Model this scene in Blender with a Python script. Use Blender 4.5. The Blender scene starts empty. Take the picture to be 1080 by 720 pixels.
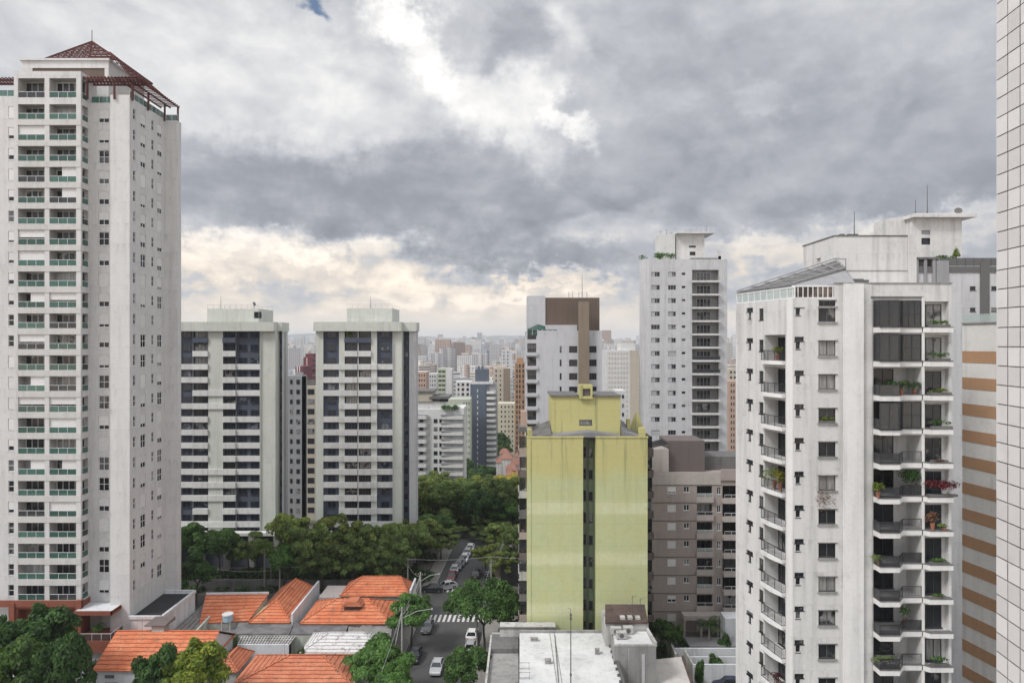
import bpy, math, random
import numpy as np
random.seed(7)
R = math.radians
sc = bpy.context.scene
COL = sc.collection

# ------------------------------------------------------------------ camera
CAMZ = 48.0
cam_data = bpy.data.cameras.new("camera")
cam = bpy.data.objects.new("camera", cam_data)
COL.objects.link(cam)
cam.location = (0, 0, CAMZ)
cam.rotation_euler = (R(90), 0, 0)
cam_data.lens = 24.0
cam_data.sensor_width = 36.0
cam_data.clip_start = 0.1
cam_data.clip_end = 60000
sc.camera = cam

# ------------------------------------------------------------------ exposure
sc.view_settings.view_transform = 'Standard'
sc.view_settings.look = 'None'
sc.view_settings.exposure = 0.10
sc.view_settings.gamma = 1.0
sc.view_settings.use_curve_mapping = False
sc.cycles.use_denoising = True
sc.cycles.max_bounces = 6
sc.cycles.diffuse_bounces = 3
sc.cycles.glossy_bounces = 2
sc.cycles.transmission_bounces = 2
sc.cycles.volume_bounces = 1
sc.cycles.transparent_max_bounces = 6
sc.cycles.caustics_reflective = False
sc.cycles.caustics_refractive = False

# ------------------------------------------------------------------ sun + sky
SUN_EL, SUN_AZ = R(48), R(-124)      # azimuth from +Y towards +X: behind the viewer on the left
sun_d = bpy.data.lights.new("sun", 'SUN')
sun = bpy.data.objects.new("sun", sun_d)
COL.objects.link(sun)
sun.rotation_euler = (R(90) - SUN_EL, 0, R(180) - SUN_AZ)
sun_d.energy = 2.4
sun_d.angle = R(14)
sun_d.color = (1.0, 0.975, 0.94)

world = bpy.data.worlds.new("World")
sc.world = world
world.use_nodes = True
wt = world.node_tree
for n in list(wt.nodes):
    wt.nodes.remove(n)

class NT:
    """small node helper"""
    def __init__(s, t): s.t = t
    def n(s, ty, **kw):
        nd = s.t.nodes.new(ty)
        for k, v in kw.items():
            setattr(nd, k, v)
        return nd
    def link(s, a, b): s.t.links.new(a, b)
    def put(s, sock, v):
        if hasattr(v, 'is_linked') or isinstance(v, bpy.types.NodeSocket):
            s.t.links.new(v, sock)
        else:
            sock.default_value = v
    def math(s, op, a, b=0.0, c=None, clamp=False):
        nd = s.n('ShaderNodeMath', operation=op, use_clamp=clamp)
        s.put(nd.inputs[0], a); s.put(nd.inputs[1], b)
        if c is not None: s.put(nd.inputs[2], c)
        return nd.outputs[0]
    def vmath(s, op, a, b=(0, 0, 0), out=0):
        nd = s.n('ShaderNodeVectorMath', operation=op)
        s.put(nd.inputs[0], a)
        if op == 'SCALE': s.put(nd.inputs[3], b)
        elif len(nd.inputs) > 1 and op != 'LENGTH': s.put(nd.inputs[1], b)
        return nd.outputs[1] if op in ('LENGTH', 'DOT_PRODUCT', 'DISTANCE') else nd.outputs[0]
    def ramp(s, fac, stops, interp='LINEAR'):
        nd = s.n('ShaderNodeValToRGB')
        e = nd.color_ramp.elements
        nd.color_ramp.interpolation = interp
        while len(e) < len(stops): e.new(0.5)
        for k, (p, c) in enumerate(stops):
            e[k].position = p
            e[k].color = (c, c, c, 1) if isinstance(c, (int, float)) else (*c[:3], 1)
        s.put(nd.inputs[0], fac)
        return nd.outputs[0]
    def maprange(s, v, a, b, c, d, kind='SMOOTHSTEP'):
        nd = s.n('ShaderNodeMapRange', interpolation_type=kind)
        for i, x in enumerate((v, a, b, c, d)): s.put(nd.inputs[i], x)
        return nd.outputs[0]
    def noise(s, vec, scale, detail=4, rough=0.5, dist=0.0, out=0):
        nd = s.n('ShaderNodeTexNoise')
        s.put(nd.inputs['Vector'], vec)
        nd.inputs['Scale'].default_value = scale
        nd.inputs['Detail'].default_value = detail
        nd.inputs['Roughness'].default_value = rough
        nd.inputs['Distortion'].default_value = dist
        return nd.outputs[out]
    def mix(s, fac, a, b, blend='MIX'):
        nd = s.n('ShaderNodeMix', data_type='RGBA', blend_type=blend)
        s.put(nd.inputs[0], fac)
        s.put(nd.inputs[6], a if not isinstance(a, tuple) else (*a[:3], 1))
        s.put(nd.inputs[7], b if not isinstance(b, tuple) else (*b[:3], 1))
        return nd.outputs[2]

def build_world():
    W = NT(wt)
    tc = W.n('ShaderNodeTexCoord')
    d = tc.outputs['Generated']
    sep = W.n('ShaderNodeSeparateXYZ'); W.link(d, sep.inputs[0])
    x, y, z = sep.outputs
    az = W.math('ARCTAN2', x, y)
    el = W.math('ARCSINE', z)
    # cloud-plane coordinates (a deck overhead seen in perspective)
    den = W.math('ADD', W.math('MAXIMUM', z, 0.0), 0.22)
    cx = W.math('DIVIDE', x, den); cy = W.math('DIVIDE', y, den)
    cp = W.n('ShaderNodeCombineXYZ'); W.put(cp.inputs[0], cx); W.put(cp.inputs[1], cy)
    ae = W.n('ShaderNodeCombineXYZ'); W.put(ae.inputs[0], az); W.put(ae.inputs[1], el)
    w1 = W.noise(cp.outputs[0], 2.1, 5, 0.55, out=1)
    w2 = W.noise(d, 9.0, 5, 0.6, out=1)
    w1s = W.vmath('SCALE', W.vmath('SUBTRACT', w1, (0.5, 0.5, 0.5)), 0.15)
    w2s = W.vmath('SCALE', W.vmath('SUBTRACT', w2, (0.5, 0.5, 0.5)), 0.10)
    w3 = W.noise(d, 34.0, 6, 0.65, out=1)
    w3s = W.vmath('SCALE', W.vmath('SUBTRACT', w3, (0.5, 0.5, 0.5)), 0.065)
    warp = W.vmath('ADD', W.vmath('ADD', W.vmath('ADD', w1s, w3s), w2s), ae.outputs[0])
    def blob(px, py, rx, ry, rot=0.0, soft=1.0):
        a = math.atan((px - 540) / 720)
        e = math.atan((360 - py) / 720 * math.cos(a))
        mp = W.n('ShaderNodeMapping', vector_type='POINT')
        # p' = (p - c) rotated then scaled
        v = W.vmath('SUBTRACT', warp, (a, e, 0))
        if rot:
            vr = W.n('ShaderNodeVectorRotate', rotation_type='Z_AXIS')
            W.put(vr.inputs['Vector'], v); vr.inputs['Angle'].default_value = -R(rot)
            v = vr.outputs[0]
        wt.nodes.remove(mp)
        v = W.vmath('MULTIPLY', v, (720 / rx, 720 / ry, 0))
        L = W.vmath('LENGTH', v)
        return W.maprange(L, 1.0 + 0.35 * soft, max(0.0, 1.0 - 0.75 * soft), 0.0, 1.0)
    base = W.maprange(el, R(2), R(12), 0.68, 0.60, 'LINEAR')
    V = base
    def add(v, w):
        nonlocal V
        V = W.math('MULTIPLY_ADD', v, w, V)
    # dark bellies
    add(blob(410, 212, 300, 56, -3, .75), -0.27)
    add(blob(300, 185, 130, 40, -8), -0.06)
    add(blob(180, 240, 110, 60), -0.04)
    add(blob(552, 38, 56, 42, -30, 0.8), -0.22)
    add(blob(590, 175, 60, 30, 10), -0.08)
    add(blob(880, 165, 260, 72, 6, .8), -0.24)
    add(blob(720, 80, 130, 100, 0), -0.12)
    add(blob(1050, 210, 120, 60), -0.10)
    add(blob(580, 283, 160, 16, 3, 0.8), -0.26)
    add(blob(480, 262, 260, 22, 3, 0.9), -0.10)
    add(blob(830, 300, 260, 14, 0, 1.0), -0.16)
    add(blob(900, 40, 220, 50), -0.06)
    # lighter bodies
    add(blob(260, 60, 190, 75, -10), 0.15)
    add(blob(60, 40, 160, 60), 0.06)
    add(blob(350, 95, 90, 60, -20), 0.07)
    add(blob(810, 90, 40, 14, -15), 0.13)
    add(blob(780, 130, 60, 20, -10), 0.08)
    # bright gap
    add(blob(442, 45, 24, 80, 32, 1.0), 0.32)
    add(blob(420, 0, 40, 22, 0, 0.8), 0.30)
    add(blob(505, 110, 90, 46, -30, 1.0), 0.30)
    add(blob(572, 100, 26, 50, 25, 0.9), 0.20)
    add(blob(602, 138, 34, 12, -40, 1.0), 0.32)
    add(blob(600, 30, 26, 40, 0), 0.18)
    # cumulus belt low over the city
    add(blob(300, 264, 170, 16, 0, 0.8), 0.30)
    add(blob(340, 292, 190, 28, 0, 0.7), 0.30)
    add(blob(490, 300, 80, 22, 0, 0.7), 0.22)
    add(blob(640, 240, 70, 26, 12, 0.9), 0.24)
    add(blob(600, 306, 80, 12, 0, 0.7), 0.26)
    add(blob(560, 330, 330, 26, 0, 1.0), 0.16)
    add(blob(860, 248, 150, 16, 6, 0.9), 0.24)
    add(blob(1000, 232, 100, 16, 8, 0.9), 0.16)
    add(blob(230, 280, 70, 50), 0.10)
    # broken detail
    n1 = W.noise(cp.outputs[0], 1.6, 8, 0.58, 0.4)
    add(W.math('SUBTRACT', n1, 0.5), 0.34)
    st = W.vmath('MULTIPLY', d, (5.0, 5.0, 13.0))
    n2 = W.noise(st, 1.0, 7, 0.60, 0.6)
    add(W.math('SUBTRACT', n2, 0.5), 0.22)
    n3 = W.noise(W.vmath('MULTIPLY', d, (1, 1, 1.6)), 22.0, 8, 0.68, 0.3)
    add(W.math('SUBTRACT', n3, 0.5), 0.20)
    # billows: rounded cauliflower edges
    vo = W.n('ShaderNodeTexVoronoi', feature='SMOOTH_F1')
    vv = W.vmath('ADD', W.vmath('MULTIPLY', d, (1, 1, 1.7)), W.vmath('SCALE', w2, 0.08))
    W.put(vo.inputs['Vector'], vv); vo.inputs['Scale'].default_value = 15
    vo.inputs['Smoothness'].default_value = 0.5
    vo.inputs['Detail'].default_value = 2.0
    lowmask = W.maprange(el, R(13), R(5), 0.35, 1.0)
    bil = W.math('MULTIPLY', W.math('SUBTRACT', 0.42, vo.outputs[0]), lowmask)
    add(bil, 0.42)
    # relief: shading painted into the billows, lighter on their upper sides
    r1 = W.noise(W.vmath('MULTIPLY', d, (1, 1, 1.5)), 7.5, 8, 0.56, 0.5)
    r2 = W.noise(W.vmath('ADD', W.vmath('MULTIPLY', d, (1, 1, 1.5)), (0.0, 0.0, 0.035)), 7.5, 8, 0.56, 0.5)
    add(W.math('SUBTRACT', r1, r2), W.maprange(el, R(16), R(6), 0.48, 0.85))
    fade = W.maprange(el, R(0.5), R(3.5), 0.0, 1.0)
    V = W.math('ADD', W.math('MULTIPLY', V, fade), W.math('MULTIPLY', W.math('SUBTRACT', 1.0, fade), 0.82))
    col = W.ramp(V, [(0.0, (.235, .25, .285)), (.20, (.315, .33, .37)), (.40, (.445, .46, .50)), (.58, (.60, .61, .635)),
                     (.78, (.82, .815, .81)), (1.0, (1.05, 1.03, 1.0))])
    warm = W.maprange(el, R(11), R(5), 0.0, 1.0)
    warm = W.math('MULTIPLY', warm, W.maprange(V, .42, .70, 0.0, 1.0))
    col = W.mix(warm, col, W.mix(1.0, col, (1.13, 1.0, 0.85), 'MULTIPLY'))
    # extra brightness added to the deck behind and above the viewer, lighting the facades
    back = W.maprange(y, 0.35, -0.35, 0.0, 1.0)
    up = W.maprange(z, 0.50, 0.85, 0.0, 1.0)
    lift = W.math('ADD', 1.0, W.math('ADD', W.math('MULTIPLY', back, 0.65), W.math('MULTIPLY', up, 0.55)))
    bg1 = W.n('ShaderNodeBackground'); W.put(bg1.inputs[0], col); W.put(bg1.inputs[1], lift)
    sky = W.n('ShaderNodeTexSky', sky_type='NISHITA', sun_disc=False)
    sky.sun_elevation = SUN_EL; sky.sun_rotation = SUN_AZ
    bg2 = W.n('ShaderNodeBackground'); W.put(bg2.inputs[0], sky.outputs[0]); bg2.inputs[1].default_value = 0.10
    hole = W.math('MAXIMUM', blob(331, -14, 17, 10, 0, 1.0), 0.03)
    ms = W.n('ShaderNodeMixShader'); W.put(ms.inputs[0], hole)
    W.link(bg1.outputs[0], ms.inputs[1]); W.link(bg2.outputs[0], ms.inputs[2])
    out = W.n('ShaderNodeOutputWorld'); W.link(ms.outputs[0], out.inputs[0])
build_world()

# ------------------------------------------------------------------ materials
MATS = {}
def newmat(name):
    m = bpy.data.materials.new(name); m.use_nodes = True
    T = NT(m.node_tree)
    b = m.node_tree.nodes['Principled BSDF']
    MATS[name] = m
    return m, T, b

def wall(name, c, streak=.16, mottle=.10, rough=.85, bump=.15, spec=.3, jitter=0.0, joint=None):
    m, T, b = newmat(name)
    g = T.n('ShaderNodeNewGeometry')
    P = g.outputs['Position']
    n1 = T.noise(P, .22, 6, .6)
    n2 = T.noise(T.vmath('MULTIPLY', P, (1.3, 1.3, .07)), 1.0, 5, .6)
    n3 = T.noise(P, 3.5, 3, .5)
    f = T.math('ADD', T.maprange(n1, .25, .75, 1 - mottle, 1 + mottle * .5, 'LINEAR'), T.maprange(n2, .45, .72, 0, -streak))
    f = T.math('MULTIPLY', f, T.maprange(n3, .3, .7, .96, 1.03, 'LINEAR'))
    n4 = T.noise(P, .75, 6, .7)
    f = T.math('MULTIPLY', f, T.maprange(n4, .52, .70, 1.0, 1 - streak * .75))
    if joint:
        sp = T.n('ShaderNodeSeparateXYZ'); T.link(P, sp.inputs[0])
        ph = T.math('FRACT', T.math('DIVIDE', T.math('ADD', sp.outputs[2], joint[1]), joint[0]))
        f = T.math('MULTIPLY', f, T.maprange(ph, 0.0, joint[2], joint[3], 1.0, 'LINEAR'))
        # rain marks hanging below each joint
        run = T.math('MULTIPLY', T.maprange(T.noise(T.vmath('MULTIPLY', P, (2.6, 2.6, .25)), 1.0, 4, .6), .5, .68, 0, .16), T.maprange(ph, .35, 1.0, 0.0, 1.0, 'LINEAR'))
        f = T.math('SUBTRACT', f, run)
    if jitter:
        oi = T.n('ShaderNodeObjectInfo')
        f = T.math('MULTIPLY', f, T.maprange(oi.outputs['Random'], 0, 1, 1 - jitter, 1 + jitter, 'LINEAR'))
    cmb = T.n('ShaderNodeCombineXYZ')
    for i in range(3): T.put(cmb.inputs[i], f)
    T.put(b.inputs['Base Color'], T.mix(1.0, (*c, 1), cmb.outputs[0], 'MULTIPLY'))
    b.inputs['Roughness'].default_value = rough
    b.inputs['Specular IOR Level'].default_value = spec
    if bump:
        bp = T.n('ShaderNodeBump'); bp.inputs['Strength'].default_value = bump; bp.inputs['Distance'].default_value = .02
        T.put(bp.inputs['Height'], n3); T.link(bp.outputs[0], b.inputs['Normal'])
    return m

def plain(name, c, rough=.5, metal=0.0, spec=.5, jitter=.06, scale=4.0):
    m, T, b = newmat(name)
    tc = T.n('ShaderNodeTexCoord')
    n = T.noise(tc.outputs['Object'], scale, 3, .5)
    oi = T.n('ShaderNodeObjectInfo')
    f = T.math('MULTIPLY', T.maprange(n, .3, .7, .92, 1.06, 'LINEAR'), T.maprange(oi.outputs['Random'], 0, 1, 1 - jitter, 1 + jitter, 'LINEAR'))
    cmb = T.n('ShaderNodeCombineXYZ')
    for i in range(3): T.put(cmb.inputs[i], f)
    T.put(b.inputs['Base Color'], T.mix(1.0, (*c, 1), cmb.outputs[0], 'MULTIPLY'))
    b.inputs['Roughness'].default_value = rough
    b.inputs['Metallic'].default_value = metal
    b.inputs['Specular IOR Level'].default_value = spec
    return m

def glass(name, dark, curtain, share=.4, rough=.12, spec=.35):
    """window pane: dark room behind, in some panes a drawn curtain"""
    m, T, b = newmat(name)
    oi = T.n('ShaderNodeObjectInfo')
    g = T.n('ShaderNodeNewGeometry')
    P = T.vmath('ADD', g.outputs['Position'], T.vmath('SCALE', oi.outputs['Location'], 0.0))
    st = T.noise(T.vmath('MULTIPLY', P, (5, 5, .5)), 1.0, 3, .6)
    big = T.noise(P, .9, 2, .5)
    has = T.maprange(T.math('ADD', oi.outputs['Random'], T.math('MULTIPLY', T.math('SUBTRACT', big, .5), .8)), 1 - share, 1 - share + .12, 0, 1)
    cur = T.mix(T.maprange(st, .3, .7, 0, 1), tuple(v * .6 for v in curtain), curtain)
    drk = T.mix(T.noise(P, 2.3, 3, .6), tuple(v * .5 for v in dark), tuple(v * 1.5 for v in dark))
    T.put(b.inputs['Base Color'], T.mix(has, drk, cur))
    b.inputs['Roughness'].default_value = rough
    b.inputs['Specular IOR Level'].default_value = spec
    return m

def tiles(name, c, c2, row=.22):
    m, T, b = newmat(name)
    g = T.n('ShaderNodeNewGeometry'); P = g.outputs['Position']
    sp = T.n('ShaderNodeSeparateXYZ'); T.link(P, sp.inputs[0])
    wob = T.math('MULTIPLY', T.math('SUBTRACT', T.noise(P, .8, 2, .5), .5), .10)
    ph = T.math('FRACT', T.math('DIVIDE', T.math('ADD', sp.outputs[2], wob), row))
    line = T.maprange(ph, .0, .30, 0.0, 1.0)
    rib = T.noise(T.vmath('MULTIPLY', P, (4.5, 4.5, 1.0)), 1.0, 2, .5)
    n = T.noise(P, .5, 6, .65)
    n2 = T.noise(P, 5.0, 3, .7)
    col = T.mix(T.maprange(n, .35, .68, 0, 1), c, c2)
    col = T.mix(T.maprange(n2, .3, .75, 0.0, .55), col, tuple(v * .62 for v in c))
    col = T.mix(T.maprange(T.noise(P, 1.3, 6, .75), .52, .68, 0, .75), col, (.12, .08, .06))
    T.put(b.inputs['Base Color'], T.mix(line, tuple(v * .16 for v in c), col))
    b.inputs['Roughness'].default_value = .85
    bp = T.n('ShaderNodeBump'); bp.inputs['Strength'].default_value = .8; bp.inputs['Distance'].default_value = .06
    T.put(bp.inputs['Height'], T.math('ADD', ph, T.math('MULTIPLY', rib, .6))); T.link(bp.outputs[0], b.inputs['Normal'])
    return m

def leaf(name, c, c2, c3=None, rough=.55):
    m, T, b = newmat(name)
    g = T.n('ShaderNodeNewGeometry'); oi = T.n('ShaderNodeObjectInfo'); tc = T.n('ShaderNodeTexCoord')
    r = g.outputs['Random Per Island']
    col = T.mix(r, c, c2)
    hue = T.math('FRACT', T.math('MULTIPLY', oi.outputs['Random'], 5.17))
    col = T.mix(T.maprange(hue, .45, 1.0, 0, .5), col, T.mix(1.0, col, (1.7, 1.25, .8), 'MULTIPLY'))
    nz = T.noise(tc.outputs['Object'], .45, 3, .5)
    col = T.mix(T.maprange(nz, .42, .62, 0, .75), col, c3 or tuple(v * .6 for v in c))
    oc = T.maprange(oi.outputs['Random'], 0, 1, 1.05, 1.7, 'LINEAR')
    cmb = T.n('ShaderNodeCombineXYZ')
    for i in range(3): T.put(cmb.inputs[i], oc)
    T.put(b.inputs['Base Color'], T.mix(1.0, col, cmb.outputs[0], 'MULTIPLY'))
    b.inputs['Roughness'].default_value = rough
    b.inputs['Specular IOR Level'].default_value = .25
    out = m.node_tree.nodes['Material Output']
    tr = T.n('ShaderNodeBsdfTranslucent'); base = b.inputs['Base Color'].links[0].from_socket
    T.link(T.mix(1.0, base, (1.5, 1.7, .9), 'MULTIPLY'), tr.inputs[0])
    mx = T.n('ShaderNodeMixShader'); mx.inputs[0].default_value = .35
    T.link(b.outputs[0], mx.inputs[1]); T.link(tr.outputs[0], mx.inputs[2]); T.link(mx.outputs[0], out.inputs[0])
    return m

def far_facade(name, cols, wx=3.2, wz=3.0, dark=(.10, .11, .13)):
    """distant facade: wall colour drawn per building, rows of openings as surface pattern"""
    m, T, b = newmat(name)
    g = T.n('ShaderNodeNewGeometry')
    P = g.outputs['Position']; sp = T.n('ShaderNodeSeparateXYZ'); T.link(P, sp.inputs[0])
    rnd = g.outputs['Random Per Island']
    oi = T.n('ShaderNodeObjectInfo')
    rr = T.math('FRACT', T.math('ADD', T.math('MULTIPLY', rnd, 7.31), oi.outputs['Random']))
    h = T.math('ADD', sp.outputs[0], sp.outputs[1])
    wxs = T.math('MULTIPLY', T.maprange(rr, 0, 1, .8, 1.6, 'LINEAR'), wx)
    fx = T.math('FRACT', T.math('DIVIDE', h, wxs))
    fz = T.math('FRACT', T.math('DIVIDE', sp.outputs[2], wz))
    inx = T.math('MULTIPLY', T.math('GREATER_THAN', fx, .35), T.math('LESS_THAN', fx, .85))
    inz = T.math('MULTIPLY', T.math('GREATER_THAN', fz, .35), T.math('LESS_THAN', fz, .80))
    sn = T.n('ShaderNodeSeparateXYZ'); T.link(g.outputs['Normal'], sn.inputs[0])
    side = T.math('LESS_THAN', T.math('ABSOLUTE', sn.outputs[2]), .5)
    # some buildings have window bands, some blank flanks
    band = T.math('GREATER_THAN', T.math('FRACT', T.math('MULTIPLY', rr, 3.7)), .72)
    inx = T.math('MAXIMUM', inx, band)
    w = T.math('MULTIPLY', T.math('MULTIPLY', inx, inz), side)
    wallc = T.ramp(rr, [(i / len(cols), c) for i, c in enumerate(cols)], 'CONSTANT')
    n = T.noise(P, .05, 4, .6)
    wallc = T.mix(T.maprange(n, .3, .7, 0, .35), wallc, tuple((.35, .34, .33)))
    T.put(b.inputs['Base Color'], T.mix(T.math('MULTIPLY', w, .85), wallc, dark))
    b.inputs['Roughness'].default_value = .8
    return m

wall('white_render', (.62, .61, .60), .20, .10, joint=(2.958, 2.42, .025, .88))
wall('white_render_bright', (.72, .71, .70), .14, .08)
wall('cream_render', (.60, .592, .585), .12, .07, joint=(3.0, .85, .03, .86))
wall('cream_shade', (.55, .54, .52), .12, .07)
wall('pale_green_render', (.55, .565, .52), .14, .08)
wall('pale_band', (.62, .62, .605), .14, .09, jitter=.05)
wall('blue_render', (.08, .092, .122), .10, .10)
wall('slate_render', (.10, .12, .155), .08, .08)
wall('concrete', (.30, .295, .285), .30, .22)
wall('concrete_dark', (.16, .155, .15), .30, .25)
wall('grey_render', (.30, .30, .31), .14, .10)
wall('grey_light', (.53, .53, .54), .16, .08, joint=(2.99, 1.2, .03, .88))
wall('mauve_grey', (.51, .51, .53), .10, .06, joint=(3.0, 1.0, .03, .92))
wall('taupe', (.37, .315, .29), .12, .08)
wall('taupe_light', (.44, .395, .37), .12, .08)
wall('taupe_dark', (.15, .125, .118), .12, .08)
wall('tan', (.23, .185, .14), .10, .07)
wall('tan_dark', (.135, .10, .082), .10, .07)
wall('brick_red', (.25, .085, .055), .10, .12)
wall('pergola_red', (.10, .032, .03), .05, .1)
wall('striped_grey', (.60, .585, .565), .14, .08)
wall('striped_orange', (.36, .215, .125), .08, .08)
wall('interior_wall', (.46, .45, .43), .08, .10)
wall('roof_felt', (.035, .035, .04), .05, .3, rough=.95)
wall('roof_grey', (.22, .22, .23), .10, .25, rough=.9)
wall('rusty', (.10, .07, .062), .35, .4)
wall('white_roof', (.64, .64, .64), .16, .22, rough=.6)
wall('old_white', (.50, .49, .47), .42, .30)
wall('garden_wall', (.48, .50, .44), .35, .25)
wall('yellow_wall', (.58, .50, .30), .22, .15)
wall('teal_wall', (.25, .42, .40), .2, .15)
wall('white_wall', (.62, .63, .65), .2, .1)
wall('kerb', (.33, .32, .31), .1, .2)
wall('grout', (.36, .355, .35), .1, .1)
wall('salmon', (.42, .30, .24), .1, .1)
wall('maroon', (.15, .05, .065), .1, .1)
wall('beige_far', (.46, .41, .34), .08, .08)
wall('orange_far', (.36, .215, .125), .08, .08)
wall('pale_yellow', (.56, .545, .43), .08, .08)
wall('light_green', (.42, .45, .37), .08, .08)
plain('white_frame', (.74, .74, .74), .45)
plain('dark_frame', (.035, .035, .04), .4)
plain('aluminium', (.42, .42, .43), .35, .6)
plain('shutter_white', (.66, .65, .64), .6, jitter=.08)
plain('shutter_grey', (.36, .36, .37), .6, jitter=.15)
plain('black_metal', (.02, .02, .022), .4)
plain('mast_metal', (.10, .10, .10), .5)
plain('smoked', (.045, .047, .052), .12, spec=.6)
plain('green_glass', (.055, .135, .11), .10, spec=.6, jitter=.35)
plain('pale_glass', (.45, .52, .50), .10, spec=.6)
plain('tyre', (.015, .015, .015), .8)
plain('rim', (.35, .35, .36), .35, .7)
plain('rubber', (.03, .03, .03), .8)
plain('car_glass', (.015, .018, .022), .05, spec=.7)
plain('lamp_lens', (.65, .65, .62), .15)
plain('red_lens', (.35, .02, .02), .2)
plain('paint_silver', (.48, .49, .50), .28, .3, jitter=.03)
plain('paint_white', (.72, .72, .72), .3, jitter=.03)
plain('paint_dark', (.035, .038, .045), .25, jitter=.03)
plain('paint_grey', (.14, .145, .155), .28, .3, jitter=.03)
plain('paint_red', (.12, .018, .02), .3, jitter=.03)
plain('paint_blue', (.018, .024, .05), .3, jitter=.03)
plain('cable', (.42, .42, .42), .6)
plain('pole_concrete', (.36, .35, .33), .85)
plain('bark', (.075, .058, .045), .9, scale=8)
plain('bark_pale', (.22, .20, .17), .9, scale=8)
plain('terracotta', (.30, .12, .07), .8)
plain('tank_blue', (.35, .55, .66), .4)
glass('pane_dark', (.022, .025, .030), (.26, .26, .26), .18)
glass('pane_mixed', (.022, .024, .028), (.30, .29, .28), .42)
glass('pane_deep', (.012, .013, .016), (.14, .14, .145), .35)
glass('pane_room', (.030, .030, .030), (.46, .46, .46), .30)
glass('pane_blue', (.018, .024, .040), (.20, .22, .26), .10)
glass('pane_brown', (.05, .035, .03), (.20, .15, .12), .4)
tiles('roof_tiles', (.60, .165, .07), (.70, .26, .13), .30)
tiles('roof_tiles_old', (.50, .15, .075), (.62, .24, .13), .26)
tiles('roof_tiles_white', (.62, .61, .60), (.70, .69, .68), .24)
tiles('roof_tiles_grey', (.20, .19, .185), (.28, .27, .26), .16)
leaf('leaf_deep', (.020, .048, .014), (.070, .135, .036))
leaf('leaf_mid', (.034, .080, .018), (.105, .19, .05))
leaf('leaf_olive', (.070, .110, .030), (.19, .245, .08))
leaf('leaf_lime', (.030, .058, .012), (.16, .20, .03), (.07, .11, .02))
leaf('leaf_yellow', (.17, .17, .03), (.33, .29, .06), (.08, .11, .03))
leaf('leaf_red', (.05, .012, .018), (.10, .02, .03))
leaf('leaf_dry', (.10, .06, .045), (.20, .11, .08))
leaf('leaf_palm', (.030, .060, .016), (.07, .11, .030))
FAR = [(.68, .67, .65), (.60, .59, .58), (.62, .56, .48), (.48, .47, .48), (.72, .72, .73), (.48, .40, .33), (.38, .40, .44), (.60, .57, .50), (.40, .28, .22), (.55, .56, .58)]
far_facade('far_facade', FAR)
far_facade('low_city', [(.45, .43, .41), (.30, .28, .27), (.36, .17, .11), (.52, .51, .50), (.34, .15, .09), (.40, .38, .36)], 4, 3.2)

def yellow_paint():
    m, T, b = newmat('yellow_paint')
    g = T.n('ShaderNodeNewGeometry'); P = g.outputs['Position']
    sp = T.n('ShaderNodeSeparateXYZ'); T.link(P, sp.inputs[0])
    z = sp.outputs[2]
    wob = T.math('MULTIPLY', T.math('SUBTRACT', T.noise(P, .25, 3, .5), .5), 3.0)
    # old ochre coat above, newer greenish coat below, with lighter strips
    old = T.maprange(T.math('ADD', z, wob), 27.5, 30.5, 0, 1)
    col = T.mix(old, (.48, .51, .285), (.50, .465, .21))
    # lighter strips, two storeys apart
    f = T.math('FRACT', T.math('DIVIDE', T.math('SUBTRACT', z, 1.6), 7.2))
    strip = T.math('MULTIPLY', T.maprange(f, .0, .08, 0, 1), T.maprange(f, .22, .34, 1, 0))
    strip = T.math('MULTIPLY', strip, T.math('SUBTRACT', 1.0, old))
    col = T.mix(T.math('MULTIPLY', strip, .6), col, (.64, .65, .44))
    pat = T.noise(P, .35, 5, .6)
    col = T.mix(T.maprange(pat, .40, .65, 0, .30), col, (.50, .46, .20))
    vs = T.noise(T.vmath('MULTIPLY', P, (1.1, 1.1, .05)), 1.0, 5, .65)
    top = T.maprange(z, 22.0, 34.5, 0.12, 1.0)
    dirt = T.math('MULTIPLY', T.maprange(vs, .52, .66, 0, .55), top)
    col = T.mix(dirt, col, (.20, .20, .11))
    blot = T.noise(P, .55, 7, .72)
    col = T.mix(T.maprange(blot, .54, .68, 0, .22), col, (.33, .34, .20))
    col = T.mix(T.maprange(T.math('FRACT', T.math('DIVIDE', z, 3.15)), 0, .03, .35, 0), col, (.28, .29, .15))
    fine = T.noise(P, 2.0, 5, .6)
    col = T.mix(T.maprange(fine, .3, .75, 0, .16), col, (.30, .31, .16))
    T.put(b.inputs['Base Color'], col); b.inputs['Roughness'].default_value = .9
    b.inputs['Specular IOR Level'].default_value = .2
yellow_paint()

def tile_panels():
    m, T, b = newmat('ceramic_tile')
    oi = T.n('ShaderNodeObjectInfo'); g = T.n('ShaderNodeNewGeometry')
    r = g.outputs['Random Per Island']
    col = T.mix(r, (.62, .60, .59), (.74, .72, .71))
    n = T.noise(g.outputs['Position'], 2.5, 4, .6)
    col = T.mix(T.maprange(n, .45, .75, 0, .25), col, (.45, .44, .42))
    T.put(b.inputs['Base Color'], col); b.inputs['Roughness'].default_value = .35
tile_panels()

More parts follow.
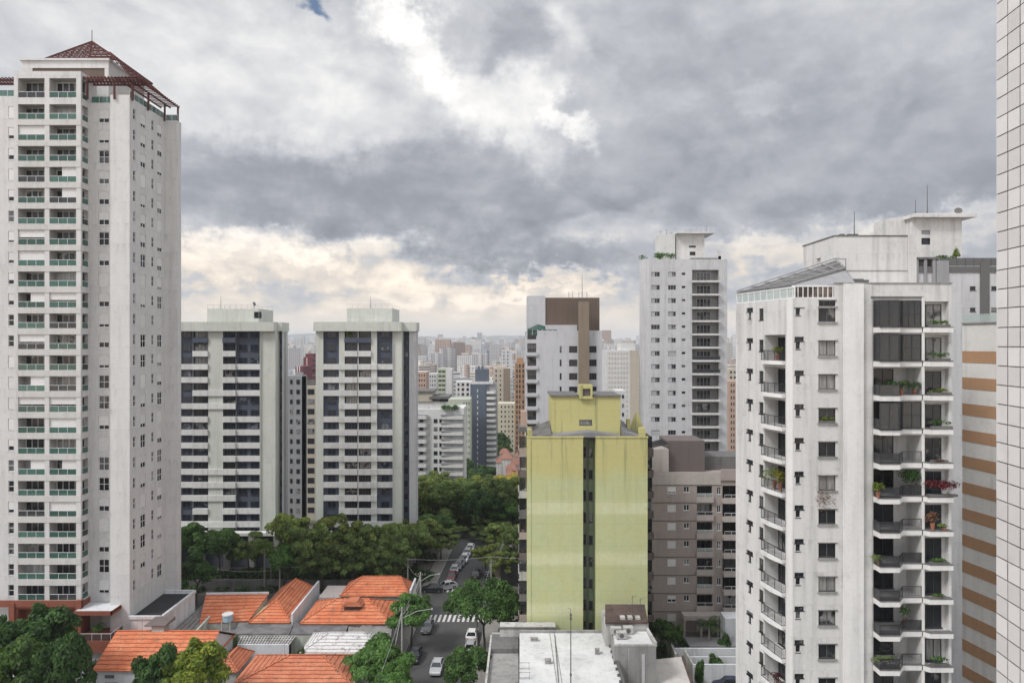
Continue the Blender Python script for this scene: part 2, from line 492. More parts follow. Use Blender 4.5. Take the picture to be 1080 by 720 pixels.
def ground_mats():
    m, T, b = newmat('asphalt')
    g = T.n('ShaderNodeNewGeometry'); P = g.outputs['Position']
    c = T.mix(T.noise(P, .25, 5, .6), (.050, .049, .050), (.090, .088, .086))
    c = T.mix(T.maprange(T.noise(T.vmath('MULTIPLY', P, (1.2, .05, 1)), 1, 4, .6), .5, .7, 0, .5), c, (.045, .044, .045))
    c = T.mix(T.maprange(T.noise(P, 40, 2, .5), .4, .7, 0, .3), c, (.13, .13, .125))
    T.put(b.inputs['Base Color'], c); b.inputs['Roughness'].default_value = .9
    m, T, b = newmat('paving')
    g = T.n('ShaderNodeNewGeometry'); P = g.outputs['Position']
    c = T.mix(T.noise(P, .4, 5, .6), (.16, .15, .14), (.30, .285, .26))
    c = T.mix(T.maprange(T.noise(P, 2.2, 4, .7), .5, .7, 0, .5), c, (.10, .095, .085))
    T.put(b.inputs['Base Color'], c); b.inputs['Roughness'].default_value = .92
    m, T, b = newmat('earth')
    g = T.n('ShaderNodeNewGeometry'); P = g.outputs['Position']
    near = T.mix(T.maprange(T.noise(P, .09, 5, .6), .42, .58, 0, 1), (.055, .058, .04), (.15, .14, .125))
    near = T.mix(T.maprange(T.noise(P, 1.5, 4, .6), .4, .7, 0, .6), near, (.035, .042, .022))
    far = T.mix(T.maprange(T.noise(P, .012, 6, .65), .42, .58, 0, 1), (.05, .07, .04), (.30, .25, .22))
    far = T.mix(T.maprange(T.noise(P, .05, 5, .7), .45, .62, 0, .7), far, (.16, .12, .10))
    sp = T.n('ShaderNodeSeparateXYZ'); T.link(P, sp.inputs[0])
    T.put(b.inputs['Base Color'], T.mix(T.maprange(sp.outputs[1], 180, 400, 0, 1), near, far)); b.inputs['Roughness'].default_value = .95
    m, T, b = newmat('road_paint')
    g = T.n('ShaderNodeNewGeometry'); P = g.outputs['Position']
    c = T.mix(T.maprange(T.noise(P, 3.0, 5, .7), .50, .68, 0, .8), (.62, .61, .59), (.22, .215, .21))
    T.put(b.inputs['Base Color'], c); b.inputs['Roughness'].default_value = .8
    m, T, b = newmat('hill_cover')
    g = T.n('ShaderNodeNewGeometry'); P = g.outputs['Position']
    c = T.mix(T.maprange(T.noise(P, .002, 6, .7), .45, .6, 0, 1), (.045, .065, .04), (.22, .20, .19))
    T.put(b.inputs['Base Color'], c); b.inputs['Roughness'].default_value = 1
    m, T, b = newmat('zinc')
    g = T.n('ShaderNodeNewGeometry'); P = g.outputs['Position']
    sp = T.n('ShaderNodeSeparateXYZ'); T.link(P, sp.inputs[0])
    s = T.math('SINE', T.math('MULTIPLY', sp.outputs[0], 28))
    c = T.mix(T.maprange(T.noise(P, .6, 5, .6), .35, .68, 0, 1), (.14, .14, .145), (.26, .26, .265))
    c = T.mix(T.maprange(s, -1, 1, 0, .35), c, (.07, .07, .072))
    T.put(b.inputs['Base Color'], c); b.inputs['Roughness'].default_value = .6; b.inputs['Metallic'].default_value = .2
    bp = T.n('ShaderNodeBump'); bp.inputs['Strength'].default_value = .5; bp.inputs['Distance'].default_value = .05
    T.put(bp.inputs['Height'], s); T.link(bp.outputs[0], b.inputs['Normal'])
ground_mats()
for _n, _a in (('smoked', .62), ('green_glass', .72), ('pale_glass', .55)):
    MATS[_n].node_tree.nodes['Principled BSDF'].inputs['Alpha'].default_value = _a

# ------------------------------------------------------------------ mesh helpers
WO = {}   # world origin of every object that may be a parent
class MB:
    def __init__(s): s.v = []; s.f = []; s.m = []
    def quad(s, a, b, c, d, mi=0):
        i = len(s.v); s.v += [a, b, c, d]; s.f.append((i, i + 1, i + 2, i + 3)); s.m.append(mi)
    def poly(s, pts, mi=0):
        i = len(s.v); s.v += list(pts); s.f.append(tuple(range(i, i + len(pts)))); s.m.append(mi)
    def box(s, x0, x1, y0, y1, z0, z1, mi=0):
        if x1 < x0: x0, x1 = x1, x0
        if y1 < y0: y0, y1 = y1, y0
        if z1 < z0: z0, z1 = z1, z0
        i = len(s.v)
        s.v += [(x0, y0, z0), (x1, y0, z0), (x1, y1, z0), (x0, y1, z0), (x0, y0, z1), (x1, y0, z1), (x1, y1, z1), (x0, y1, z1)]
        for q in ((0, 3, 2, 1), (4, 5, 6, 7), (0, 1, 5, 4), (1, 2, 6, 5), (2, 3, 7, 6), (3, 0, 4, 7)):
            s.f.append(tuple(i + k for k in q)); s.m.append(mi)
    def prism(s, poly, z0, z1, mi=0):
        """poly counter-clockwise seen from above; z1 may be a list"""
        n = len(poly); i = len(s.v)
        zt = z1 if isinstance(z1, (list, tuple)) else [z1] * n
        zb = z0 if isinstance(z0, (list, tuple)) else [z0] * n
        s.v += [(p[0], p[1], b) for p, b in zip(poly, zb)] + [(p[0], p[1], t) for p, t in zip(poly, zt)]
        s.f.append(tuple(i + k for k in reversed(range(n)))); s.m.append(mi)
        s.f.append(tuple(i + n + k for k in range(n))); s.m.append(mi)
        for k in range(n):
            j = (k + 1) % n
            s.f.append((i + k, i + j, i + n + j, i + n + k)); s.m.append(mi)
    def hexa(s, p, mi=0):
        """8 points: bottom 4 then top 4"""
        i = len(s.v); s.v += list(p)
        for q in ((0, 3, 2, 1), (4, 5, 6, 7), (0, 1, 5, 4), (1, 2, 6, 5), (2, 3, 7, 6), (3, 0, 4, 7)):
            s.f.append(tuple(i + k for k in q)); s.m.append(mi)
    def tube(s, a, b, r, r2=None, n=6, mi=0):
        r2 = r if r2 is None else r2
        a = np.array(a, float); b = np.array(b, float); d = b - a
        L = np.linalg.norm(d)
        if L < 1e-6: return
        d /= L
        u = np.cross(d, (0, 0, 1) if abs(d[2]) < .9 else (1, 0, 0)); u /= np.linalg.norm(u); w = np.cross(d, u)
        i = len(s.v)
        for c, rr in ((a, r), (b, r2)):
            for k in range(n):
                t = 2 * math.pi * k / n
                s.v.append(tuple(c + rr * (math.cos(t) * u + math.sin(t) * w)))
        for k in range(n):
            j = (k + 1) % n
            s.f.append((i + k, i + j, i + n + j, i + n + k)); s.m.append(mi)
        s.f.append(tuple(i + k for k in reversed(range(n)))); s.m.append(mi)
        s.f.append(tuple(i + n + k for k in range(n))); s.m.append(mi)
    def bar(s, a, b, w, h, mi=0):
        """box bar from a to b, w across, h high"""
        a = np.array(a, float); b = np.array(b, float); d = b - a; L = np.linalg.norm(d); d /= L
        u = np.cross(d, (0, 0, 1) if abs(d[2]) < .95 else (0, 1, 0)); u /= np.linalg.norm(u); t = np.cross(u, d)
        u = u * w / 2; t = t * h / 2
        s.hexa([tuple(a - u - t), tuple(b - u - t), tuple(b + u - t), tuple(a + u - t), tuple(a - u + t), tuple(b - u + t), tuple(b + u + t), tuple(a + u + t)], mi)
    def mesh(s, name, mats, origin=(0, 0, 0), smooth=False):
        me = bpy.data.meshes.new(name)
        ox, oy, oz = origin
        me.from_pydata([(v[0] - ox, v[1] - oy, v[2] - oz) for v in s.v], [], s.f)
        for mm in ([mats] if isinstance(mats, str) else mats): me.materials.append(MATS[mm])
        if len(me.polygons):
            me.polygons.foreach_set('material_index', s.m)
            if smooth: me.polygons.foreach_set('use_smooth', [True] * len(me.polygons))
        me.update()
        return me
    def build(s, name, mats, parent=None, smooth=False):
        o0 = WO[parent.name] if parent else (0, 0, 0)
        o = bpy.data.objects.new(name, s.mesh(name, mats, o0, smooth)); COL.objects.link(o)
        if parent: o.parent = parent
        WO[o.name] = tuple(o0)
        return o

def props(o, label=None, cat=None, group=None, kind=None):
    if label: o['label'] = label
    if cat: o['category'] = cat
    if group: o['group'] = group
    if kind: o['kind'] = kind
    return o
def root(name, label, cat, loc, group=None):
    o = bpy.data.objects.new(name, None); COL.objects.link(o); o.location = loc; o.empty_display_size = .5
    WO[o.name] = tuple(loc)
    return props(o, label, cat, group)
def solo(name, mb, mats, label, cat, group=None, smooth=False):
    """thing that is one mesh; its origin at the mesh's base centre"""
    a = np.array(mb.v); c = ((a[:, 0].min() + a[:, 0].max()) / 2, (a[:, 1].min() + a[:, 1].max()) / 2, a[:, 2].min())
    c = tuple(float(t) for t in c)
    o = bpy.data.objects.new(name, mb.mesh(name, mats, c, smooth)); COL.objects.link(o); o.location = c
    return props(o, label, cat, group)
def inst(name, mesh, parent, wloc, rz=0.0):
    o = bpy.data.objects.new(name, mesh); COL.objects.link(o)
    p = WO[parent.name]; o.parent = parent
    o.location = (wloc[0] - p[0], wloc[1] - p[1], wloc[2] - p[2]); o.rotation_euler = (0, 0, rz)
    return o
def child(name, mesh, parent):
    o = bpy.data.objects.new(name, mesh); COL.objects.link(o); o.parent = parent
    return o

def X(px, Y): return (px - 540) / 720 * Y
def Z(py, Y): return CAMZ - (py - 360) / 720 * Y
def P3(px, py, z):
    Y = (CAMZ - z) * 720 / (py - 360)
    return (X(px, Y), Y, z)
def uon(p0, p1, px):
    """distance along p0->p1 where the sight line of column px meets it"""
    k = (px - 540) / 720; dx, dy = p1[0] - p0[0], p1[1] - p0[1]
    t = (k * p0[1] - p0[0]) / (dx - k * dy)
    return t * math.hypot(dx, dy)
def along(p0, p1, u, inset=0.0):
    L = math.hypot(p1[0] - p0[0], p1[1] - p0[1]); dx, dy = (p1[0] - p0[0]) / L, (p1[1] - p0[1]) / L
    return (p0[0] + dx * u - dy * inset, p0[1] + dy * u + dx * inset)

def facade(m, p0, p1, z0, z1, ops=(), mi=0):
    """outer wall from p0 to p1 (left to right seen from outside) with real openings; ops = (u0,u1,z0,z1,depth,back_mi or None)"""
    L = math.hypot(p1[0] - p0[0], p1[1] - p0[1]); dx, dy = (p1[0] - p0[0]) / L, (p1[1] - p0[1]) / L
    ops = [o for o in ops if o[2] < z1 and o[3] > z0]
    us = sorted({0.0, L} | {min(max(o[0], 0), L) for o in ops} | {min(max(o[1], 0), L) for o in ops})
    zs = sorted({z0, z1} | {min(max(o[2], z0), z1) for o in ops} | {min(max(o[3], z0), z1) for o in ops})
    def pt(u, z, d=0.0): return (p0[0] + dx * u - dy * d, p0[1] + dy * u + dx * d, z)
    for i in range(len(us) - 1):
        if us[i + 1] - us[i] < 1e-5: continue
        uc = (us[i] + us[i + 1]) / 2
        col = [o for o in ops if o[0] < uc < o[1]]
        start = None
        for j in range(len(zs) - 1):
            zc = (zs[j] + zs[j + 1]) / 2
            solid = not any(o[2] < zc < o[3] for o in col)
            if solid and start is None: start = zs[j]
            if start is not None and (not solid or j == len(zs) - 2):
                end = zs[j + 1] if solid else zs[j]
                m.quad(pt(us[i], start), pt(us[i + 1], start), pt(us[i + 1], end), pt(us[i], end), mi)
                start = None
    for o in ops:
        u0, u1, a, b = o[:4]; d = o[4] if len(o) > 4 else .2; bk = o[5] if len(o) > 5 else None
        rm = bk if bk is not None else mi
        m.quad(pt(u0, a), pt(u0, a, d), pt(u1, a, d), pt(u1, a), rm)
        m.quad(pt(u0, b), pt(u1, b), pt(u1, b, d), pt(u0, b, d), rm)
        m.quad(pt(u0, a), pt(u0, b), pt(u0, b, d), pt(u0, a, d), rm)
        m.quad(pt(u1, a), pt(u1, a, d), pt(u1, b, d), pt(u1, b), rm)
        m.quad(pt(u0, a, d), pt(u0, b, d), pt(u1, b, d), pt(u1, a, d), rm)

PROTO = {}
def proto(w, h, cols=2, rows=1, frame='white_frame', pane='pane_dark', shut=0.0, shutmat='shutter_white', t=.07):
    key = (round(w, 2), round(h, 2), cols, rows, frame, pane, round(shut, 2), shutmat)
    if key in PROTO: return PROTO[key]
    f = MB()
    f.box(0, w, -.03, .05, 0, t); f.box(0, w, -.03, .05, h - t, h)
    f.box(0, t, -.03, .05, t, h - t); f.box(w - t, w, -.03, .05, t, h - t)
    for k in range(1, cols): f.box(w * k / cols - t / 2, w * k / cols + t / 2, -.028, .05, t, h - t)
    for k in range(1, rows): f.box(t, w - t, -.026, .05, h * k / rows - t / 2, h * k / rows + t / 2)
    f.box(-.05, w + .05, -.17, -.028, -.07, .0)
    p = MB(); p.box(t * .5, w - t * .5, .01, .03, t * .5, h - t * .5)
    parts = [f.mesh('window', frame), p.mesh('pane', pane)]
    if shut > .02:
        s = MB(); hs = h * shut
        n = max(2, int(hs / .16))
        for k in range(n):
            a = h - hs + hs * k / n
            s.box(t, w - t, -.07, -.035, a + .008, a + hs / n)
        s.box(t, w - t, -.045, -.031, h - hs, h - .01)
        parts.append(s.mesh('shutter', shutmat))
    PROTO[key] = parts
    return parts
def win(parent, pr, p0, p1, u, z, inset=.12, name='window', subs=True):
    x, y = along(p0, p1, u, inset)
    rz = math.atan2(p1[1] - p0[1], p1[0] - p0[0])
    o = inst(name, pr[0], parent, (x, y, z), rz)
    child('pane', pr[1], o)
    if len(pr) > 2: child('shutter', pr[2], o)
    return o

def rail_mesh(name, w, h=1.05, kind='bars', mat='black_metal', glassm='smoked'):
    """railing along local +x, returns (rail mesh, panel mesh or None)"""
    key = ('rail', round(w, 2), h, kind, mat, glassm)
    if key in PROTO: return PROTO[key]
    m = MB(); g = None
    m.box(0, w, -.025, .025, h - .05, h)
    n = max(1, int(round(w / 1.2)))
    for k in range(n + 1):
        x = w * k / n
        m.box(max(0, x - .02), min(w, x + .02), -.02, .02, 0, h - .05)
    if kind == 'bars':
        m.box(0, w, -.018, .018, .08, .11)
        nb = int(w / .13)
        for k in range(1, nb): m.box(w * k / nb - .008, w * k / nb + .008, -.008, .008, .11, h - .05)
    elif kind == 'glass':
        p = MB()
        for k in range(n): p.box(w * k / n + .03, w * (k + 1) / n - .03, -.008, .008, .06, h - .07)
        g = p.mesh('glass_panel', glassm)
    PROTO[key] = (m.mesh(name, mat), g)
    return PROTO[key]
def rail(parent, rm, x, y, z, rz=0.0, name='railing'):
    o = inst(name, rm[0], parent, (x, y, z), rz)
    if rm[1]: child('glass_panel', rm[1], o)
    return o
# ------------------------------------------------------------------ the setting: terrain, streets
GP = [(-200, 0), (165, 0), (250, -14), (350, -22), (500, -28), (1500, -30), (6000, -20), (14500, 0)]
def gz(Y):
    for (a, za), (b, zb) in zip(GP, GP[1:]):
        if Y <= b: return za + (zb - za) * max(0, (Y - a)) / (b - a)
    return GP[-1][1]

def terrain():
    xs = [-14500, -8000, -4000, -2000, -1000, -500, -250, -120, -60, 0, 60, 120, 250, 500, 1000, 2000, 4000, 8000, 14500]
    ys = [-200, 0, 60, 110, 165, 200, 250, 300, 350, 420, 500, 800, 1500, 2500, 4000, 6000, 8000, 10000, 12000, 14500]
    m = MB(); n = len(xs)
    m.v = [(x, y, gz(y)) for y in ys for x in xs]
    for j in range(len(ys) - 1):
        for i in range(n - 1):
            m.f.append((j * n + i, j * n + i + 1, (j + 1) * n + i + 1, (j + 1) * n + i)); m.m.append(0)
    props(m.build('ground', 'earth'), kind='structure')
    # hills on the horizon
    rs = random.Random(3)
    m = MB(); N = 150; rows = [(8600, 0.0), (9400, .55), (10200, 1.0), (11200, .8), (12400, .0)]
    def hh(x):
        return 95 + 40 * math.sin(x / 1500 + 1) + 28 * math.sin(x / 620 + 2) + 14 * math.sin(x / 210) + 7 * math.sin(x / 77 + 3)
    for (y, k) in rows:
        for i in range(N + 1):
            x = -13500 + 27000 * i / N
            m.v.append((x, y, gz(y) - 8 + k * (hh(x + y * .3) + 30)))
    for j in range(len(rows) - 1):
        for i in range(N):
            a = j * (N + 1) + i
            m.f.append((a, a + 1, a + N + 2, a + N + 1)); m.m.append(0)
    props(m.build('hills', 'hill_cover', smooth=True), kind='structure')
terrain()

def road_x(Y, off=0.0): return -10.7 + .05 * (Y - 108) + off
def streets():
    def strip(name, mat, ys, xl, xr, z):
        m = MB()
        for a, b in zip(ys, ys[1:]):
            m.quad((xl(a), a, gz(a) + z), (xr(a), a, gz(a) + z), (xr(b), b, gz(b) + z), (xl(b), b, gz(b) + z))
        return props(m.build(name, mat), kind='structure')
    W = 5.6
    strip('pavement', 'paving', [60, 119.5], lambda y: road_x(y, -W - 2.6), lambda y: road_x(y, W + 2.8), .004)
    strip('pavement', 'paving', [130.5, 165, 185], lambda y: road_x(y, -W - 2.6), lambda y: road_x(y, W + 2.8), .004)
    strip('road', 'asphalt', [60, 165, 200], lambda y: road_x(y, -W), lambda y: road_x(y, W), .02)
    m = MB(); m.quad((-130, 121, .016), (120, 121, .016), (120, 129.5, .016), (-130, 129.5, .016))
    props(m.build('cross_street', 'asphalt'), kind='structure')
    for sx, ya, yb in ((-1, 60, 119.5), (1, 60, 119.5), (-1, 131, 165), (1, 131, 165)):
        m = MB(); o = W if sx > 0 else -W - .15
        m.prism([(road_x(ya, o), ya), (road_x(ya, o + .15), ya), (road_x(yb, o + .15), yb), (road_x(yb, o), yb)], -.1, .15)
        props(m.build('kerb', 'kerb'), kind='structure')
        # raised pavement beside the kerb
        m = MB(); a = o + .15 if sx > 0 else o - 2.4
        m.prism([(road_x(ya, a), ya), (road_x(ya, a + 2.4), ya), (road_x(yb, a + 2.4), yb), (road_x(yb, a), yb)], -.1, .13)
        props(m.build('pavement', 'paving'), kind='structure')
    # zebra crossings
    def zebra(pts, name, label):
        m = MB()
        for q in pts: m.quad(*q)
        o = m.build(name, 'road_paint'); props(o, kind='structure')
    n = 13; q = []
    for k in range(n):
        x = -5.1 + k * .84
        q.append(((road_x(117, x), 117.0, .028), (road_x(117, x + .42), 117.0, .028), (road_x(120, x + .42), 120.0, .028), (road_x(120, x), 120.0, .028)))
    zebra(q, 'zebra_crossing', '')
    q = []
    for k in range(9):
        y = 121.6 + k * .86
        q.append(((-19.8, y, .028), (-16.9, y, .028), (-16.9, y + .42, .028), (-19.8, y + .42, .028)))
    zebra(q, 'zebra_crossing', '')
    q = []
    for k in range(11):
        x = -5.0 + k * .95
        q.append(((road_x(131, x), 130.8, .028), (road_x(131, x + .45), 130.8, .028), (road_x(133, x + .45), 133.2, .028), (road_x(133, x), 133.2, .028)))
    zebra(q, 'zebra_crossing', '')
streets()

# ------------------------------------------------------------------ tall tower on the left
def left_tower():
    t = root('apartment_tower', 'tallest pale tower at the left edge, green glass balconies, dark red rooftop pergola', 'tower', (-65, 105, 0))
    rs = random.Random(11)
    PTS = [(-80, 98.6), (X(14.6, 98), 98.6), (X(14.6, 98), 98), (-61.9, 98), (-61.9, 100.2), (-58.2, 100.2), (-58.2, 98.9), (-55.4, 98.9), (-55.4, 109), (-53.4, 109), (-53.4, 110.2), (-58.6, 110.2), (-58.6, 118), (-80, 118)]
    fl = [79.9 - 3.0 * k for k in range(24)]
    m = MB()
    wins = []
    def seg(i, z1, ops, mi=0, z0=0.0): facade(m, PTS[i], PTS[i + 1], z0, z1, ops, mi)
    # far left wall with one window column
    a = uon(PTS[0], PTS[1], 8.5); b = a + .95
    ops = [(a, b, z + .35, z + 2.0, .18) for z in fl]
    seg(0, 83.4, ops)
    for z in fl: wins.append((PTS[0], PTS[1], a, z + .35, .95, 1.65, 1, 2, 'window'))
    seg(1, 86.6, ())
    # bay front: two balcony columns
    c1 = (uon(PTS[2], PTS[3], 19), uon(PTS[2], PTS[3], 47)); c2 = (uon(PTS[2], PTS[3], 52), uon(PTS[2], PTS[3], 80.3))
    ops = []
    for z in fl:
        for c in (c1, c2): ops.append((c[0], c[1], z, z + 2.12, 1.5, 1))
    for c in (c1, c2): ops.append((c[0], c[1], 83.0, 85.75, 1.5, 1))
    ops.append((c1[0], c1[1], 6.2, 9.6, 1.5, 2)); ops.append((c2[0], c2[1], 6.2, 9.6, 1.5, 2)); ops.append((c1[0], c1[1], .3, 4.8, 1.5, 2)); ops.append((c2[0], c2[1], .3, 4.8, 1.5, 2))
    seg(2, 86.6, [o for o in ops if o[2] > 10.7], 0, 10.7)
    seg(2, 10.7, [o for o in ops if o[2] < 10.7], 2)
    # bay side: small balcony openings
    sops = [(.35, 1.75, z, z + 2.12, .5, 1) for z in fl] + [(.35, 1.75, 83.0, 85.7, .5, 1)]
    seg(3, 86.6, sops, 0, 10.7); seg(3, 10.7, (), 2)
    # recessed wall with shuttered windows
    a = uon(PTS[4], PTS[5], 104); b = uon(PTS[4], PTS[5], 115)
    ops = [(a, b, z + .2, z + 2.15, .18) for z in fl] + [(a - 1.0, a - .1, 1.5, 6.5, .2)]
    seg(4, 83.0, ops)
    for z in fl: wins.append((PTS[4], PTS[5], a, z + .2, b - a, 1.95, 2, 2, 'shuttered_window'))
    seg(5, 83.7, ()); seg(6, 83.7, ())
    # right flank
    ops = []
    for px, w, nm in ((141.5, .7, 'narrow_window'), (150.5, 1.45, 'bedroom_window'), (160.8, .7, 'narrow_window'), (168, 1.45, 'bedroom_window')):
        a = uon(PTS[7], PTS[8], px) - w * .4
        for z in fl:
            h = 1.55 if w < 1 else 1.95; zz = z + (.6 if w < 1 else .2)
            ops.append((a, a + w, zz, zz + h, .2))
            wins.append((PTS[7], PTS[8], a, zz, w, h, 1 if w < 1 else 2, 2, nm))
    seg(7, 83.4, ops)
    for i in (8, 9, 10, 11, 12): seg(i, 83.2, ())
    facade(m, PTS[13], PTS[0], 0, 83.2)
    m.poly([(p[0], p[1], 82.6) for p in PTS], 0)
    m.box(PTS[2][0] + .01, -61.91, 99.6, 101.8, 82.65, 86.6)
    m.box(PTS[2][0], -61.9, 98.0, 101.9, 86.6, 86.75)
    m.build('wall', ['cream_render', 'interior_wall', 'brick_red'], t)
    # horizontal strips between the floors of the bay
    ledge = MB()
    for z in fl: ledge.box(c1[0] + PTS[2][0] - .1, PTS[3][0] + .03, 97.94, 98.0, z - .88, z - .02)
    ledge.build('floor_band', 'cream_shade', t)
    # windows
    for (p0, p1, u, z, w, h, nc, nr, nm) in wins:
        r = rs.random(); sh = 0 if r < .38 else (.97 if r < .58 else rs.choice([.62, .70, .78]))
        if nm == 'narrow_window': sh = 0
        pane = 'pane_deep' if rs.random() < .8 else 'pane_mixed'
        win(t, proto(round(w, 2), round(h, 2), nc, nr, 'white_frame', pane, sh), p0, p1, u, z, .12, nm)
    # balconies
    def balcony(p0, p1, u0, u1, z, depth, h):
        w = u1 - u0
        g = 'smoked' if rs.random() < .12 else 'green_glass'
        x, y = along(p0, p1, u0, .06); rz = math.atan2(p1[1] - p0[1], p1[0] - p0[0])
        rm = rail_mesh('balcony', round(w, 2), .85, 'glass', 'white_frame', g)
        o = inst('balcony', rm[0], t, (x, y, z), rz); child('glass_panel', rm[1], o)
        # glazed door at the back of the loggia
        r = rs.random()
        d = proto(round(w - .3, 2), round(h - .12, 2), 4 if w > 2 else 1, 1, 'aluminium' if r < .7 else 'white_frame', 'pane_room' if r < .6 else 'pane_mixed')
        dd = child('sliding_door', d[0], o); dd.location = (.15, depth - .14, .02)
        pn = bpy.data.objects.new('pane', d[1]); COL.objects.link(pn); pn.parent = o; pn.location = (.15, depth - .14, .02)
        if rs.random() < .30 and w > 2:     # roller blind drawn behind the railing
            key = ('blind', round(w, 1), round(h, 1), rs.choice([0, 1, 2]))
            if key not in PROTO:
                b = MB(); f = (1.0, .55, .78)[key[3]]; x0 = 0 if key[3] != 1 else w * .45
                b.box(x0, w * (1.0 if key[3] != 2 else 1.0), .10, .14, h * (0.05 if key[3] != 2 else .5), h - .01)
                PROTO[key] = b.mesh('blind', 'shutter_white')
            child('blind', PROTO[key], o)
    for z in fl + [83.0]:
        h = 2.12 if z < 82 else 2.7
        balcony(PTS[2], PTS[3], c1[0], c1[1], z, 1.5, h); balcony(PTS[2], PTS[3], c2[0], c2[1], z, 1.5, h)
        balcony(PTS[3], PTS[4], .35, 1.75, z, .5, h)
    # roof terrace rails
    rm = rail_mesh('railing', 9.8, 1.0, 'glass', 'white_frame', 'green_glass'); rail(t, rm, -55.5, 99.1, 83.4, R(90))
    rm = rail_mesh('railing', 3.4, 1.0, 'glass', 'white_frame', 'green_glass'); rail(t, rm, -61.8, 100.35, 83.0)
    rm = rail_mesh('railing', 1.9, 1.0, 'glass', 'white_frame', 'green_glass'); rail(t, rm, -55.3, 109.1, 83.2)
    rm = rail_mesh('railing', 6.0, 1.0, 'glass', 'white_frame', 'green_glass'); rail(t, rm, -77.8, 98.8, 83.4)
    # set-back penthouse
    m = MB(); x0, x1 = X(23, 103), X(114.5, 103)
    facade(m, (x0, 103), (x1, 103), 82.6, 90.3, [(1.6, x1 - x0 - .6, 87.2, 89.2, .12, 1)])
    facade(m, (x1, 103), (x1, 113), 82.6, 90.3); facade(m, (x1, 113), (x0, 113), 82.6, 90.3); facade(m, (x0, 113), (x0, 103), 82.6, 90.3)
    m.box(x0 - .25, x1 + .25, 102.75, 113.25, 90.3, 90.6)
    m.build('penthouse', ['cream_render', 'tan_dark'], t)
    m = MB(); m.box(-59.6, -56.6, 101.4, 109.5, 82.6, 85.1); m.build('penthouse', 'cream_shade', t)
    # pergola round the top terrace
    m = MB()
    zt = 85.7
    for y in (98.3, 99.5, 100.7): m.box(-61.8, -53.6, y, y + .18, zt, zt + .28)
    for k in range(17): m.box(-61.7 + k * .5, -61.58 + k * .5, 98.2, 101.0, zt + .28, zt + .42)
    for y in (98.9, 100.4): m.box(-79.8, -71.7, y, y + .18, zt, zt + .28)
    for k in range(16): m.box(-79.7 + k * .5, -79.58 + k * .5, 98.5, 101.0, zt + .28, zt + .42)
    for x in (-56.9, -55.4, -54.0): m.box(x, x + .14, 98.3, 110.6, zt, zt + .2)
    for k in range(20): m.box(-57.2, -53.7, 98.3 + k * .63, 98.40 + k * .63, zt + .2, zt + .32)
    for (x, y) in ((-61.5, 98.6), (-57.6, 98.6), (-55.3, 99.2), (-55.3, 103.5), (-55.3, 108.4), (-53.7, 109.4), (-75, 99), (-79, 99)):
        m.box(x, x + .22, y, y + .22, 83.0, zt)
    m.build('pergola', 'pergola_red', t)
    # lattice hip roof rising to a point
    m = MB()
    ap = np.array((X(97, 108), 108.0, Z(44, 108)))
    zb = 90.6
    base = [np.array(p, float) for p in ((X(47, 103), 103, zb), (X(124, 103), 103, zb), (X(124, 103), 113, zb), (X(47, 103), 113, zb))]
    for k in range(4):
        A, B = base[k], base[(k + 1) % 4]
        m.bar(A, ap, .22, .22)
        m.bar(A, B, .2, .2)
        for j in range(1, 14):
            f = j / 14
            m.bar(A + (ap - A) * f, B + (ap - B) * f, .11, .10)
        for j in range(1, 12):
            s = j / 12; Q = A + (B - A) * s
            tt = min(s, 1 - s) * 2
            m.bar(Q, Q + (ap - (A + B) / 2) * min(tt, .985), .08, .10)
    m.tube(tuple(ap), (ap[0], ap[1], ap[2] + 1.8), .05)
    m.build('lattice_roof', 'pergola_red', t)
    # sloping lattice over the right-hand terrace
    m = MB()
    hi0, hi1 = np.array((X(122, 103), 101.5, 91.0)), np.array((X(122, 103) + .6, 110.5, 90.2))
    lo0, lo1 = np.array((-53.9, 101.0, 85.9)), np.array((-54.2, 109.6, 86.0))
    lo0 = np.array((-56.0, 99.5, 87.0))
    for j in range(11):
        f = j / 10; m.bar(hi0 + (hi1 - hi0) * f, lo0 + (lo1 - lo0) * f, .10, .10)
    for j in range(7):
        f = j / 6; m.bar(hi0 + (lo0 - hi0) * f, hi1 + (lo1 - hi1) * f, .09, .09)
    m.build('sloping_lattice', 'pergola_red', t)
    # podium
    m = MB()
    m.box(-72, -71.2, 97.6, 98.4, 0, 10.6); m.box(X(47, 98), X(52, 98), 97.7, 98.0, 0, 10.6); m.box(-62.4, -61.6, 97.5, 98.2, 0, 11.0)
    m.box(-80, -61.6, 97.75, 97.99, 10.0, 10.9)
    m.build('brick_column', 'brick_red', t)
    m = MB(); m.prism([(-61.6, 95.6), (-56.2, 95.6), (-56.2, 98.85), (-58.3, 98.85), (-58.3, 100.1), (-61.6, 100.1)], 4.4, 6.1)
    m.build('terrace', 'brick_red', t)
    rm = rail_mesh('railing', 5.3, 1.0, 'glass', 'white_frame', 'smoked'); rail(t, rm, -61.55, 95.7, 6.1)
    rm = rail_mesh('railing', 3.1, 1.0, 'glass', 'white_frame', 'smoked'); rail(t, rm, -56.3, 95.7, 6.1, R(90))
    m = MB(); m.box(-62.0, -56.6, 96.6, 100.1, 9.6, 9.8, 1); m.box(-62.0, -56.6, 96.5, 96.65, 9.3, 9.9)
    for k in range(5): m.box(-61.6 + k * 1.2, -61.45 + k * 1.2, 96.65, 100.1, 9.35, 9.6)
    m.box(-56.75, -56.6, 96.5, 98.9, 9.3, 9.9)
    m.build('canopy', ['brick_red', 'white_wall'], t)
    m = MB(); m.box(-60.9, -56.4, 96.2, 98.8, 0, 4.4); m.build('ground_floor', 'cream_render', t)
    m = MB(); m.box(-57.2, -56.3, 95.9, 96.3, 0, 4.4); m.build('brick_column', 'brick_red', t)
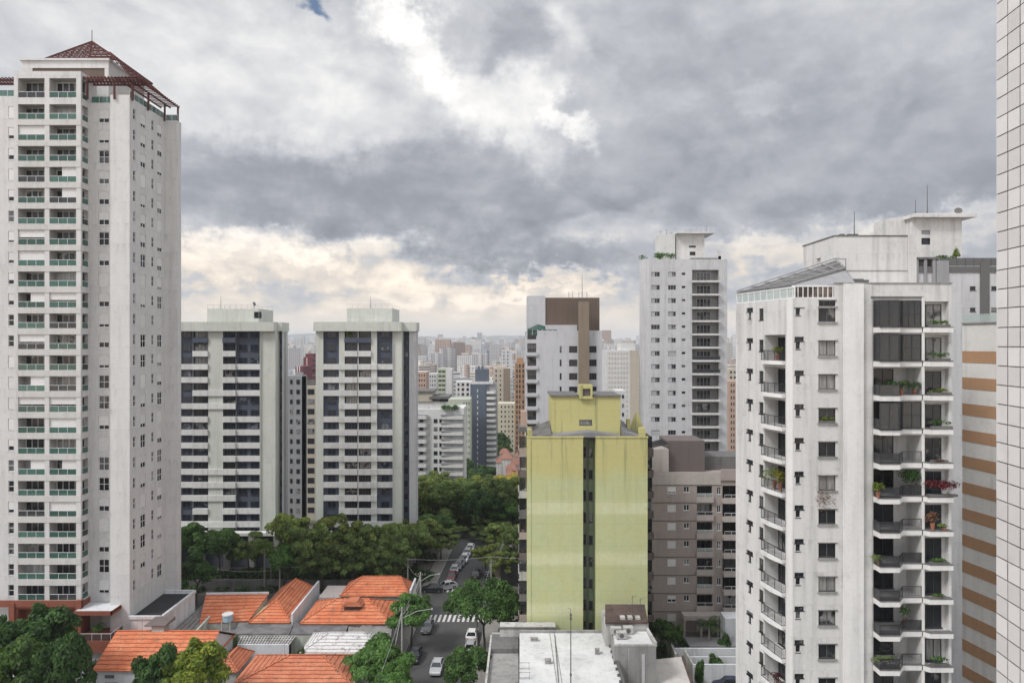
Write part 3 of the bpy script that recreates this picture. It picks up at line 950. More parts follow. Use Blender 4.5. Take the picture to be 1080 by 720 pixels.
    m = MB(); m.box(-60.1, -59.2, 96.12, 96.19, .8, 4.0); m.build('glass_door', 'smoked', t)
    return t
left_tower()

# annexe with the flat dark roof at the tower's foot
def annexe():
    t = root('annexe', 'low grey annexe with a flat dark felt roof beside the tall left tower', 'building', (-50, 104, 0))
    z = 8.0
    a = P3(141, 655, z); b = P3(172, 655, z); c = P3(208, 626, z); d = P3(178, 626, z)
    a = (-55.3, a[1] - 1.0); b = (b[0], a[1]); c = (-52.5 + 2.5, c[1]); d = (-53.35, c[1])
    b = (-50.6, 98.6); a = (-55.3, 98.6); c = (-50.5, 108.8); d = (-55.3, 108.8)
    m = MB(); m.prism([a, b, c, d], 0, z); m.build('wall', 'white_wall', t)
    m = MB(); m.prism([(a[0] + .1, a[1] + .5), (b[0] - .5, b[1] + .5), (c[0] - .5, c[1] - .5), (d[0], d[1] - .5)], z - .1, z + .03); m.build('roof', 'roof_felt', t)
    m = MB()
    for p, q in ((a, b), (b, c), (c, d)):
        m.bar((p[0], p[1], z + .2), (q[0], q[1], z + .2), .35, .45)
    m.build('parapet', 'white_wall', t)
annexe()

# ------------------------------------------------------------------ twin banded towers
def banded_tower(name, label, pxs, Y, spec, floors, zt, cols, roofblk, seed):
    """spec(row, section) -> 'w' white spandrel / 'b' blue"""
    rs = random.Random(seed)
    t = root(name, label, 'tower', (X(pxs[0], Y), Y, 0), 'pair of banded apartment towers')
    FH = 13.83 / 720 * Y
    ztop = Z(349, Y)
    x0, x1, xg0, xg1, x2 = [X(p, Y) for p in pxs]     # face, face end, groove, far end
    m = MB()
    facade(m, (x0, Y), (x1, Y), 0, ztop, [(X(c[0], Y) - x0, X(c[1], Y) - x0, Z(352 + 13.83 * (floors - .15), Y), ztop - .02, .55, 1) for c in cols if c[2] != 'pier'])
    facade(m, (x1, Y), (x1, Y + .3), 0, ztop)
    facade(m, (x1, Y + .3), (xg0, Y + .3), 0, ztop); facade(m, (xg0, Y + .3), (xg0, Y + 3.2), 0, ztop)
    x2 = X(pxs[4], Y + 6); xbk = X(pxs[4] - 3, Y + 19)
    facade(m, (x0, Y + .56), (x0, Y), 0, ztop)
    m.box(x0, min(x1, xbk), Y + .56, Y + 19, 0, ztop - .01); m.box(x0 + .1, x1, Y + .58, Y + 5, 0, ztop - .03)
    m.box(x1 - .01, x2, Y + 3.6, Y + 6, 0, ztop - .02, 2)
    m.box(xg1, x2, Y + 2.2, Y + 3.6, 0, ztop - .02, 2)
    m.box(x1, xg0 - .01, Y + .6, Y + 3.6, 0, ztop - .02, 0)
    m.build('wall', ['pale_green_render', 'blue_render', 'grey_light'], t)
    # crown band
    m = MB(); zc0, zc1 = Z(349.2, Y), Z(339.5, Y)
    xc = X(290 if seed == 5 else 423.8, Y); m.box(x0 - (1.6 if seed == 5 else .25), xc, Y - .9, Y + 5.5, zc0, zc1); m.box(xc - .1, x2 + .25, Y + 1.5, Y + 6.2, zc0 + .02, zc1 - .03); m.box(x0 - .2, xbk + .3, Y + 5, Y + 20, zc0 + .01, zc1 - .02)
    m.build('crown', 'pale_green_render', t)
    # dark groove windows
    m = MB(); m.box(xg0, xg1, Y + 3.2, Y + 3.6, 3, ztop - .05); m.build('stair_glazing', 'blue_render', t)
    for r in range(floors):
        zr = Z(352 + 13.83 * (r + .85), Y)
        m = PROTO.get(('stairwin', name[:3]))
        if not m:
            q = MB(); q.box(0, xg1 - xg0 - .3, -.04, .04, 0, 1.2); m = PROTO[('stairwin', name[:3])] = q.mesh('stair_window', 'pane_blue')
        inst('stair_window', m, t, (xg0 + .15, Y + 3.17, zr))
    for r in range(floors):
        ybot = 352 + 13.83 * r + 4.1           # window sill px
        z0 = Z(ybot, Y); zwin = 7.9 / 720 * Y
        for ci, c in enumerate(cols):
            a, b = X(c[0], Y), X(c[1], Y)
            k = spec(r, ci)
            if k == 'w' or c[2] == 'bal':
                q = MB(); pr = .55 if c[2] == 'bal' else .18
                if c[2] == 'pier':
                    if k == 'w': q.box(a - .02, b + .02, Y - .3, Y - .003, z0 - 5.9 / 720 * Y, z0)
                else: q.box(a, b, Y - pr + .2, Y + .5, z0 - (5.9 if k == 'w' else 5.2) / 720 * Y, z0)
                if q.v: q.build('spandrel', 'pale_band' if k == 'w' else 'blue_render', t)
            if c[2] == 'win':
                n = max(1, int(round((b - a) / 2.6)))
                for j in range(n):
                    ww = 1.75; u = (b - a) * (j + .5) / n - ww / 2
                    win(t, proto(ww, 1.3, 2, 1, 'dark_frame', 'pane_blue'), (a, Y), (b, Y), u, z0 + .06, .50)
            elif c[2] == 'bal':
                w = round(b - a - .3, 2)
                win(t, proto(w, 1.45, 4, 1, 'dark_frame', rs.choice(['pane_dark', 'pane_blue', 'pane_mixed'])), (a, Y), (b, Y), .15, z0 + .02, .52, 'balcony_window')
    # base: pillars and dark lobby
    # roof block, rails
    (ra, rb, ry, yellow) = roofblk
    m = MB(); facade(m, (X(ra, Y + 3), Y + 3), (X(rb, Y + 3), Y + 3), zc1 - .1, Z(ry, Y + 3), [(12.2 - 2, 13.8 - 2, zc1 + .9, zc1 + 2.3, .2, 1)] if not yellow else [])
    m.box(X(ra, Y + 3), X(rb, Y + 3), Y + 3.4, Y + 12, zc1 - .1, Z(ry, Y + 3)); m.box(X(ra, Y + 3), X(ra, Y + 3) + .02, Y + 3, Y + 3.4, zc1, Z(ry, Y + 3)); m.box(X(rb, Y + 3) - .02, X(rb, Y + 3), Y + 3, Y + 3.4, zc1, Z(ry, Y + 3))
    m.build('roof_block', ['pale_green_render', 'pane_dark'], t)
    L = round(X(rb, Y + 3) - X(ra, Y + 3), 2)
    rm = rail_mesh('railing', L, .9, 'open', 'beige_far' if yellow else 'aluminium')
    zt_ = Z(ry, Y + 3)
    inst('railing', rm[0], t, (X(ra, Y + 3), Y + 3.1, zt_)); inst('railing', rm[0], t, (X(ra, Y + 3), Y + 11.8, zt_))
    q = MB(); ax = X(233 if not yellow else 391, Y + 5); q.tube((ax, Y + 5, zt_), (ax, Y + 5, zt_ + 2.8), .07, .03); q.build('antenna', 'mast_metal', t)
    if not yellow:
        q = MB(); ax = X(268, Y + 5); q.tube((ax, Y + 5, zt_), (ax, Y + 5, zt_ + 1.0), .05)
        for i in range(8): pass
        q.tube((ax - .1, Y + 4.9, zt_ + 1.1), (ax + .2, Y + 5.1, zt_ + 1.2), .45, .42, 12); q.build('satellite_dish', 'mast_metal', t)
    return t
def _rail_open(): pass
colsA = [(150, 162, 'win'), (162, 178, 'win'), (188.2, 203.5, 'win'), (203.7, 219.6, 'bal'), (219.8, 235, 'pier'), (235.2, 248.8, 'bal'), (249, 274, 'win')]
def specA(r, c):
    if c < 2: return 'w' if r % 3 else 'b'
    L, B1, P, B2, W = 2, 3, 4, 5, 6
    if r == 0: return 'b'
    if r == 1: return 'w' if c in (B1, B2) else 'b'
    if r == 2 or r == 3: return 'w' if c != P else 'n'
    if r == 4: return 'b' if c == L else 'w'
    if r == 5: return 'b' if c == W else 'w'
    if r in (6, 7, 8): return 'w' if c != P else 'n'
    if r in (9,): return 'w' if c != P else 'n'
    if r in (10, 11): return 'w'
    if r == 12: return 'b' if c == W else 'w'
    if r == 13: return 'b' if c == L else ('n' if c == P else 'w')
    return 'w'
banded_tower('banded_tower', 'left twin of the two pale banded towers, partly hidden by the tallest tower', (140, 274.5, 290, 295, 303.5), 146, specA, 16, 0, colsA, (218.7, 273, 325.5, False), 5)
colsB = [(341, 357.5, 'win'), (357.7, 363.3, 'pier'), (363.5, 377.2, 'bal'), (378.2, 391.4, 'bal'), (391.6, 397.5, 'pier'), (397.7, 414, 'win')]
def specB(r, c):
    L, P1, B1, B2, P2, W = range(6)
    if r in (0,): return 'b'
    if r == 1: return 'w' if c in (B1, B2) else ('n' if c in (P1, P2) else 'b')
    if r == 5 or r == 13: return 'b' if c in (L,) else 'w'
    if r == 6 or r == 12: return 'b' if c == W else 'w'
    return 'w'
banded_tower('banded_tower', 'right twin of the two pale banded towers, seen whole above the trees', (333, 414.5, 423.5, 430, 441), 146, specB, 16, 0, colsB, (366, 414, 325, True), 6)
def podium(pxa, pxb, label):
    Y = 144.5
    t = root('lobby_podium', label, 'podium', (X(pxa, Y), Y, 0))
    m = MB(); m.box(X(pxa, Y), X(pxb, Y), Y + .9, Y + 1.3, 0, 7.0); m.build('lobby_wall', 'blue_render', t)
    m = MB(); m.box(X(pxa, Y) - .3, X(pxb, Y) + .3, Y - .5, Y + 1.35, 7.0, 7.6); m.build('slab', 'pale_band', t)
    n = int((X(pxb, Y) - X(pxa, Y)) / 5.2)
    for k in range(n + 1):
        x = X(pxa, Y) + (X(pxb, Y) - X(pxa, Y)) * k / n
        m = MB(); m.box(x - .6, x + .6, Y - .4, Y + .6, 0, 7.0); m.build('pillar', 'concrete', t)
podium(160, 292, 'dark pillared lobby level under the left banded tower')
podium(333, 432, 'dark pillared lobby level under the right banded tower')

# ------------------------------------------------------------------ generic mid-distance block with real windows
def block(name, label, px0, px1, Y, ytop, depth, mats, wincols, fh, first, nfl, zbase=None, roofs=(), balc=(), group=None, cat='tower', pitched=None, bands=None):
    """wincols: (px_a, px_b, h, frame, pane, name)"""
    zb = gz(Y) if zbase is None else zbase
    t = root(name, label, cat, (X((px0 + px1) / 2, Y), Y + depth / 2, zb), group)
    x0, x1 = X(px0, Y), X(px1, Y); zt = Z(ytop, Y)
    S = 720 / Y
    m = MB(); ops = []; ws = []
    for (a, b, h, fr, pn, nm) in wincols:
        for k in range(nfl):
            z = Z(first + fh * k, Y)
            if z < zb + .5: break
            ops.append((X(a, Y) - x0, X(b, Y) - x0, z, z + h, .25)); ws.append((X(a, Y) - x0, z, X(b, Y) - X(a, Y), h, fr, pn, nm))
    for (a, b, h) in balc:
        for k in range(nfl):
            z = Z(first + fh * k, Y)
            if z < zb + .5: break
            ops.append((X(a, Y) - x0, X(b, Y) - x0, z, z + h, 1.3, 1))
    facade(m, (x0, Y), (x1, Y), zb - 2, zt, ops)
    facade(m, (x1, Y), (x1, Y + depth), zb - 2, zt); facade(m, (x1, Y + depth), (x0, Y + depth), zb - 2, zt); facade(m, (x0, Y + depth), (x0, Y), zb - 2, zt)
    m.quad((x0, Y, zt - .3), (x1, Y, zt - .3), (x1, Y + depth, zt - .3), (x0, Y + depth, zt - .3), 1)
    m.build('wall', mats, t)
    for (u, z, w, h, fr, pn, nm) in ws:
        q = proto(round(w, 2), round(h, 2), 2 if w > 1.1 else 1, 1, fr, pn if pn != 'mix' else random.choice(['pane_deep', 'pane_mixed']), 0)
        win(t, q, (x0, Y), (x1, Y), u, z, .15, nm)
    return t
# ------------------------------------------------------------------ lilac-grey tower with brown shaft (centre)
def shaft_tower():
    Y = 152; t = root('apartment_tower', 'lilac grey tower with a tall brown shaft and brown penthouse behind the yellow building', 'tower', (X(595, Y), Y + 8, 0))
    rs = random.Random(4)
    x0, xw, x1 = X(555, Y), X(567, Y), X(635, Y)
    m = MB(); ops = []; ws = []; fh = 14.25
    for k in range(12):
        z = Z(371 + fh * k, Y)
        for a, b, nm in ((590.3, 592.3, 'narrow_window'), (600.2, 609, 'window'), (621.5, 629.2, 'window')):
            ops.append((X(a, Y) - xw, X(b, Y) - xw, z - .1, z + 1.3, .2)); ws.append((X(a, Y) - xw, z - .1, X(b, Y) - X(a, Y), 1.4, nm))
    facade(m, (xw, Y), (x1, Y), 0, Z(348.5, Y), ops)
    facade(m, (x1, Y), (x1, Y + 14), 0, Z(348.5, Y)); facade(m, (x1, Y + 14), (x0, Y + 14), 0, Z(348.5, Y)); facade(m, (x0, Y + 14), (x0, Y), 0, Z(354, Y))
    # left balcony bay
    bops = [(.25, xw - x0 - .3, Z(371.5 + fh * k, Y), Z(371.5 + fh * k, Y) + 2.0, 1.2, 1) for k in range(12)] + [(.25, xw - x0 - .3, Z(372 - fh, Y), Z(372 - fh, Y) + 2.0, 1.2, 1)]
    facade(m, (x0, Y), (xw, Y), 0, Z(354, Y), bops)
    m.quad((x0, Y, Z(354, Y)), (x1, Y, Z(354, Y)), (x1, Y + 14, Z(354, Y)), (x0, Y + 14, Z(354, Y)))
    m.build('wall', ['mauve_grey', 'grey_render'], t)
    for (u, z, w, h, nm) in ws: win(t, proto(round(w, 2), h, 3 if w > 1 else 1, 1, 'dark_frame', 'pane_dark'), (xw, Y), (x1, Y), u, z, .15, nm)
    w = round(xw - x0 - .55, 2)
    for k in range(-1, 12):
        z = Z(371.5 + fh * k, Y)
        win(t, proto(w, 1.95, 3, 1, 'dark_frame', 'pane_mixed' if k % 3 else 'pane_room'), (x0, Y), (xw, Y), .27, z, 1.1, 'balcony_door')
        r = rail_mesh('railing', w, .9, 'glass', 'dark_frame', 'smoked'); rail(t, r, x0 + .27, Y + .05, z)
        if k >= 0:
            b = MB(); b.box(x0 - .35, xw + .05, Y - .35, Y - .003, z - .75, z - .05); b.build('balcony_band', 'mauve_grey', t)
    m = MB(); xa, xb = X(610, Y), X(620.5, Y); m.box(xa, xb, Y - 1.5, Y + .3, 0, Z(318.5, Y)); m.build('shaft', 'tan', t)
    m = MB(); m.box(X(575, Y + 3), X(632, Y + 3), Y + 2.5, Y + 12, Z(349, Y), Z(314, Y + 3)); m.build('penthouse', 'tan_dark', t)
    m = MB(); m.box(X(556, Y + 3), X(575, Y + 3), Y + 2.3, Y + 11, Z(354, Y), Z(312, Y + 3)); m.box(X(575, Y + 3), X(608, Y + 3), Y + 1.2, Y + 2.4, Z(352, Y), Z(342.5, Y)); m.build('penthouse', 'mauve_grey', t)
    m = MB(); ya = Y + .2
    m.hexa([(x0 + .2, ya, Z(354, Y)), (X(588, Y), ya, Z(354, Y)), (X(588, Y), ya + 2, Z(354, Y)), (x0 + .2, ya + 2, Z(354, Y)),
            (x0 + .2, ya, Z(347, Y)), (X(588, Y), ya, Z(347.5, Y)), (X(588, Y), ya + 2, Z(347.5, Y)), (X(568, Y), ya + 2, Z(341.5, Y))])
    m.build('conservatory', 'green_glass', t)
    m = MB()
    for k in range(7):
        xx = x0 + .2 + (X(588, Y) - x0 - .2) * k / 6; m.box(xx, xx + .08, ya - .06, ya - .01, Z(354, Y), Z(347.3, Y))
    m.build('conservatory_frame', 'white_frame', t)
    m = MB(); m.tube((X(614, Y), Y, Z(318.5, Y)), (X(614, Y), Y, Z(289, Y)), .09, .03); m.tube((X(610.5, Y), Y, Z(318.5, Y)), (X(610.5, Y), Y, Z(308, Y)), .05); m.build('antenna', 'mast_metal', t)
    for px in (600, 604, 619):
        m = MB(); m.tube((X(px, Y + 4), Y + 4, Z(314, Y + 3)), (X(px, Y + 4), Y + 4, Z(314, Y + 3) + 1.4), .05); m.build('antenna', 'mast_metal', t)
shaft_tower()

# ------------------------------------------------------------------ white tower right of centre
def white_tower():
    Y = 155; t = root('apartment_tower', 'white tower with one column of balconies and a flat winged rooftop, behind the taupe building', 'tower', (X(720, Y), Y + 8, 0))
    fh = 13.9; x0, x1 = X(684, Y), X(767, Y); xl = X(674.5, Y + 4)
    m = MB(); ops = []; ws = []
    for k in range(18):
        z = Z(291.8 + fh * k, Y)
        for a, b, h, nm in ((686.8, 696, 1.1, 'window'), (704.6, 713, 1.1, 'window'), (719, 723, .6, 'narrow_window')):
            zz = z + (.35 if h < 1 else 0)
            ops.append((X(a, Y) - x0, X(b, Y) - x0, zz, zz + h, .3)); ws.append((X(a, Y) - x0, zz, X(b, Y) - X(a, Y), h, nm, k))
        ops.append((X(730, Y) - x0, X(758, Y) - x0, z - .9, z + 1.55, 1.3, 1))
    ops = [o for o in ops if o[2] > 1]
    facade(m, (x0, Y), (x1, Y), 0, Z(273.5, Y), ops)
    facade(m, (xl, Y + 4), (x0, Y), 0, Z(273, Y)); facade(m, (x1, Y), (x1, Y + 14), 0, Z(273.5, Y)); facade(m, (x1, Y + 14), (X(675, Y + 14), Y + 14), 0, Z(273, Y)); facade(m, (X(675, Y + 14), Y + 14), (xl, Y + 4), 0, Z(273, Y))
    zr = Z(274.5, Y); m.poly([(xl, Y + 4, zr), (x0, Y, zr), (x1, Y, zr), (x1, Y + 14, zr), (X(675, Y + 14), Y + 14, zr)])
    m.build('wall', ['grey_light', 'concrete'], t)
    rs = random.Random(8)
    for (u, z, w, h, nm, k) in ws:
        if z < 1: continue
        q = proto(round(w, 2), h, 3 if w > 1 else 1, 1, 'aluminium', 'pane_dark'); o = win(t, q, (x0, Y), (x1, Y), u, z, .22, nm)
        if nm == 'window' and rs.random() < .75:
            s = MB(); part = rs.choice([.5, .6, 1.0, .45]); s.box(0.04, w * part, -.1, -.04, .05, h - .04)
            c = child('shutter', s.mesh('shutter', 'shutter_grey'), o)
    a, b = X(730, Y), X(758, Y)
    for k in range(18):
        z = Z(291.8 + fh * k, Y) - .9
        if z < 1: continue
        win(t, proto(3.2, 2.0, 4, 1, 'aluminium', 'pane_deep' if rs.random() < .7 else 'pane_room'), (a, Y), (b, Y), 1.3, z, 1.2, 'balcony_door')
        s = MB(); s.prism([(a - .1, Y - 1.1), (b + .1, Y - 1.1), (b + .1, Y - .003), (a - .1, Y - .003)], z - .42, z - .02); o = s.build('balcony', 'white_render', t)
        r = rail_mesh('railing', round(b - a + .1, 2), .95, 'bars' if rs.random() < .7 else 'glass', 'mast_metal', 'smoked'); rail(t, r, a - .05, Y - 1.05, z)
    # rooftop
    m = MB(); m.box(X(695, Y + 4), X(711.5, Y + 4), Y + 3.5, Y + 8, Z(275, Y), Z(247, Y + 4)); m.build('water_tank', 'pale_band', t)
    m = MB(); xa, xb = X(713, Y + 4), X(743, Y + 4)
    facade(m, (xa, Y + 4), (xb, Y + 4), Z(275, Y), Z(247, Y + 4), [(3.2, 4.5, Z(267, Y), Z(263, Y), .2, 1), (3.0, 4.6, Z(258.5, Y), Z(256.5, Y), .2, 1)])
    facade(m, (xb, Y + 4), (xb, Y + 9), Z(275, Y), Z(247, Y + 4)); facade(m, (xa, Y + 9), (xa, Y + 4), Z(275, Y), Z(247, Y + 4)); facade(m, (xb, Y + 9), (xa, Y + 9), Z(275, Y), Z(247, Y + 4))
    m.build('machine_room', ['white_render', 'pane_dark'], t)
    m = MB(); m.box(X(712, Y + 4), X(752, Y + 4), Y + 2.5, Y + 10, Z(247, Y + 4), Z(245.6, Y + 4)); m.build('roof_slab', 'white_render', t)
    r = rail_mesh('railing', round(X(751, Y + 4) - X(713, Y + 4), 2), 1.1, 'open', 'white_frame'); rail(t, r, X(713, Y + 4), Y + 2.6, Z(245.6, Y + 4)); rail(t, r, X(713, Y + 4), Y + 9.8, Z(245.6, Y + 4))
    m = MB(); m.box(X(757.5, Y + 1), X(760.5, Y + 1), Y + 1, Y + 1.7, Z(275, Y), Z(262, Y)); m.box(X(756, Y + 1), X(763, Y + 1), Y + 1, Y + 3, Z(275, Y), Z(269.5, Y)); m.build('chimney', 'white_render', t)
    m = MB(); m.box(X(729, Y + 1), X(757, Y + 1), Y + .5, Y + 4, Z(273, Y), Z(271.5, Y)); m.box(X(731, Y + 1), X(755, Y + 1), Y + 1, Y + 3.5, Z(275, Y), Z(273, Y), 1); m.build('terrace_roof', ['concrete', 'smoked'], t)
    for px, py in ((697, 243), (703, 241.5), (708, 244.5), (745, 238)):
        m = MB(); zz = Z(247, Y + 4); m.tube((X(px, Y + 5), Y + 5, zz), (X(px, Y + 5), Y + 5, Z(py, Y + 5)), .05, .03)
        m.tube((X(px, Y + 5) - .5, Y + 5, Z(py, Y + 5) - .3), (X(px, Y + 5) + .5, Y + 5, Z(py, Y + 5) - .2), .025); m.build('antenna', 'mast_metal', t)
white_tower()

# ------------------------------------------------------------------ taupe building
def taupe_building():
    Y = 113; t = root('apartment_building', 'taupe brown apartment building with white shutters, right of the yellow block', 'building', (X(735, Y), Y + 8, 0))
    fh = 19.1; x0, x1 = X(676, Y), X(796, Y); rs = random.Random(9)
    m = MB(); ops = []; ws = []
    for k in range(8):
        zb = Z(519.5 + fh * k, Y)
        for a, b, z, h, nm in ((704, 713, zb - .1, 1.15, 'shuttered_window'), (721, 727, zb + .1, .95, 'narrow_window'), (756, 760.5, zb - .25, 1.2, 'narrow_window')):
            ops.append((X(a, Y) - x0, X(b, Y) - x0, z, z + h, .2)); ws.append((X(a, Y) - x0, z, X(b, Y) - X(a, Y), h, nm))
        ops.append((X(735, Y) - x0, X(751, Y) - x0, zb - 1.0, zb + 1.15, 1.2, 1)); ops.append((X(762, Y) - x0, X(790, Y) - x0, zb - 1.0, zb + 1.2, 1.2, 1))
    ops = [o for o in ops if o[2] > .4]
    facade(m, (x0, Y), (x1, Y), 0, Z(497.5, Y), ops)
    facade(m, (x1, Y), (x1, Y + 16), 0, Z(497.5, Y)); facade(m, (x1, Y + 16), (x0, Y + 16), 0, Z(497.5, Y)); facade(m, (x0, Y + 16), (x0, Y), 0, Z(497.5, Y))
    zr = Z(499, Y); m.quad((x0, Y, zr), (x1, Y, zr), (x1, Y + 16, zr), (x0, Y + 16, zr))
    m.build('wall', ['taupe', 'taupe_dark'], t)
    m = MB(); m.box(X(688, Y), X(760, Y), Y - .12, Y - .003, Z(516.5, Y) + .9, Z(498, Y)); m.build('parapet_band', 'taupe_light', t)
    for (u, z, w, h, nm) in ws:
        if z < .5: continue
        sh = rs.choice([1.0, 1.0, .6, .8]) if nm == 'shuttered_window' else 0
        win(t, proto(round(w, 2), round(h, 2), 2, 1, 'white_frame', rs.choice(['pane_mixed', 'pane_dark']), sh), (x0, Y), (x1, Y), u, z, .12, nm)
    for k in range(8):
        zb = Z(519.5 + fh * k, Y) - 1.0
        if zb < .5: continue
        for (pa, pb, out) in ((735, 751, .45), (762, 790, 1.3)):
            a, b = X(pa, Y), X(pb, Y)
            win(t, proto(round(b - a - .1, 2), 2.1, 3, 1, 'dark_frame', rs.choice(['pane_deep', 'pane_dark', 'pane_room'])), (a, Y), (b, Y), .05, zb + .02, 1.1, 'balcony_door')
            s = MB(); s.box(a - .15, b + .15, Y - out, Y - .003, zb - .5, zb + .05); s.box(a - .15, b + .15, Y - out, Y - out + .1, zb + .05, zb + .45)
            s.build('balcony', 'taupe_light', t)
            r = rail_mesh('railing', round(b - a + .1, 2), .55, 'glass', 'white_frame', rs.choice(['smoked', 'pale_glass'])); rail(t, r, a - .05, Y - out + .05, zb + .45)
    for k in range(8):
        z = Z(516.5 + fh * k, Y) + .85
        if z < 1: continue
        m = MB(); m.box(x0, X(734, Y), Y - .05, Y - .003, z, z + .12); m.build('floor_band', 'taupe_dark', t)
    m = MB(); m.box(X(683, Y), X(706, Y), Y + .5, Y + 6, zr, Z(474, Y)); m.build('roof_block', 'taupe_light', t)
    m = MB(); m.box(X(706.2, Y), X(746, Y), Y + 1.5, Y + 8, zr, Z(466, Y)); m.build('roof_block', 'taupe_dark', t)
    m = MB(); m.box(X(746.2, Y), X(800, Y), Y + 3, Y + 9, zr, Z(484.5, Y)); m.build('roof_block', 'concrete_dark', t)
    m = MB(); m.box(X(760, Y), X(800, Y), Y - .3, Y - .003, Z(506, Y), Z(494.5, Y)); m.build('roof_block', 'taupe', t)
    m = MB()
    for k in range(9):
        y = Y + .6 + k * .62; m.bar((X(684, Y), y, Z(474, Y) + .08), (X(706, Y), y, Z(474, Y) + .9), .08, .1)
    m.bar((X(706, Y), Y + .5, Z(473, Y)), (X(690, Y), Y + .5, Z(466.5, Y)), .12, .12)
    m.build('roof_lattice', 'dark_frame', t)
taupe_building()

# ------------------------------------------------------------------ yellow building
def yellow_building():
    Y = 97; t = root('apartment_building', 'yellow green block with blank stained walls and a narrow window slot in the centre', 'building', (X(615, Y), Y + 8, 0))
    xa, xb, xc, xd = X(556, Y), X(615, Y), X(628.7, Y), X(683, Y); zt = Z(461.5, Y)
    D = 13
    m = MB()
    facade(m, (xa, Y), (xb, Y), 0, zt); facade(m, (xb, Y), (xb, Y + 1.7), 0, zt)
    facade(m, (xc, Y + 1.7), (xc, Y), 0, zt); facade(m, (xc, Y), (xd, Y), 0, zt); facade(m, (xd, Y), (xd, Y + D), 0, zt)
    facade(m, (xd, Y + D), (xa, Y + D), 0, zt); facade(m, (xa, Y + D), (xa, Y), 0, zt)
    z2 = Z(463, Y)
    m.poly([(xa, Y, z2), (xb, Y, z2), (xb, Y + 1.7, z2), (xc, Y + 1.7, z2), (xc, Y, z2), (xd, Y, z2), (xd, Y + D, z2), (xa, Y + D, z2)], 1)
    m.build('wall', ['yellow_paint', 'roof_grey'], t)
    # recessed stair bay
    m = MB(); ops = []; w = xc - xb; fh = 3.15
    zs = [Z(484, Y) - fh * k for k in range(10)]
    for z in zs:
        if z < 1: continue
        ops.append((.12, .62, z, z + 1.5, .25)); ops.append((w - .95, w - .28, z, z + 1.3, .25))
    facade(m, (xb, Y + 1.7), (xc, Y + 1.7), 0, zt - .4, ops)
    m.build('stair_bay', 'slot_paint', t)
    for z in zs:
        if z < 1: continue
        win(t, proto(.5, 1.5, 1, 2, 'dark_frame', 'pane_dark'), (xb, Y + 1.7), (xc, Y + 1.7), .12, z, .15, 'narrow_window')
        win(t, proto(.67, 1.3, 1, 1, 'dark_frame', 'pane_dark'), (xb, Y + 1.7), (xc, Y + 1.7), w - .95, z, .15, 'window')
    m = MB()
    for x in (xb + .78, xb + .98): m.tube((x, Y + 1.6, 1), (x, Y + 1.6, zt - 1), .05)
    m.build('drain_pipe', 'concrete_dark', t)
    # slim pilasters at the edges
    m = MB(); m.box(xa - .03, xa + .55, Y - .07, Y - .003, 0, zt); m.build('pilaster', 'yellow_paint', t)
    m = MB(); m.box(xa - .1, xb + .06, Y - .1, Y + .3, zt, zt + .18); m.build('coping', 'yellow_paint', t)
    m = MB(); m.box(xc - .06, xd + .1, Y - .1, Y + .3, zt, zt + .18); m.build('coping', 'yellow_paint', t)
    m = MB(); m.hexa([(xb - 4.6, Y + .3, zt - .02), (xb + .9, Y + .3, zt - .02), (xb + .9, Y + 3.2, zt + .1), (xb - 4.6, Y + 3.2, zt + .1), (xb - 4.6, Y + .3, zt + .22), (xb + .9, Y + .3, zt + .75), (xb + .9, Y + 3.2, zt + .75), (xb - 4.6, Y + 3.2, zt + .22)])
    m.hexa([(xb + .9, Y + .3, zt - .02), (xc + 3.6, Y + .3, zt - .02), (xc + 3.6, Y + 3.2, zt + .1), (xb + .9, Y + 3.2, zt + .1), (xb + .9, Y + .3, zt + .75), (xc + 3.6, Y + .3, zt + .2), (xc + 3.6, Y + 3.2, zt + .2), (xb + .9, Y + 3.2, zt + .75)])
    m.build('low_roof', 'roof_grey', t)
    # penthouse
    Yp = 100; pa, pb = X(581.5, Yp), X(654.3, Yp); zp = Z(418, Yp)
    m = MB(); u0 = X(611, Yp) - pa; u1 = X(624.5, Yp) - pa
    facade(m, (pa, Yp), (pb, Yp), z2 - .1, zp, [(u0, u1, Z(448, Yp), Z(442.5, Yp), .25)])
    facade(m, (pb, Yp), (pb, Yp + 8), z2 - .1, zp); facade(m, (pb, Yp + 8), (pa, Yp + 8), z2 - .1, zp); facade(m, (pa, Yp + 8), (pa, Yp), z2 - .1, zp)
    m.quad((pa, Yp, zp - .1), (pb, Yp, zp - .1), (pb, Yp + 8, zp - .1), (pa, Yp + 8, zp - .1), 1)
    m.build('penthouse', ['yellow_paint', 'roof_grey'], t)
    win(t, proto(round(u1 - u0, 2), .76, 2, 1, 'mast_metal', 'pane_dark'), (pa, Yp), (pb, Yp), u0, Z(448, Yp), .15)
    m = MB(); m.box(pa - .15, X(610, Yp), Yp - .25, Yp + 8, zp, zp + .22); m.box(X(626, Yp), pb + .1, Yp - .25, Yp + 8, zp, zp + .20); m.build('roof_edge', 'concrete_dark', t)
    m = MB(); ca, cb = X(611, Yp), X(624.5, Yp)
    facade(m, (ca, Yp - .5), (cb, Yp - .5), zp - .3, Z(405.5, Yp), [(.45, cb - ca - .3, zp + .1, Z(409.5, Yp), .3, 1)])
    facade(m, (cb, Yp - .5), (cb, Yp + 1.5), zp - .3, Z(405.5, Yp)); facade(m, (ca, Yp + 1.5), (ca, Yp - .5), zp - .3, Z(405.5, Yp)); facade(m, (cb, Yp + 1.5), (ca, Yp + 1.5), zp - .3, Z(405.5, Yp))
    m.quad((ca, Yp - .5, Z(406, Yp)), (cb, Yp - .5, Z(406, Yp)), (cb, Yp + 1.5, Z(406, Yp)), (ca, Yp + 1.5, Z(406, Yp)))
    m.build('chimney', ['yellow_paint', 'taupe_dark'], t)
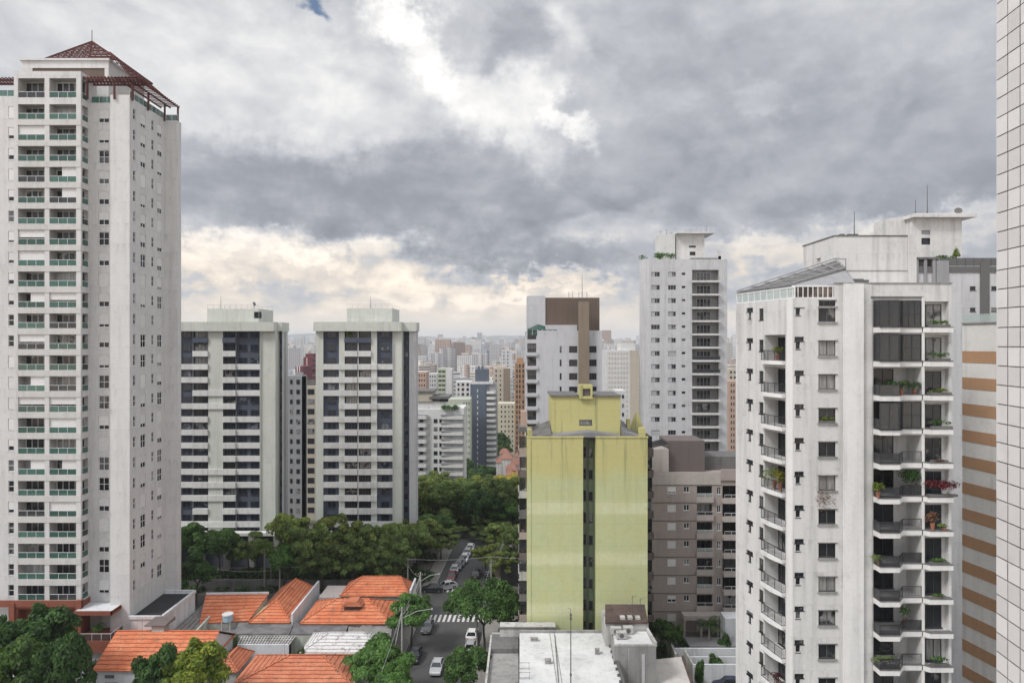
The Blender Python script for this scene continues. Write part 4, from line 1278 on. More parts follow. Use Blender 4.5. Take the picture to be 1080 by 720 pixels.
    m = MB(); m.box(pa + .25, pa + .5, Yp - .06, Yp - .003, z2, zp - .2); m.build('drain_pipe', 'yellow_paint', t)
    # sloping roofs right and left of the penthouse
    m = MB(); m.hexa([(pb + .1, Y + 1, z2), (xd - .5, Y + 1, z2), (xd - .5, Y + 7, z2), (pb + .1, Y + 7, z2), (pb + .1, Y + 1, z2 + 1.0), (xd - .5, Y + 1, z2 + .1), (xd - .5, Y + 7, z2 + .1), (pb + .1, Y + 7, z2 + 2.5)]); m.build('low_roof', 'roof_grey', t)
    m = MB(); m.hexa([(xa + .7, Y + 1, z2), (pa - .1, Y + 1, z2), (pa - .1, Y + 7, z2), (xa + .7, Y + 7, z2), (xa + .7, Y + 1, z2 + .2), (pa - .1, Y + 1, z2 + .5), (pa - .1, Y + 7, z2 + 1.9), (xa + .7, Y + 7, z2 + .8)]); m.build('low_roof', 'concrete_dark', t)
    m = MB()
    g0, g1 = X(661, Y + 7), X(679, Y + 7); zz = z2; gm = X(671.5, Y + 7)
    m.poly([(g0, Y + 7, zz), (g1, Y + 7, zz), (g1, Y + 7, Z(455, Y + 7)), (X(675, Y + 7), Y + 7, Z(440, Y + 7)), (gm, Y + 7, Z(432.5, Y + 7)), (X(668, Y + 7), Y + 7, Z(440, Y + 7)), (X(665, Y + 7), Y + 7, Z(449, Y + 7))])
    m.box(g0 + .4, g1 - .4, Y + 7.02, Y + 8.5, zz, Z(452, Y + 7))
    m.box(X(660, Y + 6), X(663.5, Y + 6), Y + 5, Y + 5.8, z2, Z(441, Y + 6)); m.box(xd - 1.0, xd - .1, Y + 1.0, Y + 1.8, z2, Z(452, Y))
    m.build('gable_parapet', 'yellow_paint', t)
    m = MB(); m.box(xa + .05, xa + .7, Y + .4, Y + 1.2, z2, Z(453, Y)); m.build('parapet_post', 'yellow_paint', t)
    # side balconies, left and right
    rs = random.Random(2)
    for k in range(10):
        z = Z(483, Y) - 3.0 * k
        if z < .3: continue
        for sx, xe, ye in ((-1, X(546.8, 99), 99.5), (1, X(690, 99), 99.5)):
            xx = xa if sx < 0 else xd
            s = MB(); s.box(min(xx, xe), max(xx, xe), ye, ye + 4.5, z - .25, z); s.box(xe, xe - sx * .12, ye, ye + 4.5, z, z + .75); s.box(min(xx, xe), max(xx, xe), ye, ye + .12, z, z + (.75 if k % 3 else 1.0))
            s.build('balcony', ['taupe', 'concrete_dark', 'old_white', 'taupe_dark'][(k * 7 + (sx > 0)) % 4] if sx < 0 else 'taupe_dark', t)
            s = MB(); s.box(xe - sx * .2, xe - sx * .35, ye + .3, ye + 4.3, z + .8, z + 2.7); s.box(min(xx, xe) + .2, max(xx, xe) - .1, ye + .5, ye + .6, z + 1.05, z + 2.7); s.build('balcony_glazing', rs.choice(['smoked', 'pane_room', 'pane_dark', 'green_glass']) if sx < 0 else 'pane_dark', t)
    m = MB(); m.box(X(546.8, 99), xa - .01, 99.6, 104, Z(458, Y), Z(453, Y)); m.build('balcony_roof', 'concrete_dark', t)
    m = MB(); m.box(X(549, 102), X(555.5, 102), 101, 103, Z(453, Y), Z(433, 102)); m.build('side_chimney', 'salmon', t)
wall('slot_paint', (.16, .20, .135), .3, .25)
yellow_building()

# ------------------------------------------------------------------ mid-distance towers seen between the near ones
def mid_blocks():
    # white stacked-balcony tower at the right of the right banded tower
    Y = 240; t = root('apartment_tower', 'white tower with long curved balcony bands just right of the right banded tower', 'tower', (X(466, Y), Y + 8, gz(Y)))
    zb = gz(Y); x0, x1 = X(425, Y), X(490, Y); zt = Z(432, Y); S = 3.0
    m = MB(); m.box(x0, x1 - .8, Y + 1.2, Y + 16, zb - 2, zt); m.box(X(478, Y), x1 - .3, Y + .8, Y + 15, zb - 2, zt + .5); m.build('wall', 'pale_band', t)
    for k in range(11):
        z = Z(438.5 + 8.5 * k, Y)
        for (a, b, o) in ((425, 451, .3), (465, 490, 0)):
            m = MB(); m.prism([(X(a, Y), Y + o), (X(b - 2, Y), Y + o - .5), (X(b, Y), Y + o + .2), (X(b, Y), Y + 1.3), (X(a, Y), Y + 1.3)], z - 1.15, z + .1); m.build('balcony_band', 'cream_render', t)
            m = MB(); m.box(X(a, Y), X(b - .6, Y), Y + o - .3, Y + 1.3, z + .1, z + .45); m.build('band_lip', 'grey_render', t)
        for (a, b) in ((442, 446), (457, 461), (463, 465.5)):
            m = MB(); m.box(X(a, Y), X(b, Y), Y + 1.1, Y + 1.3, z - 2.6, z - 1.2); m.build('window', 'pane_dark', t)
        m = MB(); m.box(X(447, Y), X(452, Y), Y + .4, Y + 1.2, z - .5, z); m.build('window_sill', 'cream_shade', t)
    m = MB(); m.box(X(430, Y), X(468, Y), Y + 3, Y + 14, zt, Z(424, Y)); m.build('penthouse', 'white_render', t)
    m = MB(); m.box(X(428, Y), X(455, Y), Y + 2.5, Y + 14, Z(424, Y), Z(414, Y)); m.build('penthouse', 'beige_far', t)
    m = MB(); m.box(X(428, Y) - .5, X(457, Y), Y + 2, Y + 14.5, Z(414, Y), Z(412.5, Y)); m.box(X(452, Y), X(473, Y), Y + 2, Y + 14, Z(421, Y), Z(418.5, Y)); m.build('roof_slab', 'concrete_dark', t)
    m = MB(); m.box(X(463, Y), X(472, Y), Y + 2.9, Y + 3.0, Z(424.2, Y), Z(421.2, Y)); m.build('window', 'pane_dark', t)

    # slate tower with white balconies
    Y = 350; t = root('office_tower', 'slim slate blue tower with a stack of pale balconies on its right side', 'tower', (X(509, Y), Y + 8, gz(Y)))
    zb = gz(Y)
    m = MB(); m.box(X(496, Y), X(513, Y), Y, Y + 16, zb - 2, Z(405, Y)); m.build('wall', 'slate_render', t)
    m = MB(); m.box(X(513, Y) + .01, X(524, Y), Y + 1.5, Y + 14, zb - 2, Z(404, Y)); m.build('wall', 'grey_render', t)
    for k in range(16):
        z = Z(412 + 5.95 * k, Y)
        m = MB(); m.hexa([(X(513.3, Y), Y - .5, z - 1.5), (X(521.5, Y), Y - .8, z - 1.5), (X(523.5, Y), Y + 1.6, z - 1.5), (X(513.3, Y), Y + 1.6, z - 1.5), (X(513.3, Y), Y - .5, z - .3), (X(521.5, Y), Y - .8, z - .3), (X(523.5, Y), Y + 1.6, z - .3), (X(513.3, Y), Y + 1.6, z - .3)]); m.build('balcony', 'pale_band', t)
        m = MB(); m.box(X(503.2, Y), X(504.2, Y), Y - .12, Y - .01, z - .7, z + .8); m.build('window', 'white_render', t)
    m = MB(); m.box(X(501, Y), X(515, Y), Y + 2, Y + 12, Z(405, Y), Z(389.5, Y)); m.build('roof_block', 'slate_render', t)
    m = MB(); m.box(X(497, Y), X(520, Y), Y + .5, Y + 2, Z(405, Y), Z(402.5, Y)); m.build('roof_edge', 'white_render', t)
    for px in (505, 509):
        m = MB(); m.tube((X(px, Y + 3), Y + 3, Z(389.5, Y)), (X(px, Y + 3), Y + 3, Z(386, Y)), .5); m.build('roof_tank', 'slate_render', t)

    def simple(name, label, px0, px1, Y, ytop, depth, mat, cols, fh, mat2=None, flank=None, top=None, wm='pane_dark', wh=1.4, cat='tower', nmax=99):
        zb = gz(Y)
        t = root(name, label, cat, (X((px0 + px1) / 2, Y), Y + depth / 2, zb))
        x0, x1 = X(px0, Y), X(px1, Y); zt = Z(ytop, Y)
        m = MB(); m.box(x0, x1, Y, Y + depth, zb - 2, zt); m.build('wall', mat, t)
        if flank: m = MB(); m.box(X(flank[0], Y), X(flank[1], Y), Y - .3, Y + depth - 1, zb - 2, zt - .3); m.build('side_wall', flank[2], t)
        if top: m = MB(); m.box(X(top[0], Y), X(top[1], Y), Y + 2, Y + depth - 2, zt, Z(top[2], Y)); m.build('roof_block', top[3] if len(top) > 3 else mat, t)
        n = 0; k = 0; meshes = {}
        while True:
            z = zt - fh * (k + .85)
            if z < zb + 1 or n >= nmax: break
            for (a, b) in cols:
                if n >= nmax: break
                w = round(X(b, Y) - X(a, Y), 2)
                if w not in meshes:
                    q = MB(); q.box(0, w, -.08, 0, 0, wh); meshes[w] = q.mesh('window', wm)
                yy = Y - (.32 if flank and flank[0] <= a < flank[1] else .01)
                inst('window', meshes[w], t, (X(a, Y), yy, z)); n += 1
            k += 1
        return t
    c = lambda a, b, n, f=.5: [(a + (b - a) * (i + (1 - f) / 2) / n, a + (b - a) * (i + (1 + f) / 2) / n) for i in range(n)]
    simple('apartment_tower', 'beige tower with a brown right flank behind the slate blue tower', 520, 538, 450, 388, 18, 'beige_far', c(521, 530, 2, .3), 3.1, flank=(531, 538, 'tan'), top=(524, 533, 386))
    simple('apartment_tower', 'orange tower with dark vertical slots left of the tower with the brown shaft', 543, 558, 400, 383, 16, 'orange_far', [(544.5, 546), (547.5, 549), (551, 552.5), (554, 555.5)], 3.0, top=(545, 552, 377.5), wh=2.0)
    simple('apartment_block', 'pale yellow block dotted with tiny dark windows left of the yellow building', 525.5, 556, 420, 425.5, 14, 'pale_yellow', c(527, 554, 7, .36), 3.0, wh=1.2, nmax=98, cat='building')
    simple('apartment_tower', 'pale tower with green balconies beside the stepped roof of the white banded tower', 461.5, 473.5, 450, 388.5, 16, 'light_green', [(462.5, 465.5), (466.2, 469.5)], 3.0, flank=(470.5, 476.5, 'cream_render'), wm='leaf_palm', wh=1.2)
    simple('apartment_block', 'white gridded block left of the slate blue tower', 480.5, 497, 420, 402.5, 14, 'white_render', [(482.5, 484.5), (487, 489.5), (492, 494.5)], 3.0, wh=1.7)
    simple('apartment_block', 'pale green block tucked between the white banded tower and the slate blue tower', 473, 496, 330, 421, 14, 'light_green', c(488, 496, 3, .3), 3.0, wh=1.2)
    simple('apartment_tower', 'grey tower with a dark recess rising behind the beige tower', 529, 540.5, 620, 369, 18, 'grey_light', [(531, 532), (535, 536.2)], 3.2, top=(533, 537, 366.5))
    simple('apartment_tower', 'peach coloured block at the left edge of the gap beside the right banded tower', 440, 449.5, 420, 392.5, 14, 'salmon', c(441, 449, 3, .4), 3.0, wh=1.3)
    simple('apartment_tower', 'grey block with dark windows behind the peach block', 449, 460.5, 480, 394, 14, 'grey_light', c(450, 460, 4, .4), 3.0, wh=1.3)
    # whitish patterned tower between the shaft tower and the white tower
    Y = 300; zb = gz(Y)
    t = simple('patterned_tower', 'pale tower with a finely dotted facade between the brown shaft tower and the white tower', 640, 664.5, Y, 369.5, 16, 'cream_render', c(641, 663, 7, .42), 2.1, flank=(664.5, 674, 'beige_far'), top=(656, 671, 362), wm='beige_far', wh=.9, nmax=98)
    simple('apartment_tower', 'narrow cream block with a balcony column low behind the yellow building roof', 650, 660, 230, 412, 10, 'cream_render', [(652, 654), (656, 658)], 3.0, wh=1.2)
    simple('apartment_tower', 'brick red tower slice at the left of the white tower on the right', 769, 779, 330, 402, 14, 'salmon', c(770, 778, 3, .4), 3.0, wh=1.4)
    simple('apartment_tower', 'beige stepped tower above the brick red slice', 768, 778, 420, 389, 14, 'beige_far', c(769, 777, 2, .5), 3.2, wh=1.5)
    # dark grey and beige towers between the twins
    simple('apartment_tower', 'dark grey tower between the twin banded towers', 300, 318.5, 200, 396, 5, 'grey_render', [(306, 308.5), (313, 316.5)], 2.9, flank=(311, 318.5, 'grey_render'), top=(309, 317, 393), wh=1.3)
    t = simple('apartment_tower', 'beige tower with dark balconies squeezed against the right banded tower', 321, 333, 215, 407, 5, 'beige_far', [(324.5, 331.5)], 3.1, wh=1.7, top=(319, 330, 401, 'concrete_dark'))
    simple('apartment_tower', 'dark red and white striped tower seen between the twin banded towers', 320, 333.5, 400, 376.5, 16, 'maroon', [(329.5, 333)], 3.0, flank=(323, 324.6, 'salmon'), top=(321, 330, 373), wh=1.2)
    simple('apartment_block', 'lower maroon block with white stripes left of the dark red tower', 311.5, 320, 380, 386.5, 16, 'maroon', [(313, 314.2), (315.5, 316.5)], 3.0, wm='white_render', wh=2.9)
mid_blocks()

# ------------------------------------------------------------------ right-hand white tower
def right_tower():
    t = root('apartment_tower', 'large white tower at the right with deep balconies full of plants and a stepped rooftop', 'tower', (34, 68, 0))
    rs = random.Random(21)
    A = (X(776, 71), 71.0); C = (X(836.5, 61.7), 61.7); Dp = (X(1003.5, 61.7), 61.7); Y = 61.7
    fh = 35.5 / 720 * Y
    zf = [Z(452.3, Y) + fh * (3 - k) for k in range(17)]
    zf = [z for z in zf if z > .3]
    zL = 51.9; zR = Z(299.3, Y)
    m = MB()
    # --- left flank (A->C)
    L = math.hypot(C[0] - A[0], C[1] - A[1])
    ub0, ub1 = uon(A, C, 806.3), uon(A, C, 828.4)
    ops = []; ws = []
    for z in zf:
        zz = z
        if zz + 2.45 > 50.7: zz_ok = False
        else: zz_ok = True
        if zz_ok: ops.append((ub0, ub1, zz, zz + 2.45, 1.5))
        u = uon(A, C, 800.5); ops.append((u, u + .75, z + .85, z + 2.0, .15)); ws.append((A, C, u, z + .85, .75, 1.15, 1, 1, 'narrow_window'))
        u = uon(A, C, 787.3); ops.append((u, u + 1.15, z + 1.75, z + 2.15, .3)); ops.append((u + .38, u + .82, z + 1.0, z + 1.75, .3)); ws.append((A, C, u, z + 1.75, 1.15, .4, 2, 1, 'slot_window'))
    ops = [o for o in ops if o[3] < zL - .3]; ws = [w for w in ws if w[3] + w[5] < zL - .3]
    facade(m, A, C, 0, zL, ops)
    # --- front (C->D)
    ops = []
    for z in zf:
        u = uon(C, Dp, 863.2); w = uon(C, Dp, 882.0) - u
        if z > 49: pass
        zz = z + .55
        ops.append((u, u + w, zz, zz + 1.32, .25)); ws.append((C, Dp, u, zz, w, 1.32, 2, 1, 'window'))
        u = uon(C, Dp, 838); ops.append((u, u + .85, z + 1.85, z + 2.25, .3)); ws.append((C, Dp, u, z + 1.85, .85, .4, 2, 1, 'slot_window'))
        ops.append((u + .1, u + .5, z + 1.15, z + 1.85, .3))
    ops = [o for o in ops if o[3] < zL - .5]; ws = [w for w in ws if w[3] + w[5] < zL - .3]
    u = uon(C, Dp, 863.5); ops.append((u, uon(C, Dp, 881), Z(323, Y), Z(317, Y), .25)); ws.append((C, Dp, u, Z(323, Y), uon(C, Dp, 881) - u, Z(317, Y) - Z(323, Y), 3, 1, 'window'))
    E = (X(881, Y), Y)
    uE = E[0] - C[0]
    facade(m, C, E, 0, zL, ops)
    sh = uE
    fops = []
    b0, b1, n0, n1 = X(921, Y) - E[0], X(971.5, Y) - E[0], X(974.5, Y) - E[0], X(1000.5, Y) - E[0]
    for z in zf:
        fops.append((b0, b1, z, z + 2.50, 2.3)); fops.append((n0, n1, z, z + 2.40, .55))
    facade(m, E, Dp, 0, zR, fops)
    B = (Dp[0], 76.0)
    facade(m, Dp, B, 0, zR); Bk = (X(777, 76), 76.0); facade(m, B, Bk, 0, zL); facade(m, Bk, A, 0, zL)
    m.poly([(A[0], A[1], zL - .5), (C[0], C[1], zL - .5), (E[0], Y, zL - .5), (E[0], 76, zL - .5), (Bk[0], 76, zL - .5)])
    m.quad((E[0], Y, zR - .4), (Dp[0], Y, zR - .4), (Dp[0], 76, zR - .4), (E[0], 76, zR - .4)); facade(m, (E[0], 76), E, zL - .6, zR)
    m.build('wall', 'white_render', t)
    # projecting pier and seams
    m = MB(); m.box(X(889, Y), X(909, Y), Y - .35, Y - .003, 0, zR - .02); m.build('pier', 'white_render_bright', t)
    m = MB(); m.box(X(910.5, Y), X(919.5, Y), Y - .06, Y - .003, 0, zR - .05); m.build('pier', 'white_render', t)
    m = MB(); u = uon(A, C, 830); p = along(A, C, u, -.06); q = along(A, C, L, -.06); p2 = along(A, C, u, -.003); q2 = along(A, C, L, -.003)
    m.prism([p, q, q2, p2], 0, zL - .02); m.build('pier', 'white_render_bright', t)
    # windows
    for (p0, p1, u, z, w, h, nc, nr, nm) in ws:
        win(t, proto(round(w, 2), round(h, 2), nc, nr, 'dark_frame' if nm != 'window' else 'mast_metal', 'pane_mixed' if nm == 'window' else 'pane_dark'), p0, p1, u, z, .14, nm)
        if nm == 'window':
            s = MB(); x, y = along(p0, p1, u, 0)
            s.box(x - .08, x + w + .08, y - .12, y - .003, z - .16, z); s.build('window_sill', 'concrete', t)
            s = MB(); s.box(x - .05, x + w + .1, y - .10, y - .003, z + h, z + h + .07); s.build('window_lintel', 'concrete_dark', t)
        if nm == 'slot_window':
            q = proto(.42, .7, 1, 1, 'dark_frame', 'pane_dark')
            off = .38 if p0 is A else .1
            win(t, q, p0, p1, u + off, z - .72, .14, 'toilet_window')
    # side balconies
    rzL = math.atan2(C[1] - A[1], C[0] - A[0])
    w = ub1 - ub0
    for k, z in enumerate(zf):
        if z + 2.45 > 50.7: continue
        s = MB(); pts = [along(A, C, ub0 - .05, -.003), along(A, C, ub0 - .05, -.40)] + [along(A, C, ub0 + w * f, -.40 - .25 * math.sin(math.pi * f)) for f in (.25, .5, .75)] + [along(A, C, ub1 + .05, -.40), along(A, C, ub1 + .05, -.003)]
        s.prism(pts, z - .32, z + .02); s.build('side_balcony', 'white_render_bright', t)
        x, y = along(A, C, ub0, -.36)
        r = rail_mesh('railing', round(w, 2), 1.0, 'bars', 'black_metal'); rail(t, r, x, y, z, rzL)
        x, y = along(A, C, ub0 + .02, 0); r = rail_mesh('railing', .36, 1.0, 'bars', 'black_metal'); rail(t, r, x, y, z, rzL - R(90))
        x, y = along(A, C, ub1 - .02, 0); rail(t, r, x, y, z, rzL - R(90))
        win(t, proto(1.25, 2.2, 2, 1, 'dark_frame', 'pane_dark'), A, C, ub0 + .15, z + .02, 1.42, 'balcony_door')
    # front balconies: stepped slab
    xb0, xb1, xn0, xn1 = X(921, Y), X(971.5, Y), X(974.5, Y), X(1001.5, Y)
    yo = Y - 1.15; xm0, xm1 = X(941.5, Y), X(951.5, Y)
    slab = [(xb0, yo), (xm0, yo), (xm1, Y - .12), (X(972.5, Y), Y - .12), (X(977, Y), Y - .55), (xn1, Y - .55), (xn1, Y - .003), (xb0, Y - .003)]
    wl = xm0 - xb0; wd = math.hypot(xm1 - xm0, Y - .12 - yo); wr = xb1 - xm1
    kinds = {0: 'full', 1: 'full', 3: 'glazed_half', 2: 'plants'}
    for k, z in enumerate(zf):
        s = MB(); s.prism(slab, z - .42, z + .03); o = s.build('balcony', 'white_render_bright', t)
        s = MB(); s.prism([(p[0], p[1] - .03) if p[1] < Y - .05 else p for p in slab], z + .035, z + .10); s.build('balcony_edge', 'concrete_dark', t)
        ang = math.atan2(Y - .12 - yo, xm1 - xm0)
        full = k in (0, 1)
        if full or k == 3:
            h = 2.36
            q = proto(round(wl - .02, 2), h, 2, 1, 'dark_frame', 'smoked', 0); win(t, q, (xb0, yo), (xm0, yo), .01, z + .1, .08, 'balcony_glazing')
            q = proto(round(wd, 2), h, 1, 1, 'dark_frame', 'smoked', 0); win(t, q, (xm0, yo), (xm1, Y - .12), .0, z + .1, .08, 'balcony_glazing')
            q = proto(round(wr, 2), h, 2 if k else 3, 2, 'dark_frame', 'smoked', 0); win(t, q, (xm1, Y - .12), (xb1, Y - .12), .0, z + .1, .08, 'balcony_glazing')
        else:
            gk = 'glass' if k % 2 else 'bars'
            r = rail_mesh('railing', round(wl, 2), .95, 'glass', 'black_metal', 'smoked'); rail(t, r, xb0, yo + .06, z + .1)
            r = rail_mesh('railing', round(wd, 2), .95, 'glass', 'black_metal', 'smoked'); rail(t, r, xm0, yo + .06, z + .1, ang)
            r = rail_mesh('railing', round(wr, 2), .95, gk, 'black_metal', 'smoked'); rail(t, r, xm1, Y - .06, z + .1)
        # back of the loggia: dark doors and pale wall
        win(t, proto(2.95, 2.25, 3, 1, 'dark_frame', 'pane_deep' if k % 3 else 'pane_mixed'), (xb0, Y), (xb1, Y), .08, z + .05, 2.2, 'sliding_door')
        s = MB(); s.box(xb0 + .02, xb0 + .10, yo + .2, Y - .003, z + .1, z + 2.45) if full else s.box(xb0 + .01, xb0 + .05, yo + .1, Y - .003, z + .1, z + 1.0)
        s.build('balcony_side', 'smoked', t)
        # nook window
        win(t, proto(1.45, 2.0, 2, 1, 'dark_frame', 'pane_dark' if k % 4 else 'pane_mixed'), (xn0, Y), (xn1, Y), .42, z + .18, .50, 'nook_window')
        # slab soffit above
    # narrow pale column between balcony and nook
    m = MB(); m.box(X(971.6, Y), X(974.4, Y), Y - .12, Y - .003, 0, zR - 1.2); m.build('pier', 'white_render_bright', t)
    m = MB(); m.box(X(918, Y), X(974, Y), Y - .10, Y - .003, Z(314.5, Y), Z(312.5, Y)); m.build('lintel', 'concrete_dark', t)
    m = MB(); m.box(E[0] - .05, Dp[0] + .06, Y - .06, Y + .25, zR, zR + .12); m.build('coping', 'concrete', t)
    # --- rooftop
    Yt = 68.0; x0, x1 = X(880, Yt), X(957, Yt); zt = Z(249.3, Yt)
    m = MB(); facade(m, (x0, Yt), (x1, Yt), zL - 1, zt); facade(m, (x0, 75.3), (x0, Yt), zL - 1, zt, [(3.3, 4.3, Z(285, 73), Z(275, 73) + .1, .25)])
    m.box(x0 + .3, x1, Yt + .02, 75.3, zL - 1, zt - .02); m.build('water_tank', 'white_render', t)
    m = MB(); m.box(x0 - .06, x1 + .05, Yt - .06, 75.35, zt, zt + .12); m.build('coping', 'concrete_dark', t)
    m = MB(); m.box(x0 - .04, x1, Yt - .05, Yt - .003, Z(285.7, Yt), Z(285.1, Yt)); m.build('seam', 'concrete', t)
    m = MB(); m.box(x1 + .01, X(964.5, Yt), Yt - .35, Yt + 6, zL - 1, Z(247.5, Yt)); m.build('stair_wall', 'white_render', t)
    m = MB(); yy = 70.0; px, py = 901, 223; m.tube((X(px, yy), yy, zt), (X(px, yy), yy, Z(py, yy)), .055, .03); m.tube((X(px, yy), yy, zt), (X(px, yy), yy, zt + .6), .12, .08); m.build('antenna', 'mast_metal', t)
    for px in (885, 893, 899):
        m = MB(); m.box(X(px, 69), X(px + 4, 69), 68.6, 69.2, zt + .12, zt + .35); m.build('roof_vent', 'mast_metal', t)
    # glazed terrace on the left wing
    m = MB(); zg = zL; h1 = 1.0
    for p0, p1, n in ((A, C, 9),):
        for j in range(n + 1):
            x, y = along(p0, p1, L * j / n, .15); m.box(x - .05, x + .05, y - .05, y + .05, zg, zg + h1)
        a_ = along(p0, p1, 0, .15); b_ = along(p0, p1, L, .15); m.bar((*a_, zg + h1), (*b_, zg + h1), .12, .08); m.bar((*a_, zg + .05), (*b_, zg + .05), .1, .1)
    for j in range(9):
        x = C[0] + .1 + (E[0] - C[0] - .2) * j / 8; m.box(x - .04, x + .04, Y + .25, Y + .33, zg, zg + 1.05)
    m.box(C[0], E[0] - .02, Y + .22, Y + .35, zg + 1.05, zg + 1.18); m.box(C[0], E[0] - .02, Y + .22, Y + .35, zg, zg + .1)
    m.build('terrace_frame', 'white_frame', t)
    m = MB(); a_ = along(A, C, .1, .16); b_ = along(A, C, L - .1, .16); m.bar((*a_, zg + .5), (*b_, zg + .5), .02, .85); m.build('terrace_glass', 'pale_glass', t)
    m = MB(); m.box(C[0] + .1, E[0] - .1, Y + .29, Y + .31, zg + .1, zg + 1.05); m.build('terrace_glass', 'pane_brown', t)
    # sloping roof with white tubes
    m = MB(); q0 = (A[0] + .1, 71.0, zg + 1.15); q1 = (C[0] + .1, Y + .25, zg + 1.22); q2 = (X(892, 64), 64.0, Z(283.5, 64)); q3 = (X(881, 67.8), 67.8, Z(274.5, 67.8))
    m.hexa([tuple(np.array(q) - (0, 0, .12)) for q in (q0, q1, q2, q3)] + [q0, q1, q2, q3]); m.build('terrace_roof', 'concrete_dark', t)
    m = MB()
    Q = [np.array(q) for q in (q0, q1, q2, q3)]
    m.poly([tuple(Q[1]), (Q[2][0], Q[1][1], zg + 1.2), tuple(Q[2] - (0, 0, .13))]); m.poly([(Q[2][0], Q[1][1], zg + 1.2), (Q[2][0], 67.5, zg + 1.2), tuple(Q[2])])
    m.build('gable_wall', 'grey_render', t)
    m = MB()
    for j in range(8):
        f = j / 7; a_ = Q[0] + (Q[3] - Q[0]) * f + (0, 0, .15); b_ = Q[1] + (Q[2] - Q[1]) * f + (0, 0, .12); m.tube(tuple(a_), tuple(b_), .05)
    for g in (0, .5, 1):
        a_ = Q[0] + (Q[1] - Q[0]) * g + (0, 0, .2); b_ = Q[3] + (Q[2] - Q[3]) * g + (0, 0, .2); m.tube(tuple(a_), tuple(b_), .06)
    m.tube(tuple(Q[3] + (0, 0, .2)), tuple(Q[2] + (.0, 0, .9)), .05); m.tube(tuple(Q[2]), tuple(Q[2] + (0, 0, 1.0)), .05)
    m.build('roof_tubing', 'grey_render', t)
    m = MB(); m.box(X(891, 64), X(912, 64), 63.2, 65.5, zR + .3, zR + .5); m.box(X(893, 64), X(908, 64), 63.5, 65.2, zR + .5, zR + .62)
    for xx in (X(892, 64), X(910, 64)): m.box(xx, xx + .08, 63.3, 63.4, zR - .4, zR + .3)
    m.build('roof_hatch', 'mast_metal', t)
right_tower()

